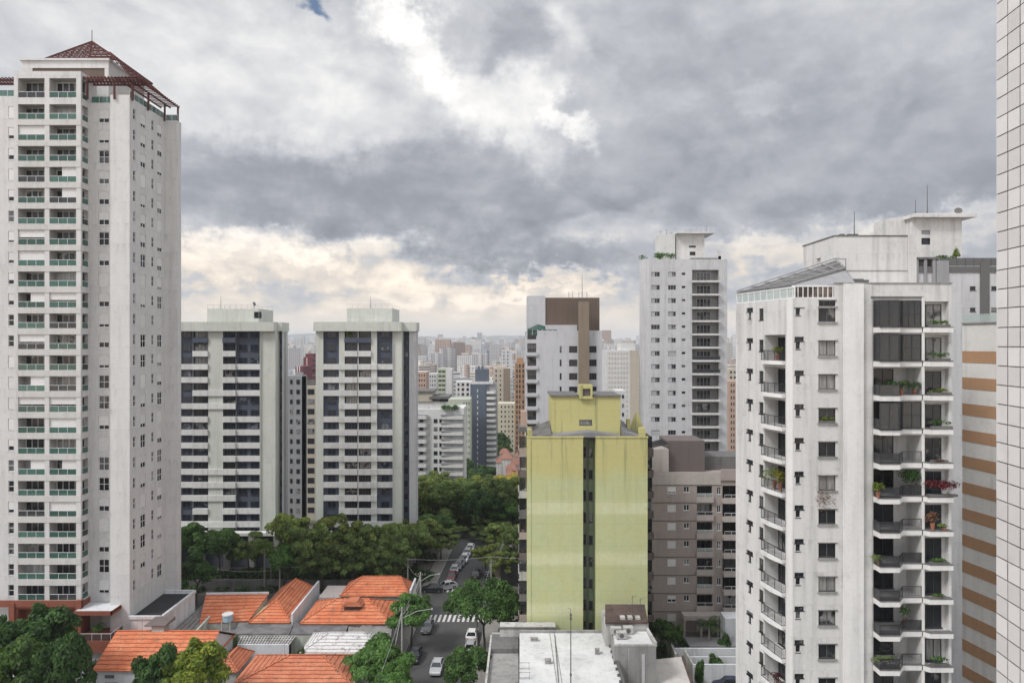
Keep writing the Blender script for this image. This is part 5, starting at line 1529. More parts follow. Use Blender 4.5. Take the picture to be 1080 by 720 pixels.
# ------------------------------------------------------------------ grey building behind the right-hand tower
def grey_behind():
    Y = 96; t = root('apartment_building', 'pale grey building with dark vertical stripe and dark roof railing behind the large white tower', 'building', (X(1010, Y), Y + 8, 0))
    x0, x1 = X(962, Y), X(1100, Y); zt = Z(287.5, Y); fh = 3.0
    m = MB(); ops = []; ws = []
    for k in range(28):
        z = Z(306, Y) - fh * k
        if z < 1: break
        for a, b in ((1023, 1029), (1045.5, 1051.5), (1062, 1068)):
            ops.append((X(a, Y) - x0, X(b, Y) - x0, z, z + .55, .2)); ws.append((X(a, Y) - x0, z, X(b, Y) - X(a, Y)))
    facade(m, (x0, Y), (x1, Y), 0, zt, ops); m.box(x0, x1, Y + .3, Y + 16, 0, zt - .02); m.build('wall', 'grey_light', t)
    for (u, z, w) in ws: win(t, proto(round(w, 2), .55, 1, 1, 'dark_frame', 'pane_dark'), (x0, Y), (x1, Y), u, z, .1, 'narrow_window')
    m = MB(); m.box(X(1033.5, Y), X(1043, Y), Y - .15, Y - .003, 0, Z(276, Y)); m.box(x0, x1, Y - .1, Y + 1, zt, Z(281, Y)); m.build('dark_stripe', 'mast_metal', t)
    m = MB(); m.box(X(987, Y), X(1000, Y), Y - .2, Y + 1, zt - 6, Z(275, Y)); 
    for a, b in ((964, 968), (974, 977), (983, 986)): m.box(X(a, Y), X(b, Y), Y - .2, Y - .003, zt - 6, Z(272, Y))
    m.build('dark_frame_bay', 'grey_render', t)
    r = rail_mesh('railing', 9.6, 1.2, 'glass', 'black_metal', 'mast_metal'); rail(t, r, X(991, Y), Y - .05, Z(281, Y))
    m = MB(); m.box(X(963, Y), X(990, Y), Y - .3, Y + 5, Z(273.5, Y), Z(271.5, Y)); m.box(X(988, Y), X(1000, Y), Y + 2, Y + 7, Z(281, Y), Z(270, Y)); m.build('terrace_roof', 'concrete_dark', t)
    Ye = 99.0; zL = 55.0; xe0, xe1 = X(962, Ye), X(1014.5, Ye); ze = Z(230.3, Ye)
    m = MB(); facade(m, (xe0, Ye), (xe1, Ye), zL, ze, [(1.35, 2.6, Z(258, Ye), Z(251, Ye), .2, 1), (1.35, 2.6, Z(247.5, Ye), Z(243, Ye), .12, 2)])
    facade(m, (xe1, Ye), (xe1, Ye + 6), zL, ze); facade(m, (xe0, Ye + 6), (xe0, Ye), zL, ze); facade(m, (xe1, Ye + 6), (xe0, Ye + 6), zL, ze)
    m.build('machine_room', ['white_render', 'pane_dark', 'grey_render'], t)
    m = MB(); m.box(X(959, Ye), X(1025, Ye), Ye - 1.1, Ye + 7, ze, Z(227, Ye)); m.box(X(962, Ye), X(1020, Ye), Ye - .7, Ye + 6.7, Z(227, Ye), Z(225.8, Ye)); m.build('roof_slab', 'white_render', t)
    m = MB(); m.box(X(936.5, Ye + 2), X(962, Ye + 2), Ye + 1.5, Ye + 6, zL, Z(229, Ye + 1)); m.build('stair_head', 'white_render', t)
    for px, py, b, yy in ((965.5, 211, Z(225.8, Ye), Ye + 1), (978, 195, Z(225.8, Ye), Ye + 1)):
        m = MB(); m.tube((X(px, yy), yy, b), (X(px, yy), yy, Z(py, yy)), .055 if px < 970 else .07, .03); m.tube((X(px, yy), yy, b), (X(px, yy), yy, b + .6), .12, .08); m.build('antenna', 'mast_metal', t)
    # dish
    m = MB(); cx, cz, yy = X(1015.5, Ye), Z(221, Ye), Ye + 1.0
    m.tube((cx, yy, Z(225.8, Ye)), (cx, yy, cz - .1), .04)
    N = 16; rings = []
    c = np.array((cx, yy, cz)); nrm = np.array((-.35, -.85, .38)); nrm /= np.linalg.norm(nrm); u = np.cross(nrm, (0, 0, 1)); u /= np.linalg.norm(u); w_ = np.cross(u, nrm)
    base = len(m.v); m.v.append(tuple(c - nrm * .08))
    for rr, dd in ((.26, -.06), (.52, .04)):
        for j in range(N):
            a = 2 * math.pi * j / N; m.v.append(tuple(c + nrm * dd + rr * (math.cos(a) * u + math.sin(a) * w_)))
    for j in range(N):
        k = (j + 1) % N; m.f.append((base, base + 1 + j, base + 1 + k)); m.m.append(0); m.f.append((base + 1 + j, base + 1 + N + j, base + 1 + N + k, base + 1 + k)); m.m.append(0)
    m.tube(tuple(c), tuple(c + nrm * .45), .02); m.build('satellite_dish', 'concrete_dark', t)
grey_behind()

# ------------------------------------------------------------------ building with orange bands
def striped_building():
    t = root('striped_building', 'grey building with slanting orange tile bands between the white tower and the tiled wall', 'building', (54, 75, 0))
    a, b = (X(1015, 79.0), 79.0), (X(1056, 74.0), 74.0); zt = Z(341, 79)
    m = MB(); facade(m, a, b, 0, zt); facade(m, b, (b[0] + 12, b[1] + 2), 0, zt); facade(m, (a[0] + 12, a[1] + 4), a, 0, zt)
    m.poly([(*a, zt - .2), (*b, zt - .2), (b[0] + 12, b[1] + 2, zt - .2), (a[0] + 12, a[1] + 4, zt - .2)]); m.build('wall', 'striped_grey', t)
    k = 0
    while True:
        z1 = Z(370, 79) - 3.02 * k; z0 = z1 - 1.32
        if z0 < .5: break
        m = MB(); p, q = along(a, b, 0.02, -.05), along(a, b, math.hypot(b[0] - a[0], b[1] - a[1]), -.05); p2, q2 = along(a, b, .02, -.003), along(a, b, math.hypot(b[0] - a[0], b[1] - a[1]), -.003)
        m.prism([p, q, q2, p2], z0, z1); m.build('orange_band', 'striped_orange', t); k += 1
    L = math.hypot(b[0] - a[0], b[1] - a[1]); r = rail_mesh('railing', round(L - .1, 2), 1.0, 'glass', 'pale_glass', 'pale_glass'); rail(t, r, a[0] + .02, a[1] + .02, zt, math.atan2(b[1] - a[1], b[0] - a[0]))
    m = MB(); p, q = along(a, b, 0, -.06), along(a, b, L, -.06); m.bar((*p, zt + .02), (*q, zt + .02), .3, .12); m.build('coping', 'concrete', t)
striped_building()

# ------------------------------------------------------------------ tiled wall at the right edge
def tiled_wall():
    t = root('tiled_wall', 'near wall of square white tiles filling the right edge of the view', 'wall', (7.6, 8, 38))
    ts = .275; th = R(6)
    p1 = np.array((X(1051, 9.9), 9.9)); d = np.array((-math.sin(th), -math.cos(th)))   # from the far corner towards the viewer
    nrm = np.array((-d[1], d[0])) * -1
    out = np.array((-math.cos(th), math.sin(th)))
    if out[0] > 0: out = -out
    n = 26
    e = p1 + d * ts * n; back = -out
    m = MB(); z0, z1 = 40.5, 56.0
    pts = [tuple(p1), tuple(e), tuple(e + back * 3), tuple(p1 + back * 3)]
    m.prism([tuple(np.array(q) + back * .02) for q in pts][::-1], z0 - 3, z1); m.build('grout', 'grout', t)
    m = MB(); g = .0075
    rows = int((z1 - z0) / ts)
    zoff = 48 - (12 * ts) + .04
    for k in range(n):
        for r in range(rows):
            z = z0 + r * ts
            a = p1 + d * (ts * k + g); b = p1 + d * (ts * (k + 1) - g)
            rr = random.Random(k * 991 + r); o = out * (.004 + rr.random() * .004)
            m.quad((a[0] + o[0], a[1] + o[1], z + g), (a[0] + o[0], a[1] + o[1], z + ts - g), (b[0] + o[0], b[1] + o[1], z + ts - g), (b[0] + o[0], b[1] + o[1], z + g))
    # far edge return tiles
    for k in range(6):
        for r in range(rows):
            z = z0 + r * ts; a = p1 + back * (ts * k + g); b = p1 + back * (ts * (k + 1) - g); o = -d * .005
            m.quad((a[0] + o[0], a[1] + o[1], z + g), (b[0] + o[0], b[1] + o[1], z + g), (b[0] + o[0], b[1] + o[1], z + ts - g), (a[0] + o[0], a[1] + o[1], z + ts - g))
    m.build('tiles', 'ceramic_tile', t)
tiled_wall()
# ------------------------------------------------------------------ low houses
def ridge_caps(m, segs):
    for a, b in segs: m.bar(a, b, .22, .16)
def hip_house(label, x0, x1, y0, y1, ze, zr, wallm='white_wall', tilem='roof_tiles', cut=(1, 1), axis='x', over=.35, gable=False, name='house'):
    """rectangular house; ridge along axis, cut = how far each ridge end is pulled in (0 = gable)"""
    t = root(name, label, 'house', ((x0 + x1) / 2, (y0 + y1) / 2, 0))
    m = MB(); m.box(x0, x1, y0, y1, 0, ze)
    if axis == 'x':
        ym = (y0 + y1) / 2; r0 = (x0 + (y1 - y0) / 2 * cut[0], ym); r1 = (x1 - (y1 - y0) / 2 * cut[1], ym)
    else:
        xm = (x0 + x1) / 2; r0 = (xm, y0 + (x1 - x0) / 2 * cut[0]); r1 = (xm, y1 - (x1 - x0) / 2 * cut[1])
    a, b, c, d = (x0 - over, y0 - over, ze), (x1 + over, y0 - over, ze), (x1 + over, y1 + over, ze), (x0 - over, y1 + over, ze)
    R0, R1 = (*r0, zr), (*r1, zr)
    def adj(rp, e):   # gable ends reach the overhang
        return rp
    if axis == 'x':
        if cut[0] == 0: R0 = (x0 - over, r0[1], zr); m.poly([(x0, y0, ze), (x0, y1, ze), (x0, r0[1], zr - .1)])
        if cut[1] == 0: R1 = (x1 + over, r1[1], zr); m.poly([(x1, y0, ze), (x1, y1, ze), (x1, r1[1], zr - .1)])
    else:
        if cut[0] == 0: R0 = (r0[0], y0 - over, zr); m.poly([(x0, y0, ze), (x1, y0, ze), (r0[0], y0, zr - .1)])
        if cut[1] == 0: R1 = (r1[0], y1 + over, zr); m.poly([(x0, y1, ze), (x1, y1, ze), (r1[0], y1, zr - .1)])
    m.build('wall', wallm, t)
    r = MB(); up = lambda p, s=.12: (p[0], p[1], p[2] + s)
    if axis == 'x':
        faces = [(a, b, R1, R0), (c, d, R0, R1)]; ends = [(d, a, R0), (b, c, R1)]
    else:
        faces = [(d, a, R0, R1), (b, c, R1, R0)]; ends = [(a, b, R0), (c, d, R1)]
    for f in faces: r.poly([up(p) for p in f])
    for f, ct in zip(ends, cut):
        if ct > 0: r.poly([up(p) for p in f])
    r.poly([a, d, c, b])
    for p, q in ((a, b), (b, c), (c, d), (d, a)): 
        r.quad(p, q, up(q), up(p))
    r.build('roof', tilem, t)
    k = MB(); ridge_caps(k, [(up(R0), up(R1))])
    if axis == 'x':
        if cut[0] > 0: ridge_caps(k, [(up(a), up(R0)), (up(d), up(R0))])
        if cut[1] > 0: ridge_caps(k, [(up(b), up(R1)), (up(c), up(R1))])
    else:
        if cut[0] > 0: ridge_caps(k, [(up(a), up(R0)), (up(b), up(R0))])
        if cut[1] > 0: ridge_caps(k, [(up(c), up(R1)), (up(d), up(R1))])
    k.build('ridge_cap', tilem, t)
    return t

def panel(name, label, pts, th, mat, cat, edge=None, group=None):
    """sloping roof sheet / flat slab standing on walls; pts counter-clockwise"""
    t = root(name, label, cat, (sum(p[0] for p in pts) / 4, sum(p[1] for p in pts) / 4, 0), group)
    m = MB(); m.prism([(p[0], p[1]) for p in pts], [p[2] - th for p in pts], [p[2] for p in pts]); m.build('roof', mat, t)
    m = MB(); c = np.mean([p[:2] for p in pts], 0)
    ins = [(p[0] + (c[0] - p[0]) * .03, p[1] + (c[1] - p[1]) * .03) for p in pts]
    m.prism(ins, 0, [p[2] - th - .003 for p in pts]); m.build('wall', edge or 'white_wall', t)
    return t

def houses():
    # bottom-left gabled house
    t = hip_house('white house with a bright orange gabled roof carrying a small white shed', -54.6, -41.0, 89.6, 100.2, 4.9, 7.7, 'white_wall', 'roof_tiles', (0, 0))
    m = MB(); x, y, z = P3(160, 670, 7.2); m.box(x, x + 1.7, y, y + 1.5, 6.2, 8.6); m.build('roof_shed', 'old_white', t)
    m = MB(); m.hexa([(x - .9, y - .3, 8.6), (x + 2.0, y - .3, 8.6), (x + 2.4, y + 1.8, 8.7), (x - .3, y + 1.8, 8.7), (x - .9, y - .3, 8.72), (x + 2.0, y - .3, 8.72), (x + 2.4, y + 1.8, 9.2), (x - .3, y + 1.8, 9.2)]); m.build('shed_roof', 'taupe_dark', t)
    win(t, proto(1.7, 1.0, 2, 1, 'mast_metal', 'pane_dark'), (-54.6, 89.6), (-41, 89.6), 1.2, 2.3, -.04)
    m = MB(); m.box(-53.4, -52.2, 89.5, 89.58, 3.9, 4.3); m.build('vent', 'mast_metal', t)
    # pergola fence, far bottom left
    m = MB()
    for k in range(26): m.bar((-72 + k * .62, 84.5, 3.2), (-70.8 + k * .62, 88.0, 3.2), .16, .12)
    m.box(-72, -55.2, 84.3, 84.5, 3.0, 3.3); m.box(-72, -55.2, 88, 88.2, 3.0, 3.35)
    for x in (-72, -66, -60.5, -55.6): m.box(x, x + .2, 84.3, 84.5, 0, 3.0)
    solo('slatted_pergola', m, 'old_white', 'white slatted pergola low in the bottom left corner beside the orange roofed house', 'pergola')
    m = MB(); m.box(-72, -54.9, 89.4, 89.8, 0, 4.6); solo('boundary_wall', m, 'white_wall', 'pale boundary wall running left from the orange roofed house in the bottom left', 'wall')
    # mono-pitch roof over the yellowish wall
    a = P3(210, 657, 4.6); b = P3(262, 654, 4.6); c = P3(283, 626, 7.0); d = P3(217, 627, 7.0)
    t = panel('house', 'house with a single-pitch orange roof and a small yellow wall, beside the annexe', [a, b, c, d], .15, 'roof_tiles', 'house', 'garden_wall')
    m = MB(); p, q = P3(259, 656, 3.9), P3(279, 655, 3.9)
    m.hexa([(p[0] + .5, p[1] + .1, 0), (q[0], q[1] + .1, 0), (q[0], q[1] + 2, 0), (p[0] + .5, p[1] + 2, 0), (p[0] + .5, p[1] + .1, 4.2), (q[0], q[1] + .1, 5.9), (q[0], q[1] + 2, 5.9), (p[0] + .5, p[1] + 2, 4.6)]); m.build('yellow_wall', 'yellow_wall', t)
    m = MB(); m.bar((d[0], d[1] + .2, 7.1), (c[0], c[1] + .2, 7.1), .3, .3); m.build('ridge_cap', 'white_wall', t)
    # side yard wall with pale green weathering
    m = MB(); p, q = P3(181, 668, 4.5), P3(214, 622, 5.0)
    m.bar((-46.7, 99.5, 2.6), (-47.7, 113.5, 2.6), .3, 5.2); solo('yard_wall', m, 'garden_wall', 'weathered pale green yard wall between the annexe and the single-pitch orange roof', 'wall')
    m = MB(); m.prism([(-50.3, 99.5), (-47.0, 99.5), (-48.0, 113), (-50.3, 113)], 0, [5.2, 4.4, 4.4, 5.2]); solo('yard_roof', m, 'roof_tiles_grey', 'narrow grey corrugated yard roof along the annexe wall', 'roof')
    # roof tank on stand
    t = root('water_tank', 'small blue and white water tank on a stand on the low roof', 'water tank', P3(236, 665, 3.6))
    x, y, z = P3(233, 665, 3.6)
    m = MB(); m.prism([(x + .75 + .75 * math.cos(i * math.pi / 5), y + .7 + .75 * math.sin(i * math.pi / 5)) for i in range(10)], z + 1.3, z + 2.2); m.build('tank', 'tank_blue', t)
    m = MB(); m.prism([(x + .75 + .85 * math.cos(i * math.pi / 5), y + .7 + .85 * math.sin(i * math.pi / 5)) for i in range(10)], z + 2.2, z + 2.4); m.build('lid', 'white_frame', t)
    for dx in (0, 1.3):
        for dy in (0, 1.2):
            m = MB(); m.box(x + dx, x + dx + .15, y + dy, y + dy + .15, z, z + 1.3); m.build('leg', 'old_white', t)
    a, b = P3(212, 668, 3.6), P3(246, 668, 3.6)
    panel('flat_roof', 'low flat concrete roof carrying the small blue water tank', [(a[0], a[1] - 1, 3.6), (b[0], b[1] - 1, 3.6), (b[0] + .5, b[1] + 5.5, 3.6), (a[0] + .5, a[1] + 5.5, 3.6)], .2, 'roof_grey', 'building', 'yellow_wall')
    # house with white side wall
    t = hip_house('house with an orange hipped roof and a long white side wall', -40.3, -34.5, 105.6, 119.6, 4.6, 6.9, 'white_wall', 'roof_tiles', (1, .5), 'y')
    m = MB(); p = (-30.0, 101.5); m.box(-34.15, -33.85, 105.4, 120, 0, 6.0); m.build('side_wall', 'white_wall', t)
    # hip with dark dormer box
    t = hip_house('wide orange hipped roof with a dark boxed dormer in its middle', -32.3, -18.9, 105.2, 113.6, 4.6, 6.7, 'old_white', 'roof_tiles', (1, 1))
    x, y = X(371, 107.2), 107.2; m = MB(); m.box(x - 1.2, x + 1.3, y, y + 1.8, 5.0, 6.6, 0); m.build('dormer', 'smoked', t)
    m = MB(); m.hexa([(x - 1.6, y - .3, 6.5), (x + 1.7, y - .3, 6.5), (x + 1.7, y + 2, 6.5), (x - 1.6, y + 2, 6.5), (x - .7, y - .1, 7.2), (x + .8, y - .1, 7.2), (x + .8, y + 2, 7.2), (x - .7, y + 2, 7.2)]); m.build('dormer_roof', 'roof_tiles_old', t)
    # teal walled house
    t = hip_house('small orange hipped roof over a teal wall, nearest the street corner', -28.6, -17.7, 115.0, 120.6, 5.2, 7.4, 'teal_wall', 'roof_tiles', (1, .55))
    m = MB(); m.box(-32.5, -28.7, 114.8, 120.4, 0, 5.0); m.build('side_annexe', 'taupe_light', t)
    m = MB(); m.box(-17.25, -16.95, 114.7, 120.8, 0, 6.2); m.build('side_wall', 'white_wall', t)
    # grey flat and corrugated roofs in the middle
    a = (X(247, 98.5), 98.5); zc = P3(247, 668, 4.3)
    y0 = (48 - 4.4) * 720 / (668 - 360); y1 = (48 - 4.4) * 720 / (657 - 360)
    panel('corrugated_roof', 'long grey corrugated roof behind the gridded roof panel', [(X(246, y0), y0, 4.4), (X(305, y0), y0, 4.4), (X(310, y1), y1, 4.5), (X(252, y1), y1, 4.5)], .15, 'zinc', 'roof', 'garden_wall')
    panel('corrugated_roof', 'grey corrugated roof directly behind the white hipped roof', [(X(306, y0), y0, 4.4), (X(364, y0), y0, 4.4), (X(368, y1), y1, 4.5), (X(311, y1), y1, 4.5)], .15, 'zinc', 'roof', 'garden_wall')
    panel('corrugated_roof', 'lighter grey corrugated roof at the street side of the white hipped roof', [(X(366, y0 - 2), y0 - 2, 4.4), (X(412, y0 - 2), y0 - 2, 4.4), (X(414, y1), y1, 4.5), (X(368, y1), y1, 4.5)], .15, 'roof_tiles_grey', 'roof', 'old_white')
    # gridded light roof (translucent tiles)
    z = 4.0; ya = (48 - z) * 720 / (679.5 - 360); yb = (48 - z) * 720 / (669 - 360)
    t = root('grid_roof', 'dark roof panel with a pale square grid beside a mossy green wall', 'roof', (X(280, ya), ya, 0))
    m = MB(); q = [(X(251, ya), ya), (X(305, ya), ya), (X(313, yb), yb), (X(256, yb), yb)]; m.prism(q, z - .15, z); m.build('roof', 'smoked', t)
    m = MB(); A = [np.array((*p, z + .06)) for p in q]
    for k in range(19): f = k / 18; m.bar(A[0] + (A[1] - A[0]) * f, A[3] + (A[2] - A[3]) * f, .12, .08)
    for k in range(7): f = k / 6; m.bar(A[0] + (A[3] - A[0]) * f, A[1] + (A[2] - A[1]) * f, .12, .07)
    m.build('grid', 'old_white', t)
    m = MB(); m.box(q[0][0], q[1][0], ya - .25, ya - .02, 0, z + .15); m.build('front_wall', 'white_wall', t)
    m = MB(); m.box(X(237, yb), X(252, yb), ya + .5, yb, 0, 4.3); m.build('mossy_wall', 'moss', t)
    # white lean-to
    a = P3(280, 679, 3.4); b = P3(312, 679, 3.6); c = P3(312, 688, 3.0); d = P3(295, 688, 2.8)
    m = MB(); m.box(X(262, 96), X(312, 96), 95.2, 95.6, 0, 3.4); m.hexa([(X(285, 95), 94.0, 0), (X(312, 95), 94.0, 0), (X(312, 95), 95.1, 0), (X(275, 95), 95.1, 0), (X(285, 95), 94.0, 2.2), (X(312, 95), 94.0, 3.2), (X(312, 95), 95.1, 3.2), (X(275, 95), 95.1, 2.9)])
    solo('courtyard_wall', m, 'white_wall', 'white courtyard wall in front of the gridded roof', 'wall')
    # white hip roof
    t = hip_house('house with a white tiled hipped roof', -29.4, -18.7, 95.6, 101.6, 4.4, 5.9, 'old_white', 'roof_tiles_white', (1, .9), over=.3)
    # nearest orange roofs
    t = hip_house('nearest house at the bottom, wide weathered orange hipped roof in front of the white roof', -35.4, -20.6, 87.2, 95.0, 4.1, 6.1, 'old_white', 'roof_tiles_old', (1.5, 1.2), over=.4)
    m = MB(); x, y, z_ = P3(340, 697, 5.2); m.box(-20.1, -19.8, 86.8, 95.2, 0, 4.9); m.build('side_wall', 'white_wall', t)
    t = hip_house('small orange roof half hidden behind the lemon-coloured tree', -39.6, -36.6, 90.6, 96.0, 4.2, 5.5, 'old_white', 'roof_tiles_old', (.8, .8), 'y', over=.3)
    m = MB(); m.prism([(X(243, 85.5), 84.5), (X(262, 86), 84.5), (X(280, 89), 88.8), (X(256, 89), 88.8)], 0, [3.4, 3.4, 3.2, 3.2]); solo('zinc_shed', m, ['white_roof'], 'light zinc shed roof at the bottom left corner of the nearest orange house', 'shed')
wall('moss', (.10, .13, .05), .3, .3)
houses()

# ------------------------------------------------------------------ flat white roofs at the bottom centre
def warehouse():
    t = root('warehouse', 'building with a large white flat roof in front of the yellow block', 'building', (5, 85, 0))
    z = 8.0
    yb = (CAMZ - z) * 720 / (667 - 360)
    xl, xr = X(548, yb), X(641, yb)
    def xr_at(y): return xr - 0.0 * (yb - y)
    m = MB(); yn = 66
    xrn = X(656.5, 80) ; xln = X(548, 80)
    pts = [(xln - .2, yn), (xrn - .1, yn), (xr, yb), (xl, yb)]
    # the roof rises slightly towards the street side
    m.prism(pts, 0, z); m.build('wall', 'old_white', t)
    m = MB(); m.prism([(p[0], p[1]) for p in pts], z, z + .05); m.build('roof', 'white_roof', t)
    m = MB()
    for f in (.34, .39): 
        a = (xl + (xr - xl) * f, yb, z + .06); b = (xln + (xrn - xln) * (f + .03), yn, z + .06); m.bar(a, b, .09, .05)
    m.build('roof_seam', 'concrete', t)
    m = MB(); m.bar((xl, yb, z + .18), (xr, yb, z + .18), .35, .35); m.build('parapet', 'concrete', t)
    m = MB(); m.bar((pts[1][0], yn, z + .2), (xr, yb, z + .2), .3, .5)
    for k in range(18):
        f = k / 18; x = pts[1][0] + (xr - pts[1][0]) * f; y = yn + (yb - yn) * f; m.box(x - .45, x - .1, y, y + .12, z + .05, z + .38)
    m.build('gutter', 'mast_metal', t)
    # second wing: lower grey concrete yard roof on the left
    z2 = 6.6; y2 = (CAMZ - z2) * 720 / (673 - 360)
    t = root('concrete_wing', 'streaked dark concrete roof slab along the left side of the large white roof', 'building', (X(530, 86), 86, 0))
    m = MB(); a0, a1 = X(519, y2), X(546.5, y2); n0, n1 = X(514, 80), X(547, 80)
    m.prism([(n0 - .4, 66), (n1 - .12, 66), (a1, y2 - 4.5), (a0, y2 - 4.5)], 0, z2); m.build('roof', 'concrete', t)
    m = MB(); m.prism([(a0, y2 - 4.45), (a1, y2 - 4.45), (a1, y2), (a0, y2)], 0, z2 + .6); m.build('roof', 'concrete_dark', t)
    m = MB(); m.bar((n0 - .55, 66, z2 + .3), (a0 - .1, y2, z2 + .3), .25, .5); m.bar((a0, y2 + .2, z2 + .5), (a1, y2 + .2, z2 + .5), .3, .4); m.build('parapet', 'old_white', t)
    m = MB(); m.box(X(527, 95), X(586, 95), 94.5, 96.7, 0, 8.3); m.build('rear_block', 'old_white', t)
    m = MB(); m.box(X(526, 95), X(587, 95), 94.4, 94.75, 8.3, 8.45); m.build('coping', 'concrete_dark', t)
    # little scaffold frame on the roof edge
    m = MB(); x, y, _ = P3(551, 712, 8); 
    for dx in (0, 1.2):
        for dy in (0, 2.4): m.box(x + dx - .4, x + dx - .33, y + dy - 1, y + dy - .93, 6.6, 8.9)
    for zz in (7.0, 7.6, 8.2, 8.85): m.box(x - .4, x + .87, y - 1, y - .94, zz, zz + .05); m.box(x - .4, x + .87, y + 1.4, y + 1.46, zz, zz + .05)
    solo('roof_rack', m, 'aluminium', 'small metal rack in the corner between the concrete slab and the large white roof', 'rack')
    # block with rusty top
    t = root('roof_house', 'white stained roof house with a rusty brown top in front of the yellow block', 'building', (X(661, 90), 90, 0))
    Y = 89.5; zt = Z(657, Y)
    m = MB(); m.box(X(639, Y), X(684, Y), Y, Y + 4.5, 0, zt); m.build('wall', 'old_white', t)
    m = MB(); m.prism([(X(638, Y), Y - .2), (X(683, Y), Y - .2), (X(681, Y + 4), Y + 4.7), (X(639, Y + 4), Y + 4.7)], zt, [zt + .25, zt + .25, zt + .7, zt + .7]); m.build('roof', 'rusty', t)
    for px, h in ((668, 3.1), (676.5, 2.8)):
        m = MB(); m.tube((X(px, Y), Y + .8, zt + .3), (X(px, Y), Y + .8, zt + .3 + h), .05, .03)
        m.tube((X(px, Y) - .1, Y + .8, zt + h - .1), (X(px, Y) + .6, Y + .9, zt + h + .25), .025); m.build('antenna', 'mast_metal', t)
    for k in range(3):
        m = MB(); m.box(X(655 + k * 8, Y), X(660 + k * 8, Y), Y + .4, Y + 1.2, zt + .2, zt + .6); m.build('roof_vent', 'old_white', t)
    # lower terrace with machines
    t = root('service_block', 'grey stained concrete block with a pale roof right of the large white roof', 'building', (X(667, 84), 84, 0))
    Y = 84.8; zt = Z(681, Y)
    m = MB(); a0, a1 = X(647.5, Y), X(692, Y); b0, b1 = X(645, 88.4), X(684, 88.4)
    m.prism([(a0, Y), (a1, Y), (b1, 89.2), (b0, 89.2)], 0, zt); m.build('wall', 'concrete', t)
    m = MB(); m.prism([(a0 + .2, Y + .25), (a1 - .3, Y + .25), (b1 - .2, 89.0), (b0 + .2, 89.0)], zt, zt + .06); m.build('roof', 'white_roof', t)
    m = MB(); m.bar((a1, Y, zt + .2), (b1, 89.2, zt + .2), .25, .5); m.bar((a0, Y + .1, zt + .1), (a1, Y + .1, zt + .1), .2, .25); m.build('parapet', 'old_white', t)
    m = MB(); m.box(X(663, Y), X(663.6, Y), Y - .05, Y - .003, 0, zt - .2); m.box(X(677, Y), X(680, Y), Y - .06, Y - .003, 3, zt - 1); m.build('wall_panel', 'grey_light', t)
    for k, (dx, dy) in enumerate(((.1, 3.0), (1.7, 3.2), (.6, 1.7))):
        x = a0 + dx; y = Y + dy
        u = root('roof_machine', ['pale boxy cooling machine at the left on the service block roof', 'pale boxy cooling machine at the right, nearest the rusty roof house', 'smaller cooling machine in front of the other two'][k], 'machine', (x, y, zt + .06), 'cooling machines on the service block')
        m = MB(); m.box(x, x + 1.3, y, y + .8, zt + .15, zt + .95); m.build('casing', 'old_white', u)
        m = MB(); m.tube((x + .65, y - .03, zt + .55), (x + .65, y + .02, zt + .55), .3, .3, 14); m.build('fan_grille', 'mast_metal', u)
        for dx_ in (.1, 1.1): m = MB(); m.box(x + dx_, x + dx_ + .1, y, y + .8, zt + .06, zt + .15); m.build('foot', 'mast_metal', u)
    # lower right white roof and garden walls
    t = panel('low_building', 'pale pinkish white roof with a brown edge at the bottom, right of the concrete block', [P3(690, 740, 5.2), P3(736, 740, 5.2), P3(719, 692, 5.6), P3(690, 695, 5.6)], .2, 'cream_roof', 'building', 'old_white')
    m = MB(); m.bar(P3(737, 740, 5.35), P3(720, 692, 5.75), .3, .35); m.build('roof_edge', 'rusty', t)
    def wall_line(label, p, q, z, th, mat, zb=0):
        m = MB(); d = np.array(q[:2]) - np.array(p[:2]); m.bar((p[0], p[1], (z + zb) / 2), (q[0], q[1], (z + zb) / 2), th, z - zb); solo('garden_wall', m, mat, label, 'wall')
    wall_line('grey garden wall running back beside the hedge under the taupe building', P3(713, 690, 2.5), P3(700, 660, 2.5), 2.6, .3, 'old_white')
    wall_line('pale garden wall crossing in front of the palm', P3(711, 683, 2.6), P3(790, 683, 2.6), 2.6, .3, 'white_wall')
    wall_line('second pale garden wall, just behind the lowest one', P3(727, 692, 2.6), P3(790, 692, 2.6), 2.6, .25, 'white_wall')
    wall_line('long whitish garden wall lowest in front of the taupe building', P3(731, 700, 3), P3(790, 700, 3), 3.0, .3, 'white_wall')
    wall_line('slanting garden wall beside the small ornamental plants', P3(738, 712, 2.6), P3(722, 684, 2.6), 2.6, .25, 'old_white')
    m = MB(); a, b = P3(728, 683, 1.9), P3(790, 683, 1.9); m.box(a[0], b[0], a[1] + .4, a[1] + 3.5, 1.8, 2.0); solo('carport_roof', m, 'roof_grey', 'dark flat carport roof behind the pale garden wall', 'roof')
    m = MB(); a, b = P3(722, 666, 1.2), P3(800, 666, 1.2); m.box(a[0], b[0], 110.5, 112.4, 2.9, 3.6); 
    for k in range(5): m.box(a[0] + 2.7 * k, a[0] + 2.7 * k + .3, 110.6, 110.9, 0, 2.9)
    solo('entrance_canopy', m, 'taupe_light', 'pale entrance canopy along the foot of the taupe building', 'canopy')
    m = MB(); m.box(X(764, 108), X(800, 108), 107.5, 110.3, 0, 4.4); solo('gatehouse', m, 'white_wall', 'small white gatehouse beside the palm', 'building')
    # mast
    m = MB(); x, y = X(602, 75), 75.0; zt = Z(642, 75)
    m.tube((x, y, 8.05), (x, y, zt - .6), .085, .05); m.tube((x, y, zt - .6), (x - .05, y, zt), .035, .02)
    for zz in (Z(648, 75), Z(652, 75), Z(711, 75)): m.tube((x, y, zz - .12), (x, y, zz + .12), .13)
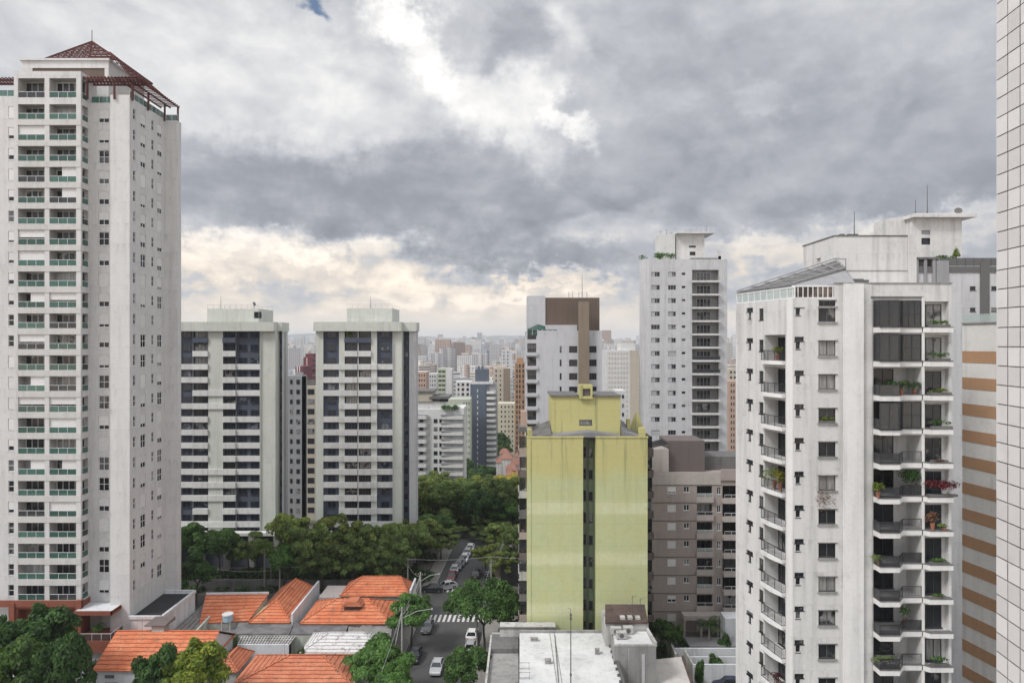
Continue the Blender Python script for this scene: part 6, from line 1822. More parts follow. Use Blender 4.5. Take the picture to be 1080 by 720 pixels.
    m.tube((x, y, zt), (x - .3, y, zt + .15), .025); solo('roof_mast', m, 'mast_metal', 'tall thin dark mast standing on the large white roof', 'mast')
wall('cream_roof', (.56, .53, .50), .12, .12)
warehouse()

# ------------------------------------------------------------------ vegetation
def leaf_mesh(name, mat, clumps, n, size, rs, flat=1.0, up=.8):
    """many leaf-sized quads on the outer shells of clumps: (centre, radii)"""
    vols = np.array([c[1][0] * c[1][1] for c in clumps]); vols = vols / vols.sum()
    idx = rs.choice(len(clumps), n, p=vols)
    C = np.array([c[0] for c in clumps])[idx]; Rr = np.array([c[1] for c in clumps])[idx]
    d = rs.normal(size=(n, 3)); d /= np.linalg.norm(d, axis=1)[:, None]
    d[:, 2] = np.where((d[:, 2] < -.2) & (rs.random(n) < .7), -d[:, 2], d[:, 2])
    rad = 1 - np.abs(rs.normal(0, .22, n)); rad = np.clip(rad, .2, 1.12)
    P = C + d * Rr * rad[:, None]
    nn = d + rs.normal(0, .55, (n, 3)) + np.array((0, 0, up)); nn /= np.linalg.norm(nn, axis=1)[:, None]
    a = np.cross(nn, rs.normal(size=(n, 3))); a /= np.linalg.norm(a, axis=1)[:, None]; b = np.cross(nn, a)
    s = size * rs.uniform(.55, 1.35, n)[:, None]
    V = np.stack([P - a * s, P - b * s * .5, P + a * s, P + b * s * .5], 1).reshape(-1, 3)
    me = bpy.data.meshes.new(name)
    me.vertices.add(len(V)); me.vertices.foreach_set('co', V.ravel())
    me.loops.add(4 * n); me.loops.foreach_set('vertex_index', np.arange(4 * n))
    me.polygons.add(n); me.polygons.foreach_set('loop_start', np.arange(0, 4 * n, 4)); me.polygons.foreach_set('loop_total', np.full(n, 4))
    me.materials.append(MATS[mat]); me.update(calc_edges=True); me.validate()
    return me

def trunk_mesh(H, limbs, r0, mat, rs, spread):
    m = MB(); z0 = H * .42; segs = 4; p = np.array((0, 0, -.3)); r = r0
    for k in range(segs):
        q = np.array((rs.normal(0, .08) * k, rs.normal(0, .08) * k, z0 * (k + 1) / segs)); m.tube(tuple(p), tuple(q), r, r * .88, 7); p = q; r *= .88
    for k in range(limbs):
        a = 2 * math.pi * k / limbs + rs.normal(0, .3); L = spread * rs.uniform(.6, .95)
        mid = p + np.array((math.cos(a) * L * .45, math.sin(a) * L * .45, (H - z0) * rs.uniform(.25, .4)))
        end = p + np.array((math.cos(a) * L, math.sin(a) * L, (H - z0) * rs.uniform(.5, .75)))
        m.tube(tuple(p), tuple(mid), r * .6, r * .42, 6); m.tube(tuple(mid), tuple(end), r * .42, r * .15, 5)
        for s in (-1, 1):
            e2 = mid + np.array((math.cos(a + s * .7) * L * .5, math.sin(a + s * .7) * L * .5, (H - z0) * .35)); m.tube(tuple(mid), tuple(e2), r * .28, r * .1, 5)
    return m.mesh('trunk', mat)

TREES = {}
def tree_proto(kind, seed):
    key = (kind, seed)
    if key in TREES: return TREES[key]
    rs = np.random.default_rng(seed * 17 + len(kind))
    cl = []; n = 5200; size = .34; flat = 1; mat = 'leaf_mid'; bark = 'bark'; H = 10; spread = 4.5; limbs = 5
    if kind in ('round', 'deep', 'lime', 'yellow', 'citrus'):
        H = 10; n = 13000; size = .27
        for k in range(44):
            d = rs.normal(size=3); d /= np.linalg.norm(d); d[2] = abs(d[2]) * 1.0 - .35 * (rs.random() < .45)
            r = rs.uniform(.55, 1.55)
            c = np.array((0, 0, 6.3)) + d * np.array((3.6, 3.6, 2.7)) * rs.uniform(.6, 1.2)
            cl.append((c, (r * 1.1, r * 1.1, r * .75)))
        mat = {'round': 'leaf_mid', 'deep': 'leaf_deep', 'lime': 'leaf_lime', 'yellow': 'leaf_yellow', 'citrus': 'leaf_lime'}[kind]
    elif kind == 'umbrella':
        H = 11; n = 20000; size = .26; mat = 'leaf_mid'; spread = 6.3; limbs = 7
        for k in range(85):
            a = rs.uniform(0, 2 * math.pi); q = math.sqrt(rs.random()) * 6.4
            z = 7.6 + 3.4 * (1 - (q / 6.4) ** 2) * rs.uniform(.45, 1) + rs.normal(0, .25)
            cl.append((np.array((math.cos(a) * q, math.sin(a) * q, z)), (1.35, 1.35, 1.0)))
    elif kind == 'feather':      # tall, broken, olive layered crown
        H = 12; n = 12000; size = .27; mat = 'leaf_olive'; spread = 5.5; limbs = 6
        for k in range(38):
            a = rs.uniform(0, 2 * math.pi); q = math.sqrt(rs.random()) * 5.2; z = rs.uniform(5.6, 10.4) - q * .12
            cl.append((np.array((math.cos(a) * q, math.sin(a) * q, z)), (rs.uniform(.8, 1.6), rs.uniform(.8, 1.6), rs.uniform(.6, 1.1))))
    elif kind == 'bush':
        H = 4; n = 2600; size = .22; mat = 'leaf_deep'; spread = 1.5; limbs = 3
        for k in range(14):
            d = rs.normal(size=3); d /= np.linalg.norm(d); d[2] = abs(d[2])
            cl.append((np.array((0, 0, 1.2)) + d * np.array((1.5, 1.5, 1.5)) * rs.uniform(.5, 1), (.8, .8, .7)))
    tr = trunk_mesh(H, limbs, .28 if kind != 'bush' else .08, bark, rs, spread)
    cr = leaf_mesh('crown', mat, cl, n, size, rs)
    TREES[key] = (tr, cr); return TREES[key]

def tree(kind, seed, x, y, s, label, group=None, sz=None, z=None, rz=None, name='tree'):
    tr, cr = tree_proto(kind, seed)
    z = gz(y) if z is None else z
    o = root(name, label, 'tree' if name == 'tree' else 'bush', (x, y, z), group)
    o.scale = (s, s, sz or s); o.rotation_euler = (0, 0, rz if rz is not None else (x * 7.3 + y * 1.7) % 6.28)
    child('trunk', tr, o); child('crown', cr, o)
    return o

def plant_trees():
    rs = random.Random(5)
    # named individuals near the viewer
    def near(kind, seed, px, ytop, Y, wpx, label, squash=1.0, name='tree'):
        base = {'umbrella': (7.3 * 2, 11.6), 'feather': (11.5, 11.0), 'bush': (5.0, 3.3)}.get(kind, (9.6, 9.8))
        s = wpx / 720 * Y / base[0]
        H = Z(ytop, Y)
        return tree(kind, seed, X(px, Y), Y, s, label, sz=H / base[1] if squash else s, name=name)
    near('deep', 1, 40, 634, 86, 92, 'large dark green tree filling the bottom left corner in front of the tall left tower')
    near('deep', 2, 2, 646, 84, 62, 'dark green tree cut by the left edge, beside the large corner tree')
    near('deep', 3, 10, 672, 78, 84, 'lowest dark tree in the bottom left corner')
    near('deep', 6, 62, 668, 80, 64, 'low dark crown just right of the bottom left corner tree')
    near('lime', 1, 205, 671, 82, 78, 'bright lime spotted tree in front of the orange gabled roof')
    near('deep', 4, 165, 684, 80, 56, 'darker leafy tree at the left foot of the lime spotted tree')
    near('deep', 5, 207, 586, 124, 46, 'dense dark tree beside the right flank of the tall left tower')
    near('umbrella', 1, 511, 611, 104.5, 86, 'flat topped umbrella shaped tree over the parked white cars')
    near('round', 2, 492, 682, 90, 50, 'leafy green tree at the bottom beside the silver car and the concrete wing')
    near('round', 3, 399, 676, 90, 72, 'large green tree at the bottom, between the nearest orange roof and the street')
    near('round', 4, 421, 696, 86, 34, 'small green tree left of the silver car at the bottom')
    near('round', 5, 434, 626, 106, 50, 'street tree in front of the zebra crossing beside the teal walled house')
    near('deep', 7, 541, 652, 103, 30, 'small dark tree against the left side of the yellow block', name='tree')
    near('round', 6, 412, 706, 80, 54, 'tree crown cut by the bottom edge near the silver car')
    near('deep', 2, 697, 652, 104, 34, 'dark tree against the right side of the yellow block')
    near('bush', 1, 712, 655, 106, 26, 'dark round shrub left of the palm', name='shrub')
    near('bush', 2, 765, 664, 104, 20, 'low shrub right of the palm', name='shrub')
    near('bush', 3, 738, 690, 92, 14, 'light shrub by the slanting garden wall', name='shrub')
    near('bush', 1, 755, 688, 98, 24, 'low hedge like shrub between the pale garden walls', name='shrub')
    near('bush', 2, 100, 690, 92, 30, 'dark shrub left of the orange gabled house', name='shrub')
    near('bush', 3, 317, 678, 95.5, 14, 'narrow shrub between the gridded roof and the white hipped roof', name='shrub')
    near('bush', 1, 330, 700, 90, 1, 'tiny shrub', name='shrub') if False else None
    # belt of trees in front of the twin towers and along the street
    g = 'trees of the wooded belt below the twin towers'
    belt = []
    for px, ytop, Y, w in ((200, 552, 138, 56), (232, 556, 136, 60), (262, 566, 138, 44), (306, 548, 136, 58), (330, 556, 133, 52), (352, 548, 137, 56), (378, 556, 134, 52), (400, 560, 136, 56), (300, 575, 131, 44), (340, 575, 131, 50), (372, 580, 131, 44), (402, 585, 131, 40), (425, 560, 134, 56)):
        belt.append((px, ytop, Y, w, rs.choice(['feather', 'feather', 'round', 'olive'])))
    for i, (px, ytop, Y, w, k) in enumerate(belt):
        kind = 'feather' if k != 'round' else 'round'
        s = w / 720 * Y / 11.5
        tree(kind, 1 + i % 4, X(px, Y), Y, s, 'leafy tree of the wooded belt between the orange roofs and the twin banded towers', g, sz=Z(ytop - 6, Y) / 11.0)
    g2 = 'trees lining the street beyond the crossing'
    for i, (px, ytop, Y, w, k) in enumerate(((440, 548, 146, 60, 'feather'), (455, 540, 160, 58, 'round'), (428, 540, 166, 58, 'round'), (452, 520, 190, 46, 'deep'), (470, 535, 176, 48, 'feather'), (447, 512, 215, 44, 'deep'), (462, 506, 235, 40, 'deep'),
                                     (486, 545, 205, 40, 'round'), (505, 540, 230, 40, 'deep'), (520, 548, 172, 44, 'feather'), (533, 552, 150, 44, 'feather'), (545, 560, 140, 40, 'feather'), (524, 536, 200, 46, 'deep'), (548, 530, 210, 50, 'deep'),
                                     (500, 528, 250, 40, 'deep'), (535, 518, 255, 46, 'deep'), (545, 540, 190, 46, 'round'), (478, 545, 185, 40, 'feather'), (465, 560, 150, 40, 'feather'), (415, 545, 150, 50, 'feather'), (512, 575, 142, 34, 'feather'), (529, 582, 136, 34, 'feather'), (497, 556, 185, 30, 'round'), (488, 552, 195, 34, 'feather'), (510, 552, 190, 34, 'feather'), (498, 545, 215, 40, 'round'), (515, 560, 165, 40, 'feather'), (478, 556, 168, 36, 'feather'), (490, 530, 245, 40, 'deep'), (470, 520, 250, 34, 'deep'), (512, 535, 225, 40, 'feather'))):
        s = w / 720 * Y / (11.5 if kind == 'feather' else 9.6)
        tree(k, 1 + i % 4, X(px, Y), Y, s, 'green tree lining the street beyond the zebra crossings', g2, sz=(Z(ytop, Y) - gz(Y)) / 10.5)
    rr = random.Random(12)
    for i in range(34):
        Y = rr.uniform(172, 285); px = rr.uniform(438, 552)
        if px > 485: Y = 172 + (Y - 172) * .3
        kind = rr.choice(['feather', 'round', 'feather', 'round', 'deep']); w = rr.uniform(10, 14)
        tree(kind, 1 + i % 4, X(px, Y), Y, w / 10.5, 'green tree lining the street beyond the zebra crossings', g2, sz=rr.uniform(1.0, 1.35))
    # yellow flowering tree
    for i, (px, ytop, Y, w) in enumerate(((527, 499, 236, 46), (506, 510, 230, 36), (545, 497, 242, 40))):
        tree('yellow', 1 + i, X(px, Y), Y, w / 720 * Y / 9.6, ['broad yellow flowering tree above the street woods', 'smaller yellow flowering tree at the left of the broad one', 'yellow flowering tree nearest the yellow building'][i], 'yellow flowering trees', sz=(Z(ytop, Y) - gz(Y)) / 9.8)
    g3 = 'dark trees at the foot of the slate blue tower'
    for i, (px, ytop, Y, w) in enumerate(((495, 495, 320, 30), (510, 490, 325, 28), (484, 500, 300, 26), (527, 456, 400, 26), (532, 465, 380, 20), (520, 492, 330, 30), (495, 512, 290, 36), (478, 470, 360, 14), (493, 482, 330, 16))):
        tree('deep', 1 + i % 4, X(px, Y), Y, w / 720 * Y / 9.6, 'dark tree at the foot of the slate blue tower', g3, sz=(Z(ytop, Y) - gz(Y)) / 9.8)
plant_trees()

def palm(px, ytop, Y, label, s=1.0, z=None):
    z0 = gz(Y); H = Z(ytop, Y) - z0
    t = root('palm_tree', label, 'palm', (X(px, Y), Y, z0))
    x, y = X(px, Y), Y
    m = MB(); 
    for k in range(6): m.tube((x, y, z0 + H * .82 * k / 6), (x, y, z0 + H * .82 * (k + 1) / 6), .20 - .012 * k, .188 - .012 * k, 8)
    m.build('trunk', 'bark_pale', t)
    rs = random.Random(px); top = np.array((x, y, z0 + H * .82)); m = MB()
    for k in range(17):
        a = 2 * math.pi * k / 17 + rs.uniform(-.2, .2); el = rs.uniform(.1, 1.1); L = rs.uniform(2.0, 2.8) * s
        prev = top; dirv = np.array((math.cos(a) * math.cos(el), math.sin(a) * math.cos(el), math.sin(el)))
        side = np.array((-math.sin(a), math.cos(a), 0))
        for j in range(9):
            nxt = prev + dirv * L / 9; dirv = dirv + np.array((0, 0, -.17)); dirv /= np.linalg.norm(dirv)
            w = .62 * s * math.sin(math.pi * (j + .8) / 10.2)
            for sg in (-1, 1):
                for h in (0, .5):
                    p = prev + (nxt - prev) * h
                    m.quad(tuple(p), tuple(p + (nxt - prev) * .32), tuple(p + side * sg * w + (nxt - prev) * .75 - np.array((0, 0, w * .45))), tuple(p + side * sg * w * .9 + (nxt - prev) * .55 - np.array((0, 0, w * .5))))
            prev = nxt
    m.build('fronds', 'leaf_palm', t)
palm(748, 652, 105, 'small palm in the garden below the taupe building', .9)
palm(279, 567, 130.8, 'palm beside the pillars of the left banded tower', 1.15)
palm(286, 578, 136, 'lower palm leaning out of the woods right of the pillars', 1.1)

# hedge on the terrace roofs and plants on balconies
def roof_clutter():
    z = 8.05
    for (px, py, w, d, h, lab) in ((575, 700, .7, .5, .45, 'small grey hatch on the left half of the large white roof'), (628, 690, .5, .5, .6, 'small square vent near the service block on the large white roof'), (560, 676, .9, .4, .35, 'low pale box near the rear parapet of the large white roof')):
        p = P3(px, py, z); m = MB(); m.box(p[0], p[0] + w, p[1], p[1] + d, z, z + h); m.box(p[0] - .06, p[0] + w + .06, p[1] - .06, p[1] + d + .06, z + h, z + h + .06); solo('roof_vent', m, 'concrete', lab, 'vent')
    m = MB(); p = P3(589, 720, z); q = P3(585, 670, z); m.tube((p[0], p[1], z + .12), (q[0], q[1], z + .12), .05); solo('roof_pipe', m, 'concrete_dark', 'thin pipe running along the large white roof left of the mast', 'pipe')
    for (px, Y, zz, lab) in ((352, 106, 7.0, 'thin television aerial on the orange roof with the dormer'), (150, 95, 7.7, 'thin television aerial on the orange gabled roof'), (300, 91.5, 6.2, 'thin television aerial on the nearest orange roof')):
        x = X(px, Y); m = MB(); m.tube((x, Y, zz - 1.2), (x, Y, zz + 2.0), .03)
        for k in range(5): m.tube((x - .4 + .04 * k, Y, zz + 1.2 + .16 * k), (x + .4 - .04 * k, Y, zz + 1.2 + .16 * k), .015)
        solo('aerial', m, 'aluminium', lab, 'aerial')
roof_clutter()
def plant(label, x, y, z, w, h, d, mat='leaf_mid', pot=None, name='potted_plant', n=260, size=.09):
    t = root(name, label, 'plant', (x, y, z))
    rs = np.random.default_rng(int(abs(x * 37 + z * 11)))
    k = max(2, int(w / max(h, .3) * 2)); z1 = h * .35 if pot else 0.05
    cl = [(np.array((rs.uniform(-w / 2, w / 2) * .75, rs.uniform(-d / 2, d / 2) * .5, z1 + rs.uniform(.3, .75) * (h - z1))), (w / k * .7 + .12, d * .45, (h - z1) * .42)) for _ in range(k + 5)]
    child('foliage', leaf_mesh('foliage', mat, cl, n, size, rs), t)
    if pot == 'pot':
        m = MB(); m.tube((0, 0, 0), (0, 0, h * .4), min(w, .4) * .35, min(w, .4) * .5, 10); child('pot', m.mesh('pot', 'terracotta'), t)
    elif pot == 'box':
        m = MB(); m.box(-w / 2, w / 2, -.13, .13, 0, .2); child('planter', m.mesh('planter', 'concrete_dark'), t)
def balcony_plants():
    Y = 61.7; fh = 35.5 / 720 * Y
    zk = lambda k: Z(452.3, Y) + fh * (3 - k) + .11
    N = X(988, Y); yy = Y - .35
    ordn = ['top', 'second', 'third', 'fourth', 'fifth', 'sixth', 'seventh', 'eighth', 'ninth', 'tenth', 'eleventh']
    for k, (w, h, mat) in {0: (1.9, .55, 'leaf_mid'), 1: (1.9, .7, 'leaf_mid'), 2: (2.1, .5, 'leaf_lime'), 3: (1.9, .8, 'leaf_mid'), 4: (1.5, .25, 'leaf_dry'), 7: (1.7, .5, 'leaf_deep'), 8: (1.2, .35, 'leaf_deep'), 10: (1.5, .8, 'leaf_deep')}.items():
        plant('window box plants, %s from the top, right window column of the large white tower' % ordn[k] if k != 2 else 'neatly clipped light green hedge in a window box of the large white tower', N + (.0 if k != 3 else .2), yy, zk(k), w, h, .4, mat, 'box', 'window_box_plant')
    plant('large dark red bush spilling over a balcony of the large white tower', X(990, Y), Y - .5, zk(5), 2.7, 1.45, .9, 'leaf_red', 'box', 'balcony_bush', 900, .11)
    plant('rusty orange dry plant by a window just below the dark red bush', X(981, Y), Y - .35, zk(6), .8, 1.6, .4, 'leaf_dry', 'pot')
    plant('pale silvery plant right of the rusty dry plant', X(993, Y), Y - .35, zk(6), .8, .6, .4, 'leaf_olive', 'pot')
    plant('bright green pot plant at the left end of the balcony on the red bush level', X(926.5, 60.7), 60.75, zk(5), .9, 1.3, .6, 'leaf_lime', 'pot')
    plant('leafy hanging greenery filling the right of the balcony on the red bush level', X(962, Y), 61.9, zk(5), 1.6, 2.2, .7, 'leaf_deep', 'pot', n=700, size=.11)
    plant('dark potted plants along the railing of the third balcony from the top', X(947, Y), 61.2, zk(2), 2.6, 1.2, .5, 'leaf_deep', 'pot', n=500)
    plant('dark plants at the right of the third balcony from the top', X(965, Y), 61.8, zk(2), 1.0, 1.1, .4, 'leaf_deep', 'pot')
    plant('small tree in a pot on the tenth balcony from the top', X(958, Y), 62.3, zk(9), .9, 2.0, .6, 'leaf_mid', 'pot')
    plant('dark plants behind the smoked railing of the eleventh balcony', X(934, 60.7), 60.9, zk(10), 2.0, 1.1, .5, 'leaf_olive', 'pot', n=400)
    plant('dark shrub in the lowest visible balcony', X(950, Y), 61.4, zk(11), 2.4, 1.4, .5, 'leaf_deep', 'pot', n=500)
    plant('light potted plant on the eighth balcony from the top', X(929, 60.7), 60.9, zk(7), 1.0, .9, .5, 'leaf_olive', 'pot')
    A = (X(776, 71), 71.0); C = (X(836.5, 61.7), 61.7)
    def side(px, k, *a, **kw):
        u = uon(A, C, px); x, y = along(A, C, u, .1); plant(a[0], x, y, zk(k) + .0, *a[1:], **kw)
    side(819, 1, 'yellow green potted plant on the topmost side balcony of the large white tower', .7, 1.2, .6, 'leaf_lime', 'pot')
    side(816, 5, 'mixed green and ochre plants filling the side balcony five floors down', 1.7, 1.9, .8, 'leaf_lime', 'pot', n=500)
    side(822, 5, 'ochre palm like plant on the same side balcony', .9, 2.0, .6, 'leaf_yellow', 'pot')
    side(819, 11, 'dark red plant on the lowest side balcony', .9, 1.1, .6, 'leaf_red', 'pot')
    u = X(872, Y)
    plant('green window box plants under the third large window of the white tower flank', u, Y + .03, zk(3) + .46, 1.4, .5, .3, 'leaf_lime', 'box', 'window_box_plant')
    plant('hanging dry dark branches below the fifth window of the white tower', X(870, Y), Y - .2, zk(5) - 1.9, 1.5, 2.6, .3, 'leaf_dry', None, 'hanging_plant', 260, .08)
    plant('shrub row on the penthouse roof of the grey building behind the white tower', X(996, 97), 97, Z(274, 97), 3.4, .6, 1.2, 'leaf_mid', None, 'roof_shrubs', 300, .14)
    # little conical tree on that roof
    t = root('conical_tree', 'small bright green conical tree on the roof terrace at the upper right', 'tree', (X(1008.5, 97), 97, Z(272, 97)))
    rs = np.random.default_rng(3); cl = [(np.array((0, 0, .25 + .22 * i)), (.62 * (1 - i / 7.5), .62 * (1 - i / 7.5), .25)) for i in range(7)]
    child('crown', leaf_mesh('crown', 'leaf_lime', cl, 700, .09, rs), t); m = MB(); m.tube((0, 0, -.6), (0, 0, .5), .06); child('trunk', m.mesh('trunk', 'bark'), t)
    # planted roof edge of the white tower
    plant('overgrown planting along the roof edge of the white winged tower', X(701, 157), 157, Z(273.5, 155), 5.4, 1.7, 1.5, 'leaf_mid', None, 'roof_shrubs', 500, .22)
    plant('wispy branches on the left roof corner of the white winged tower', X(678, 159), 159, Z(273.5, 157), 2.2, 1.2, .8, 'leaf_deep', None, 'roof_shrubs', 90, .2)
    plant('green plants on the penthouse terrace of the right banded tower', X(370, 146.3), 145.9, Z(357, 146), 1.6, 1.9, .4, 'leaf_lime', None, 'balcony_plant', 300, .14)
    plant('roof garden on the white curved-balcony tower', X(474, 241), 241, Z(433, 240), 8.5, 1.9, 4, 'leaf_deep', None, 'roof_garden', 700, .35)
    plant('dark shrub behind the white rail of the brick terrace', -59.5, 98.2, 6.1, 1.8, 1.4, 1.2, 'leaf_mid', None, 'terrace_shrub', 400, .12)
balcony_plants()

# ------------------------------------------------------------------ cars
def car_proto():
    """meshes in local coordinates, nose towards +y"""
    out = {}
    prof = [(-2.1, .55), (-2.1, .86), (-1.95, 1.0), (-1.25, 1.04), (.95, .98), (1.95, .80), (2.12, .62), (2.12, .35), (1.7, .25), (-1.9, .25), (-2.1, .38)]
    m = MB(); n = len(prof); W = .86
    ins = [.90, .96, .97, 1, 1, .93, .88, .88, .95, .95, .9]
    for sx in (-1, 1):
        for (y, z), q in zip(prof, ins): m.v.append((sx * W * q, y, z))
    m.f.append(tuple(range(n))); m.m.append(0); m.f.append(tuple(range(2 * n - 1, n - 1, -1))); m.m.append(0)
    for k in range(n): j = (k + 1) % n; m.f.append((k, k + n, j + n, j)); m.m.append(0)
    # roof shell and pillars
    r = [(-1.15, 1.45), (-.75, 1.49), (.25, 1.47), (.45, 1.42)]
    m.hexa([(-.58, -1.15, 1.42), (.58, -1.15, 1.42), (.58, .42, 1.42), (-.58, .42, 1.42), (-.54, -1.05, 1.49), (.54, -1.05, 1.49), (.54, .25, 1.49), (-.54, .25, 1.49)])
    for sx in (-1, 1):
        m.bar((sx * .80, 1.02, .98), (sx * .60, .42, 1.44), .07, .07); m.bar((sx * .80, -1.75, 1.02), (sx * .60, -1.15, 1.44), .12, .07); m.bar((sx * .81, -.3, 1.0), (sx * .6, -.3, 1.44), .06, .06)
    out['body'] = m
    g = MB(); g.hexa([(-.76, -1.66, 1.01), (.76, -1.66, 1.01), (.76, .95, .98), (-.76, .95, .98), (-.56, -1.17, 1.42), (.56, -1.17, 1.42), (.56, .42, 1.42), (-.56, .42, 1.42)]); out['glasshouse'] = g
    w = MB(); w.tube((-.09, 0, 0), (.09, 0, 0), .31, .31, 14); out['wheel'] = w
    h = MB(); h.tube((-.1, 0, 0), (.1, 0, 0), .18, .18, 10); out['rim'] = h
    l = MB(); l.box(-.17, .17, -.05, .05, -.07, .07); out['lamp'] = l
    k = MB(); k.box(-.27, .27, -.03, .03, -.06, .06); out['plate'] = k
    return out
CP = car_proto(); CM = {}
def car(paint, x, y, rz, label, group=None, s=1.0):
    if paint not in CM: CM[paint] = CP['body'].mesh('body', paint)
    if 'g' not in CM: CM['g'] = CP['glasshouse'].mesh('windows', 'car_glass'); CM['w'] = CP['wheel'].mesh('wheel', 'tyre'); CM['r'] = CP['rim'].mesh('rim', 'rim'); CM['h'] = CP['lamp'].mesh('headlight', 'lamp_lens'); CM['t'] = CP['lamp'].mesh('tail_light', 'red_lens'); CM['p'] = CP['plate'].mesh('number_plate', 'old_white')
    t = root('car', label, 'car', (x, y, gz(y) + .022), group); t.rotation_euler = (0, 0, rz); t.scale = (s, s, s)
    child('body', CM[paint], t); child('windows', CM['g'], t)
    for sx in (-1, 1):
        for yy in (-1.3, 1.35):
            w = child('wheel', CM['w'], t); w.location = (sx * .76, yy, .31); child('rim', CM['r'], w)
        h = child('headlight', CM['h'], t); h.location = (sx * .60, 2.02, .66); h = child('tail_light', CM['t'], t); h.location = (sx * .62, -2.06, .80)
    p = child('number_plate', CM['p'], t); p.location = (0, 2.12, .45); p = child('number_plate', CM['p'], t); p.location = (0, -2.12, .62)
def cars():
    def at(px, py): 
        p = P3(px, py, .7); return p[0], p[1]
    a = -.05
    g = 'parked cars lining the street'
    car('paint_silver', *at(461, 702), math.pi - .05, 'silver car driving towards the viewer at the bottom of the street')
    car('paint_dark', *at(437.5, 690), math.pi - .05, 'black car parked at the left kerb nearest the viewer', g)
    car('paint_grey', *at(451, 660), math.pi - .05, 'dark grey car parked at the left just past the zebra crossing', g)
    car('paint_white', *at(498, 668), -.05, 'white car parked under the umbrella shaped tree', g)
    car('paint_silver', *at(496.5, 681), -.05, 'silver car parked behind the white one under the umbrella shaped tree', g)
    car('paint_dark', *at(502, 604), -.05, 'dark car driving away in the middle of the street beyond the crossings')
    car('paint_silver', *at(471, 617), math.pi / 2 + .5, 'silver car turning at the far side of the junction')
    car('paint_dark', *at(456, 620), math.pi / 2, 'black car waiting in the shade at the left of the junction')
    car('paint_red', *at(476.5, 607), math.pi - .05, 'dark red car parked at the left beyond the junction', g)
    car('paint_silver', *at(479.5, 600), math.pi - .05, 'silver car parked just beyond the dark red car', g)
    car('paint_grey', *at(483.5, 595.5), math.pi - .05, 'grey car third in the row beyond the junction', g)
    car('paint_white', *at(490, 588), math.pi - .05, 'white car half way up the street on the left', g)
    car('paint_silver', *at(493, 582), math.pi - .05, 'silver car behind the white one half way up the street', g)
    car('paint_white', *at(496, 577.5), math.pi - .05, 'farthest white car visible in the gap of the trees', g)
    car('paint_grey', *at(486.5, 592), math.pi - .05, 'grey car just in front of the white one half way up the street', g)
    car('paint_dark', *at(516, 603), -.05, 'black car parked at the right kerb beyond the umbrella shaped tree', g)
    x, y = P3(768, 720, .7)[:2]; car('paint_blue', x, y, math.pi / 2, 'dark blue car at the bottom edge in front of the garden walls')
    car('paint_white', X(344, 126), 126.5, math.pi / 2, 'white car on the cross street behind the orange roofs')
    car('paint_grey', X(357, 126), 126.5, math.pi / 2, 'grey car on the cross street right of the white one')
cars()

# ------------------------------------------------------------------ poles, street lamps, cables
def pole(px, ytop, Y, label, arm=None, cables=True):
    t = root('utility_pole', label, 'pole', (X(px, Y), Y, gz(Y)))
    x = X(px, Y); H = Z(ytop, Y); z0 = gz(Y)
    m = MB(); m.tube((x, Y, z0 - .3), (x, Y, H), .17, .11, 8); m.build('pole', 'pole_concrete', t)
    m = MB(); m.box(x - .9, x + .9, Y - .06, Y + .06, H - .55, H - .45); m.build('cross_arm', 'bark', t)
    for dx in (-.8, -.3, .3, .8):
        m = MB(); m.tube((x + dx, Y, H - .45), (x + dx, Y, H - .2), .05, .04); m.build('insulator', 'old_white', t)
    if arm:
        m = MB(); a = np.array((x, Y, H - 1.6)); b = a + np.array(arm); mid = (a + b) / 2 + (0, 0, .35)
        m.tube(tuple(a), tuple(mid), .05); m.tube(tuple(mid), tuple(b), .045); m.build('lamp_arm', 'cable', t)
        m = MB(); m.box(b[0] - .12, b[0] + .12, b[1] - .3, b[1] + .3, b[2] - .1, b[2] + .03); m.build('lamp_head', 'aluminium', t)
    return (x, Y, H)
pa = pole(443.5, 603, 117.5, 'concrete utility pole with a long lamp arm at the corner left of the crossings', (3.2, -.3, 1.4))
pb = pole(430, 588, 130.3, 'tall utility pole behind the teal walled house')
pc = pole(503, 632, 104, 'pale street lamp pole in front of the umbrella shaped tree', (-2.6, 0, 1.0))
pd = pole(424, 640, 99, 'utility pole beside the orange roof with the dormer', (4.2, 1.2, .9))
pe = pole(295, 596, 130.3, 'utility pole at the left end of the cross street')
pf = pole(518, 590, 131, 'thin dark pole on the right side of the street', None)
def cable(a, b, sag, label, r=.025):
    m = MB(); a = np.array(a); b = np.array(b); n = 12; prev = a
    for k in range(1, n + 1):
        f = k / n; p = a + (b - a) * f - np.array((0, 0, sag * 4 * f * (1 - f))); m.tube(tuple(prev), tuple(p), r, r, 4); prev = p
    solo('cable', m, 'cable', label, 'cable')
up = lambda p, d: (p[0], p[1], p[2] - d)
cable(up(pe, .2), up(pb, .2), .8, 'overhead cable across the front of the wooded belt on the left')
cable(up(pb, .2), up(pf, -.6), .4, 'overhead cable crossing above the street')
cable(up(pf, -.6), (X(575, 131), 131, pf[2] + .6), .3, 'overhead cable running from the street to the yellow block')
cable(up(pa, .6), up(pd, 1.2), .6, 'slanting cable between the corner pole and the pole beside the dormer roof', .04)
cable(up(pd, .4), (X(400, 80), 80, 5.0), .8, 'slanting cable dropping from the pole beside the dormer roof', .04)
cable(up(pb, 1.2), up(pa, .8), .6, 'short cable between the corner pole and the pole behind the teal walled house')
cable(up(pe, .8), (X(200, 125), 125, 7.5), .9, 'overhead cable leading left to the tall tower')
for k, (dz, ya, yb) in enumerate(((.3, 99, 117.5), (.9, 99, 117.5), (1.5, 99, 117.5))):
    cable((X(424, 99) + .3, 99, pd[2] - dz), (pa[0], 117.5, pa[2] - dz), .5 + .1 * k, ['topmost', 'middle', 'lowest'][k] + ' of the three cables running along the left kerb')
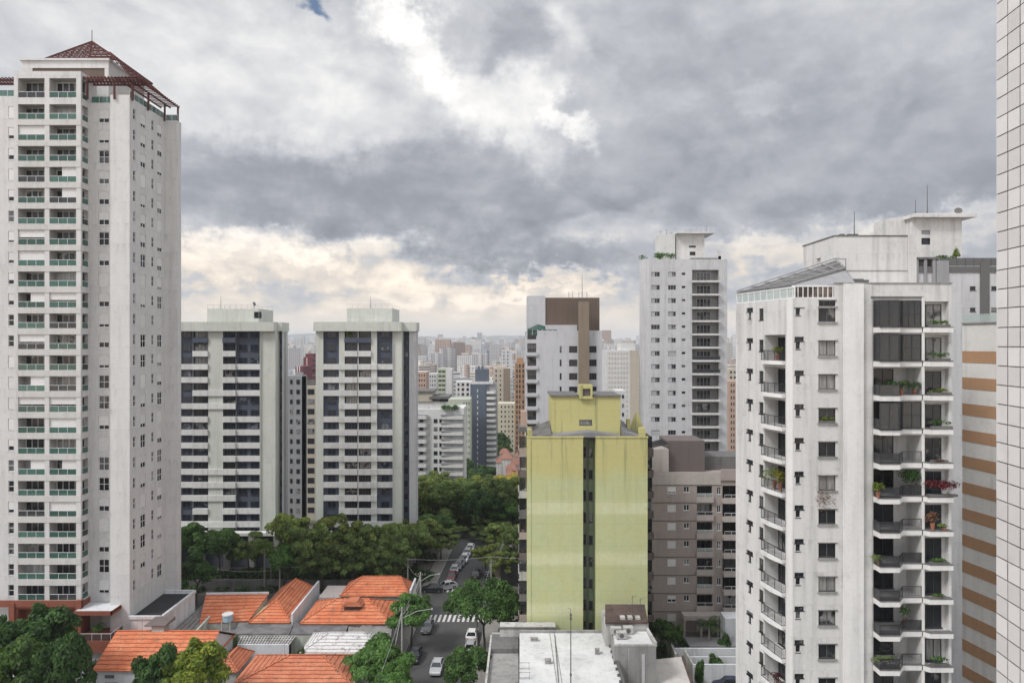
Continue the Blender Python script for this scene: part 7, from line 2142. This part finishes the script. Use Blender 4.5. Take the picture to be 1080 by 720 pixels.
cable((X(424, 99), 99, pd[2] - .4), (-15.5, 70, 9.0), .8, 'cable running down the left kerb towards the bottom of the view')
cable((pc[0], pc[1], pc[2] - .3), (X(518, 131), 131, pf[2] - .5), .6, 'cable along the right kerb through the umbrella shaped tree')
# people near the far kerb are too small to tell apart: only walls and gates there
m = MB(); m.box(X(528, 134), X(548, 134), 134, 134.3, 0, 4.6); solo('gate', m, 'black_metal', 'dark solid gate beside the street left of the yellow block', 'gate')
m = MB(); m.box(X(518, 139), X(529, 139), 139, 139.3, 0, 4.2); solo('boundary_wall', m, 'tan', 'brown wall beside the dark gate', 'wall')
def fence():
    t = root('fence', 'low concrete fence with posts in front of the left banded tower', 'fence', (X(250, 134), 134, 0))
    m = MB(); m.box(X(232, 134), X(290, 134), 134, 134.3, 0, 1.3); m.build('panel', 'concrete', t)
    for k in range(8): m = MB(); x = X(232, 134) + k * 1.5; m.box(x, x + .12, 133.9, 134, 0, 2.3); m.build('post', 'mast_metal', t)
    t = root('boundary_wall', 'pale boundary wall along the cross street behind the orange roofs', 'wall', (X(320, 131.5), 131.5, 0))
    m = MB(); m.box(X(200, 131.5), X(428, 131.5), 131.3, 131.6, 0, 2.2); m.build('wall', 'concrete_dark', t)
fence()

# ------------------------------------------------------------------ red-roofed houses and the far city
def far_city():
    rs = random.Random(31)
    k = 0
    lab = 'small red roofed house among the trees left of the yellow block'
    for (px, py, Y, w) in ((483, 525, 262, 10), (492, 527, 258, 9), (535, 480, 300, 12), (545, 486, 290, 12), (528, 484, 310, 9), (540, 492, 285, 12), (549, 478, 320, 10), (495, 448, 420, 7), (494, 462, 400, 6), (494, 474, 380, 6), (538, 497, 280, 8), (499, 440, 430, 8), (549, 498, 275, 10), (532, 475, 330, 10)):
        zt = Z(py, Y); x = X(px, Y); W = w / 720 * Y
        zb = min(gz(Y), zt - 4)
        t = root('house', lab, 'house', (x, Y, zb), 'red roofed houses down the hill')
        m = MB(); m.box(x - W / 2, x + W / 2, Y, Y + 9, zb, zt - 1.6); m.build('wall', 'old_white', t)
        m = MB(); m.hexa([(x - W / 2 - .3, Y - .3, zt - 1.6), (x + W / 2 + .3, Y - .3, zt - 1.6), (x + W / 2 + .3, Y + 9.3, zt - 1.6), (x - W / 2 - .3, Y + 9.3, zt - 1.6), (x - W / 5, Y + 4, zt + .4), (x + W / 5, Y + 4, zt + .4), (x + W / 5, Y + 5, zt + .4), (x - W / 5, Y + 5, zt + .4)]); m.build('roof', 'roof_far', t)
    # individual distant towers in the gaps between the near buildings
    gaps = [(300, 334, 18), (438, 558, 105), (630, 680, 42), (764, 780, 14)]
    meshes = {}
    taken = []
    names = {0: 'hazy distant tower between the twin banded towers', 1: 'hazy distant tower in the gap left of the shaft tower', 2: 'hazy distant tower in the gap right of the shaft tower', 3: 'hazy distant tower at the left edge of the large white tower'}
    for gi, (a, b, n) in enumerate(gaps):
        for i in range(n):
            px = rs.uniform(a, b); q = rs.random()
            Y = 520 + 3600 * q ** 1.5
            w = rs.uniform(13, 26) * (1 + Y / 9000); d = rs.uniform(14, 24); h = rs.uniform(34, 70) + Y / 120 * rs.random()
            if Y < 900: h = min(h, 48)
            zt = gz(Y) + h
            key = (round(w / 3), round(h / 4), rs.randrange(4))
            if key not in meshes:
                m = MB(); W, H = key[0] * 3.0, key[1] * 4.0
                m.box(-W / 2, W / 2, 0, d, -3, H)
                v = key[2]
                if v == 0: m.box(-W * .25, W * .2, d * .3, d * .7, H, H + 4)
                elif v == 1: m.box(-W * .4, W * .1, d * .2, d * .8, H, H + 3); m.box(-W * .2, -W * .1, d * .4, d * .6, H + 3, H + 6)
                elif v == 2: m.box(-W / 2 - 2, -W / 2, d * .2, d * .8, -3, H - 4); m.box(-W * .1, W * .3, d * .3, d * .7, H, H + 5)
                else: m.box(-W * .12, W * .12, -1.5, 0, -3, H + 2)
                meshes[key] = m.mesh('distant_tower', 'far_facade')
            o = bpy.data.objects.new('distant_tower', meshes[key]); COL.objects.link(o)
            o.location = (X(px, Y), Y, gz(Y)); o.rotation_euler = (0, 0, rs.choice([0, 0, .3, -.35, .6]))
            props(o, names[gi], 'tower', 'distant towers: ' + str(['between the twins', 'left gap', 'right gap', 'far right gap'][gi]))
    # the rest of the city, past counting
    m = MB(); rs = random.Random(77)
    def tower(x, Y, w, d, h):
        m.box(x - w / 2, x + w / 2, Y, Y + d, gz(Y) - 3, gz(Y) + h)
    for i in range(3000):
        Y = 1200 + 7400 * rs.random() ** 1.1; k = rs.uniform(-.9, .9); 
        tower(k * Y, Y, rs.uniform(14, 30), rs.uniform(14, 26), rs.uniform(25, 75) + (40 if rs.random() < .1 else 0))
    props(m.build('far_city', 'far_facade'), 'dense hazy mass of towers reaching to the horizon', 'city', kind='stuff')
    m = MB()
    for i in range(2600):
        Y = 330 + 2600 * rs.random() ** 1.2; k = rs.uniform(-.85, .85); x = k * Y
        if Y < 560 and abs(x + 5) < 150 and -.16 < k < .03 : continue
        w, d, h = rs.uniform(8, 20), rs.uniform(8, 18), rs.uniform(5, 13); m.box(x - w / 2, x + w / 2, Y, Y + d, gz(Y) - 3, gz(Y) + h)
    def hut(x, Y, w, d, h):
        z = gz(Y); m.box(x - w / 2, x + w / 2, Y, Y + d, z - 2, z + h)
        m.hexa([(x - w / 2 - .4, Y - .4, z + h), (x + w / 2 + .4, Y - .4, z + h), (x + w / 2 + .4, Y + d + .4, z + h), (x - w / 2 - .4, Y + d + .4, z + h), (x - w / 4, Y + d * .4, z + h + 2), (x + w / 4, Y + d * .4, z + h + 2), (x + w / 4, Y + d * .6, z + h + 2), (x - w / 4, Y + d * .6, z + h + 2)])
    for i in range(900):
        sx = rs.choice([-1, 1]); x = sx * rs.uniform(88, 520); Y = rs.uniform(-60, 420)
        if 118 < Y < 132 or abs(x) / max(Y, 1) < .80: continue
        hut(x, Y, rs.uniform(8, 15), rs.uniform(8, 14), rs.uniform(3, 8))
    for gx in range(-78, -20, 13):
        for gy in (8, 24, 42, 60): hut(gx + rs.uniform(-1, 1), gy, rs.uniform(9, 11), rs.uniform(9, 12), rs.uniform(3.5, 6))
    props(m.build('low_rise_city', 'low_city'), 'carpet of low roofs between the distant towers', 'city', kind='stuff')
    # distant tree cover
    rs2 = np.random.default_rng(5); cl = []
    for i in range(700):
        Y = 300 + 1500 * rs2.random() ** 1.3; k = rs2.uniform(-.8, .8); 
        if Y < 520 and -.16 < k < .03: continue
        r = rs2.uniform(5, 9); cl.append((np.array((k * Y, Y, gz(Y) + 4)), (r, r, 5)))
    for i in range(260):
        x = rs2.choice([-1, 1]) * rs2.uniform(80, 500); Y = rs2.uniform(-40, 330)
        if 116 < Y < 134 or abs(x) / max(Y, 1) < .82: continue
        cl.append((np.array((x, Y, gz(Y) + 4)), (4.5, 4.5, 4)))
    o = bpy.data.objects.new('distant_greenery', leaf_mesh('distant_greenery', 'leaf_deep', cl, 60000, 1.1, rs2)); COL.objects.link(o)
    props(o, 'patches of tree cover between the far roofs', 'trees', kind='stuff')
wall('roof_far', (.27, .135, .10), .2, .25)
far_city()

# ------------------------------------------------------------------ ground plants between houses: low cover
def ground_cover():
    rs = np.random.default_rng(9); cl = []
    for i in range(150):
        x = rs.uniform(-75, 0); y = rs.uniform(130.5, 143); 
        if abs(x - road_x(y)) < 8: continue
        cl.append((np.array((x, y, .5)), (1.6, 1.6, .8)))
    for i in range(150):
        y = rs.uniform(146, 250); x = road_x(y) + rs.choice([-1, 1]) * rs.uniform(9, 26)
        if x < -22 and y < 170: continue
        cl.append((np.array((x, y, gz(y) + .6)), (2.2, 2.2, 1.2)))
    for i in range(26):
        x = rs.uniform(14, 34); y = rs.uniform(99, 111); cl.append((np.array((x, y, .3)), (1.1, 1.1, .5)))
    o = bpy.data.objects.new('undergrowth', leaf_mesh('undergrowth', 'leaf_deep', cl, 26000, .4, rs)); COL.objects.link(o)
    props(o, 'low green undergrowth beneath the trees', 'undergrowth', kind='stuff')
ground_cover()

# ------------------------------------------------------------------ haze
def haze():
    m = MB(); m.box(-15500, 15500, -400, 15500, -60, 230)
    mt = bpy.data.materials.new('haze_air'); mt.use_nodes = True; nt = mt.node_tree
    for n in list(nt.nodes): nt.nodes.remove(n)
    out = nt.nodes.new('ShaderNodeOutputMaterial'); v = nt.nodes.new('ShaderNodeVolumePrincipled')
    v.inputs['Color'].default_value = (.86, .90, .96, 1); v.inputs['Density'].default_value = HAZE
    v.inputs['Anisotropy'].default_value = .2
    nt.links.new(v.outputs[0], out.inputs['Volume'])
    MATS['haze_air'] = mt
    props(m.build('haze', 'haze_air'), kind='stuff')
HAZE = .00012
haze()
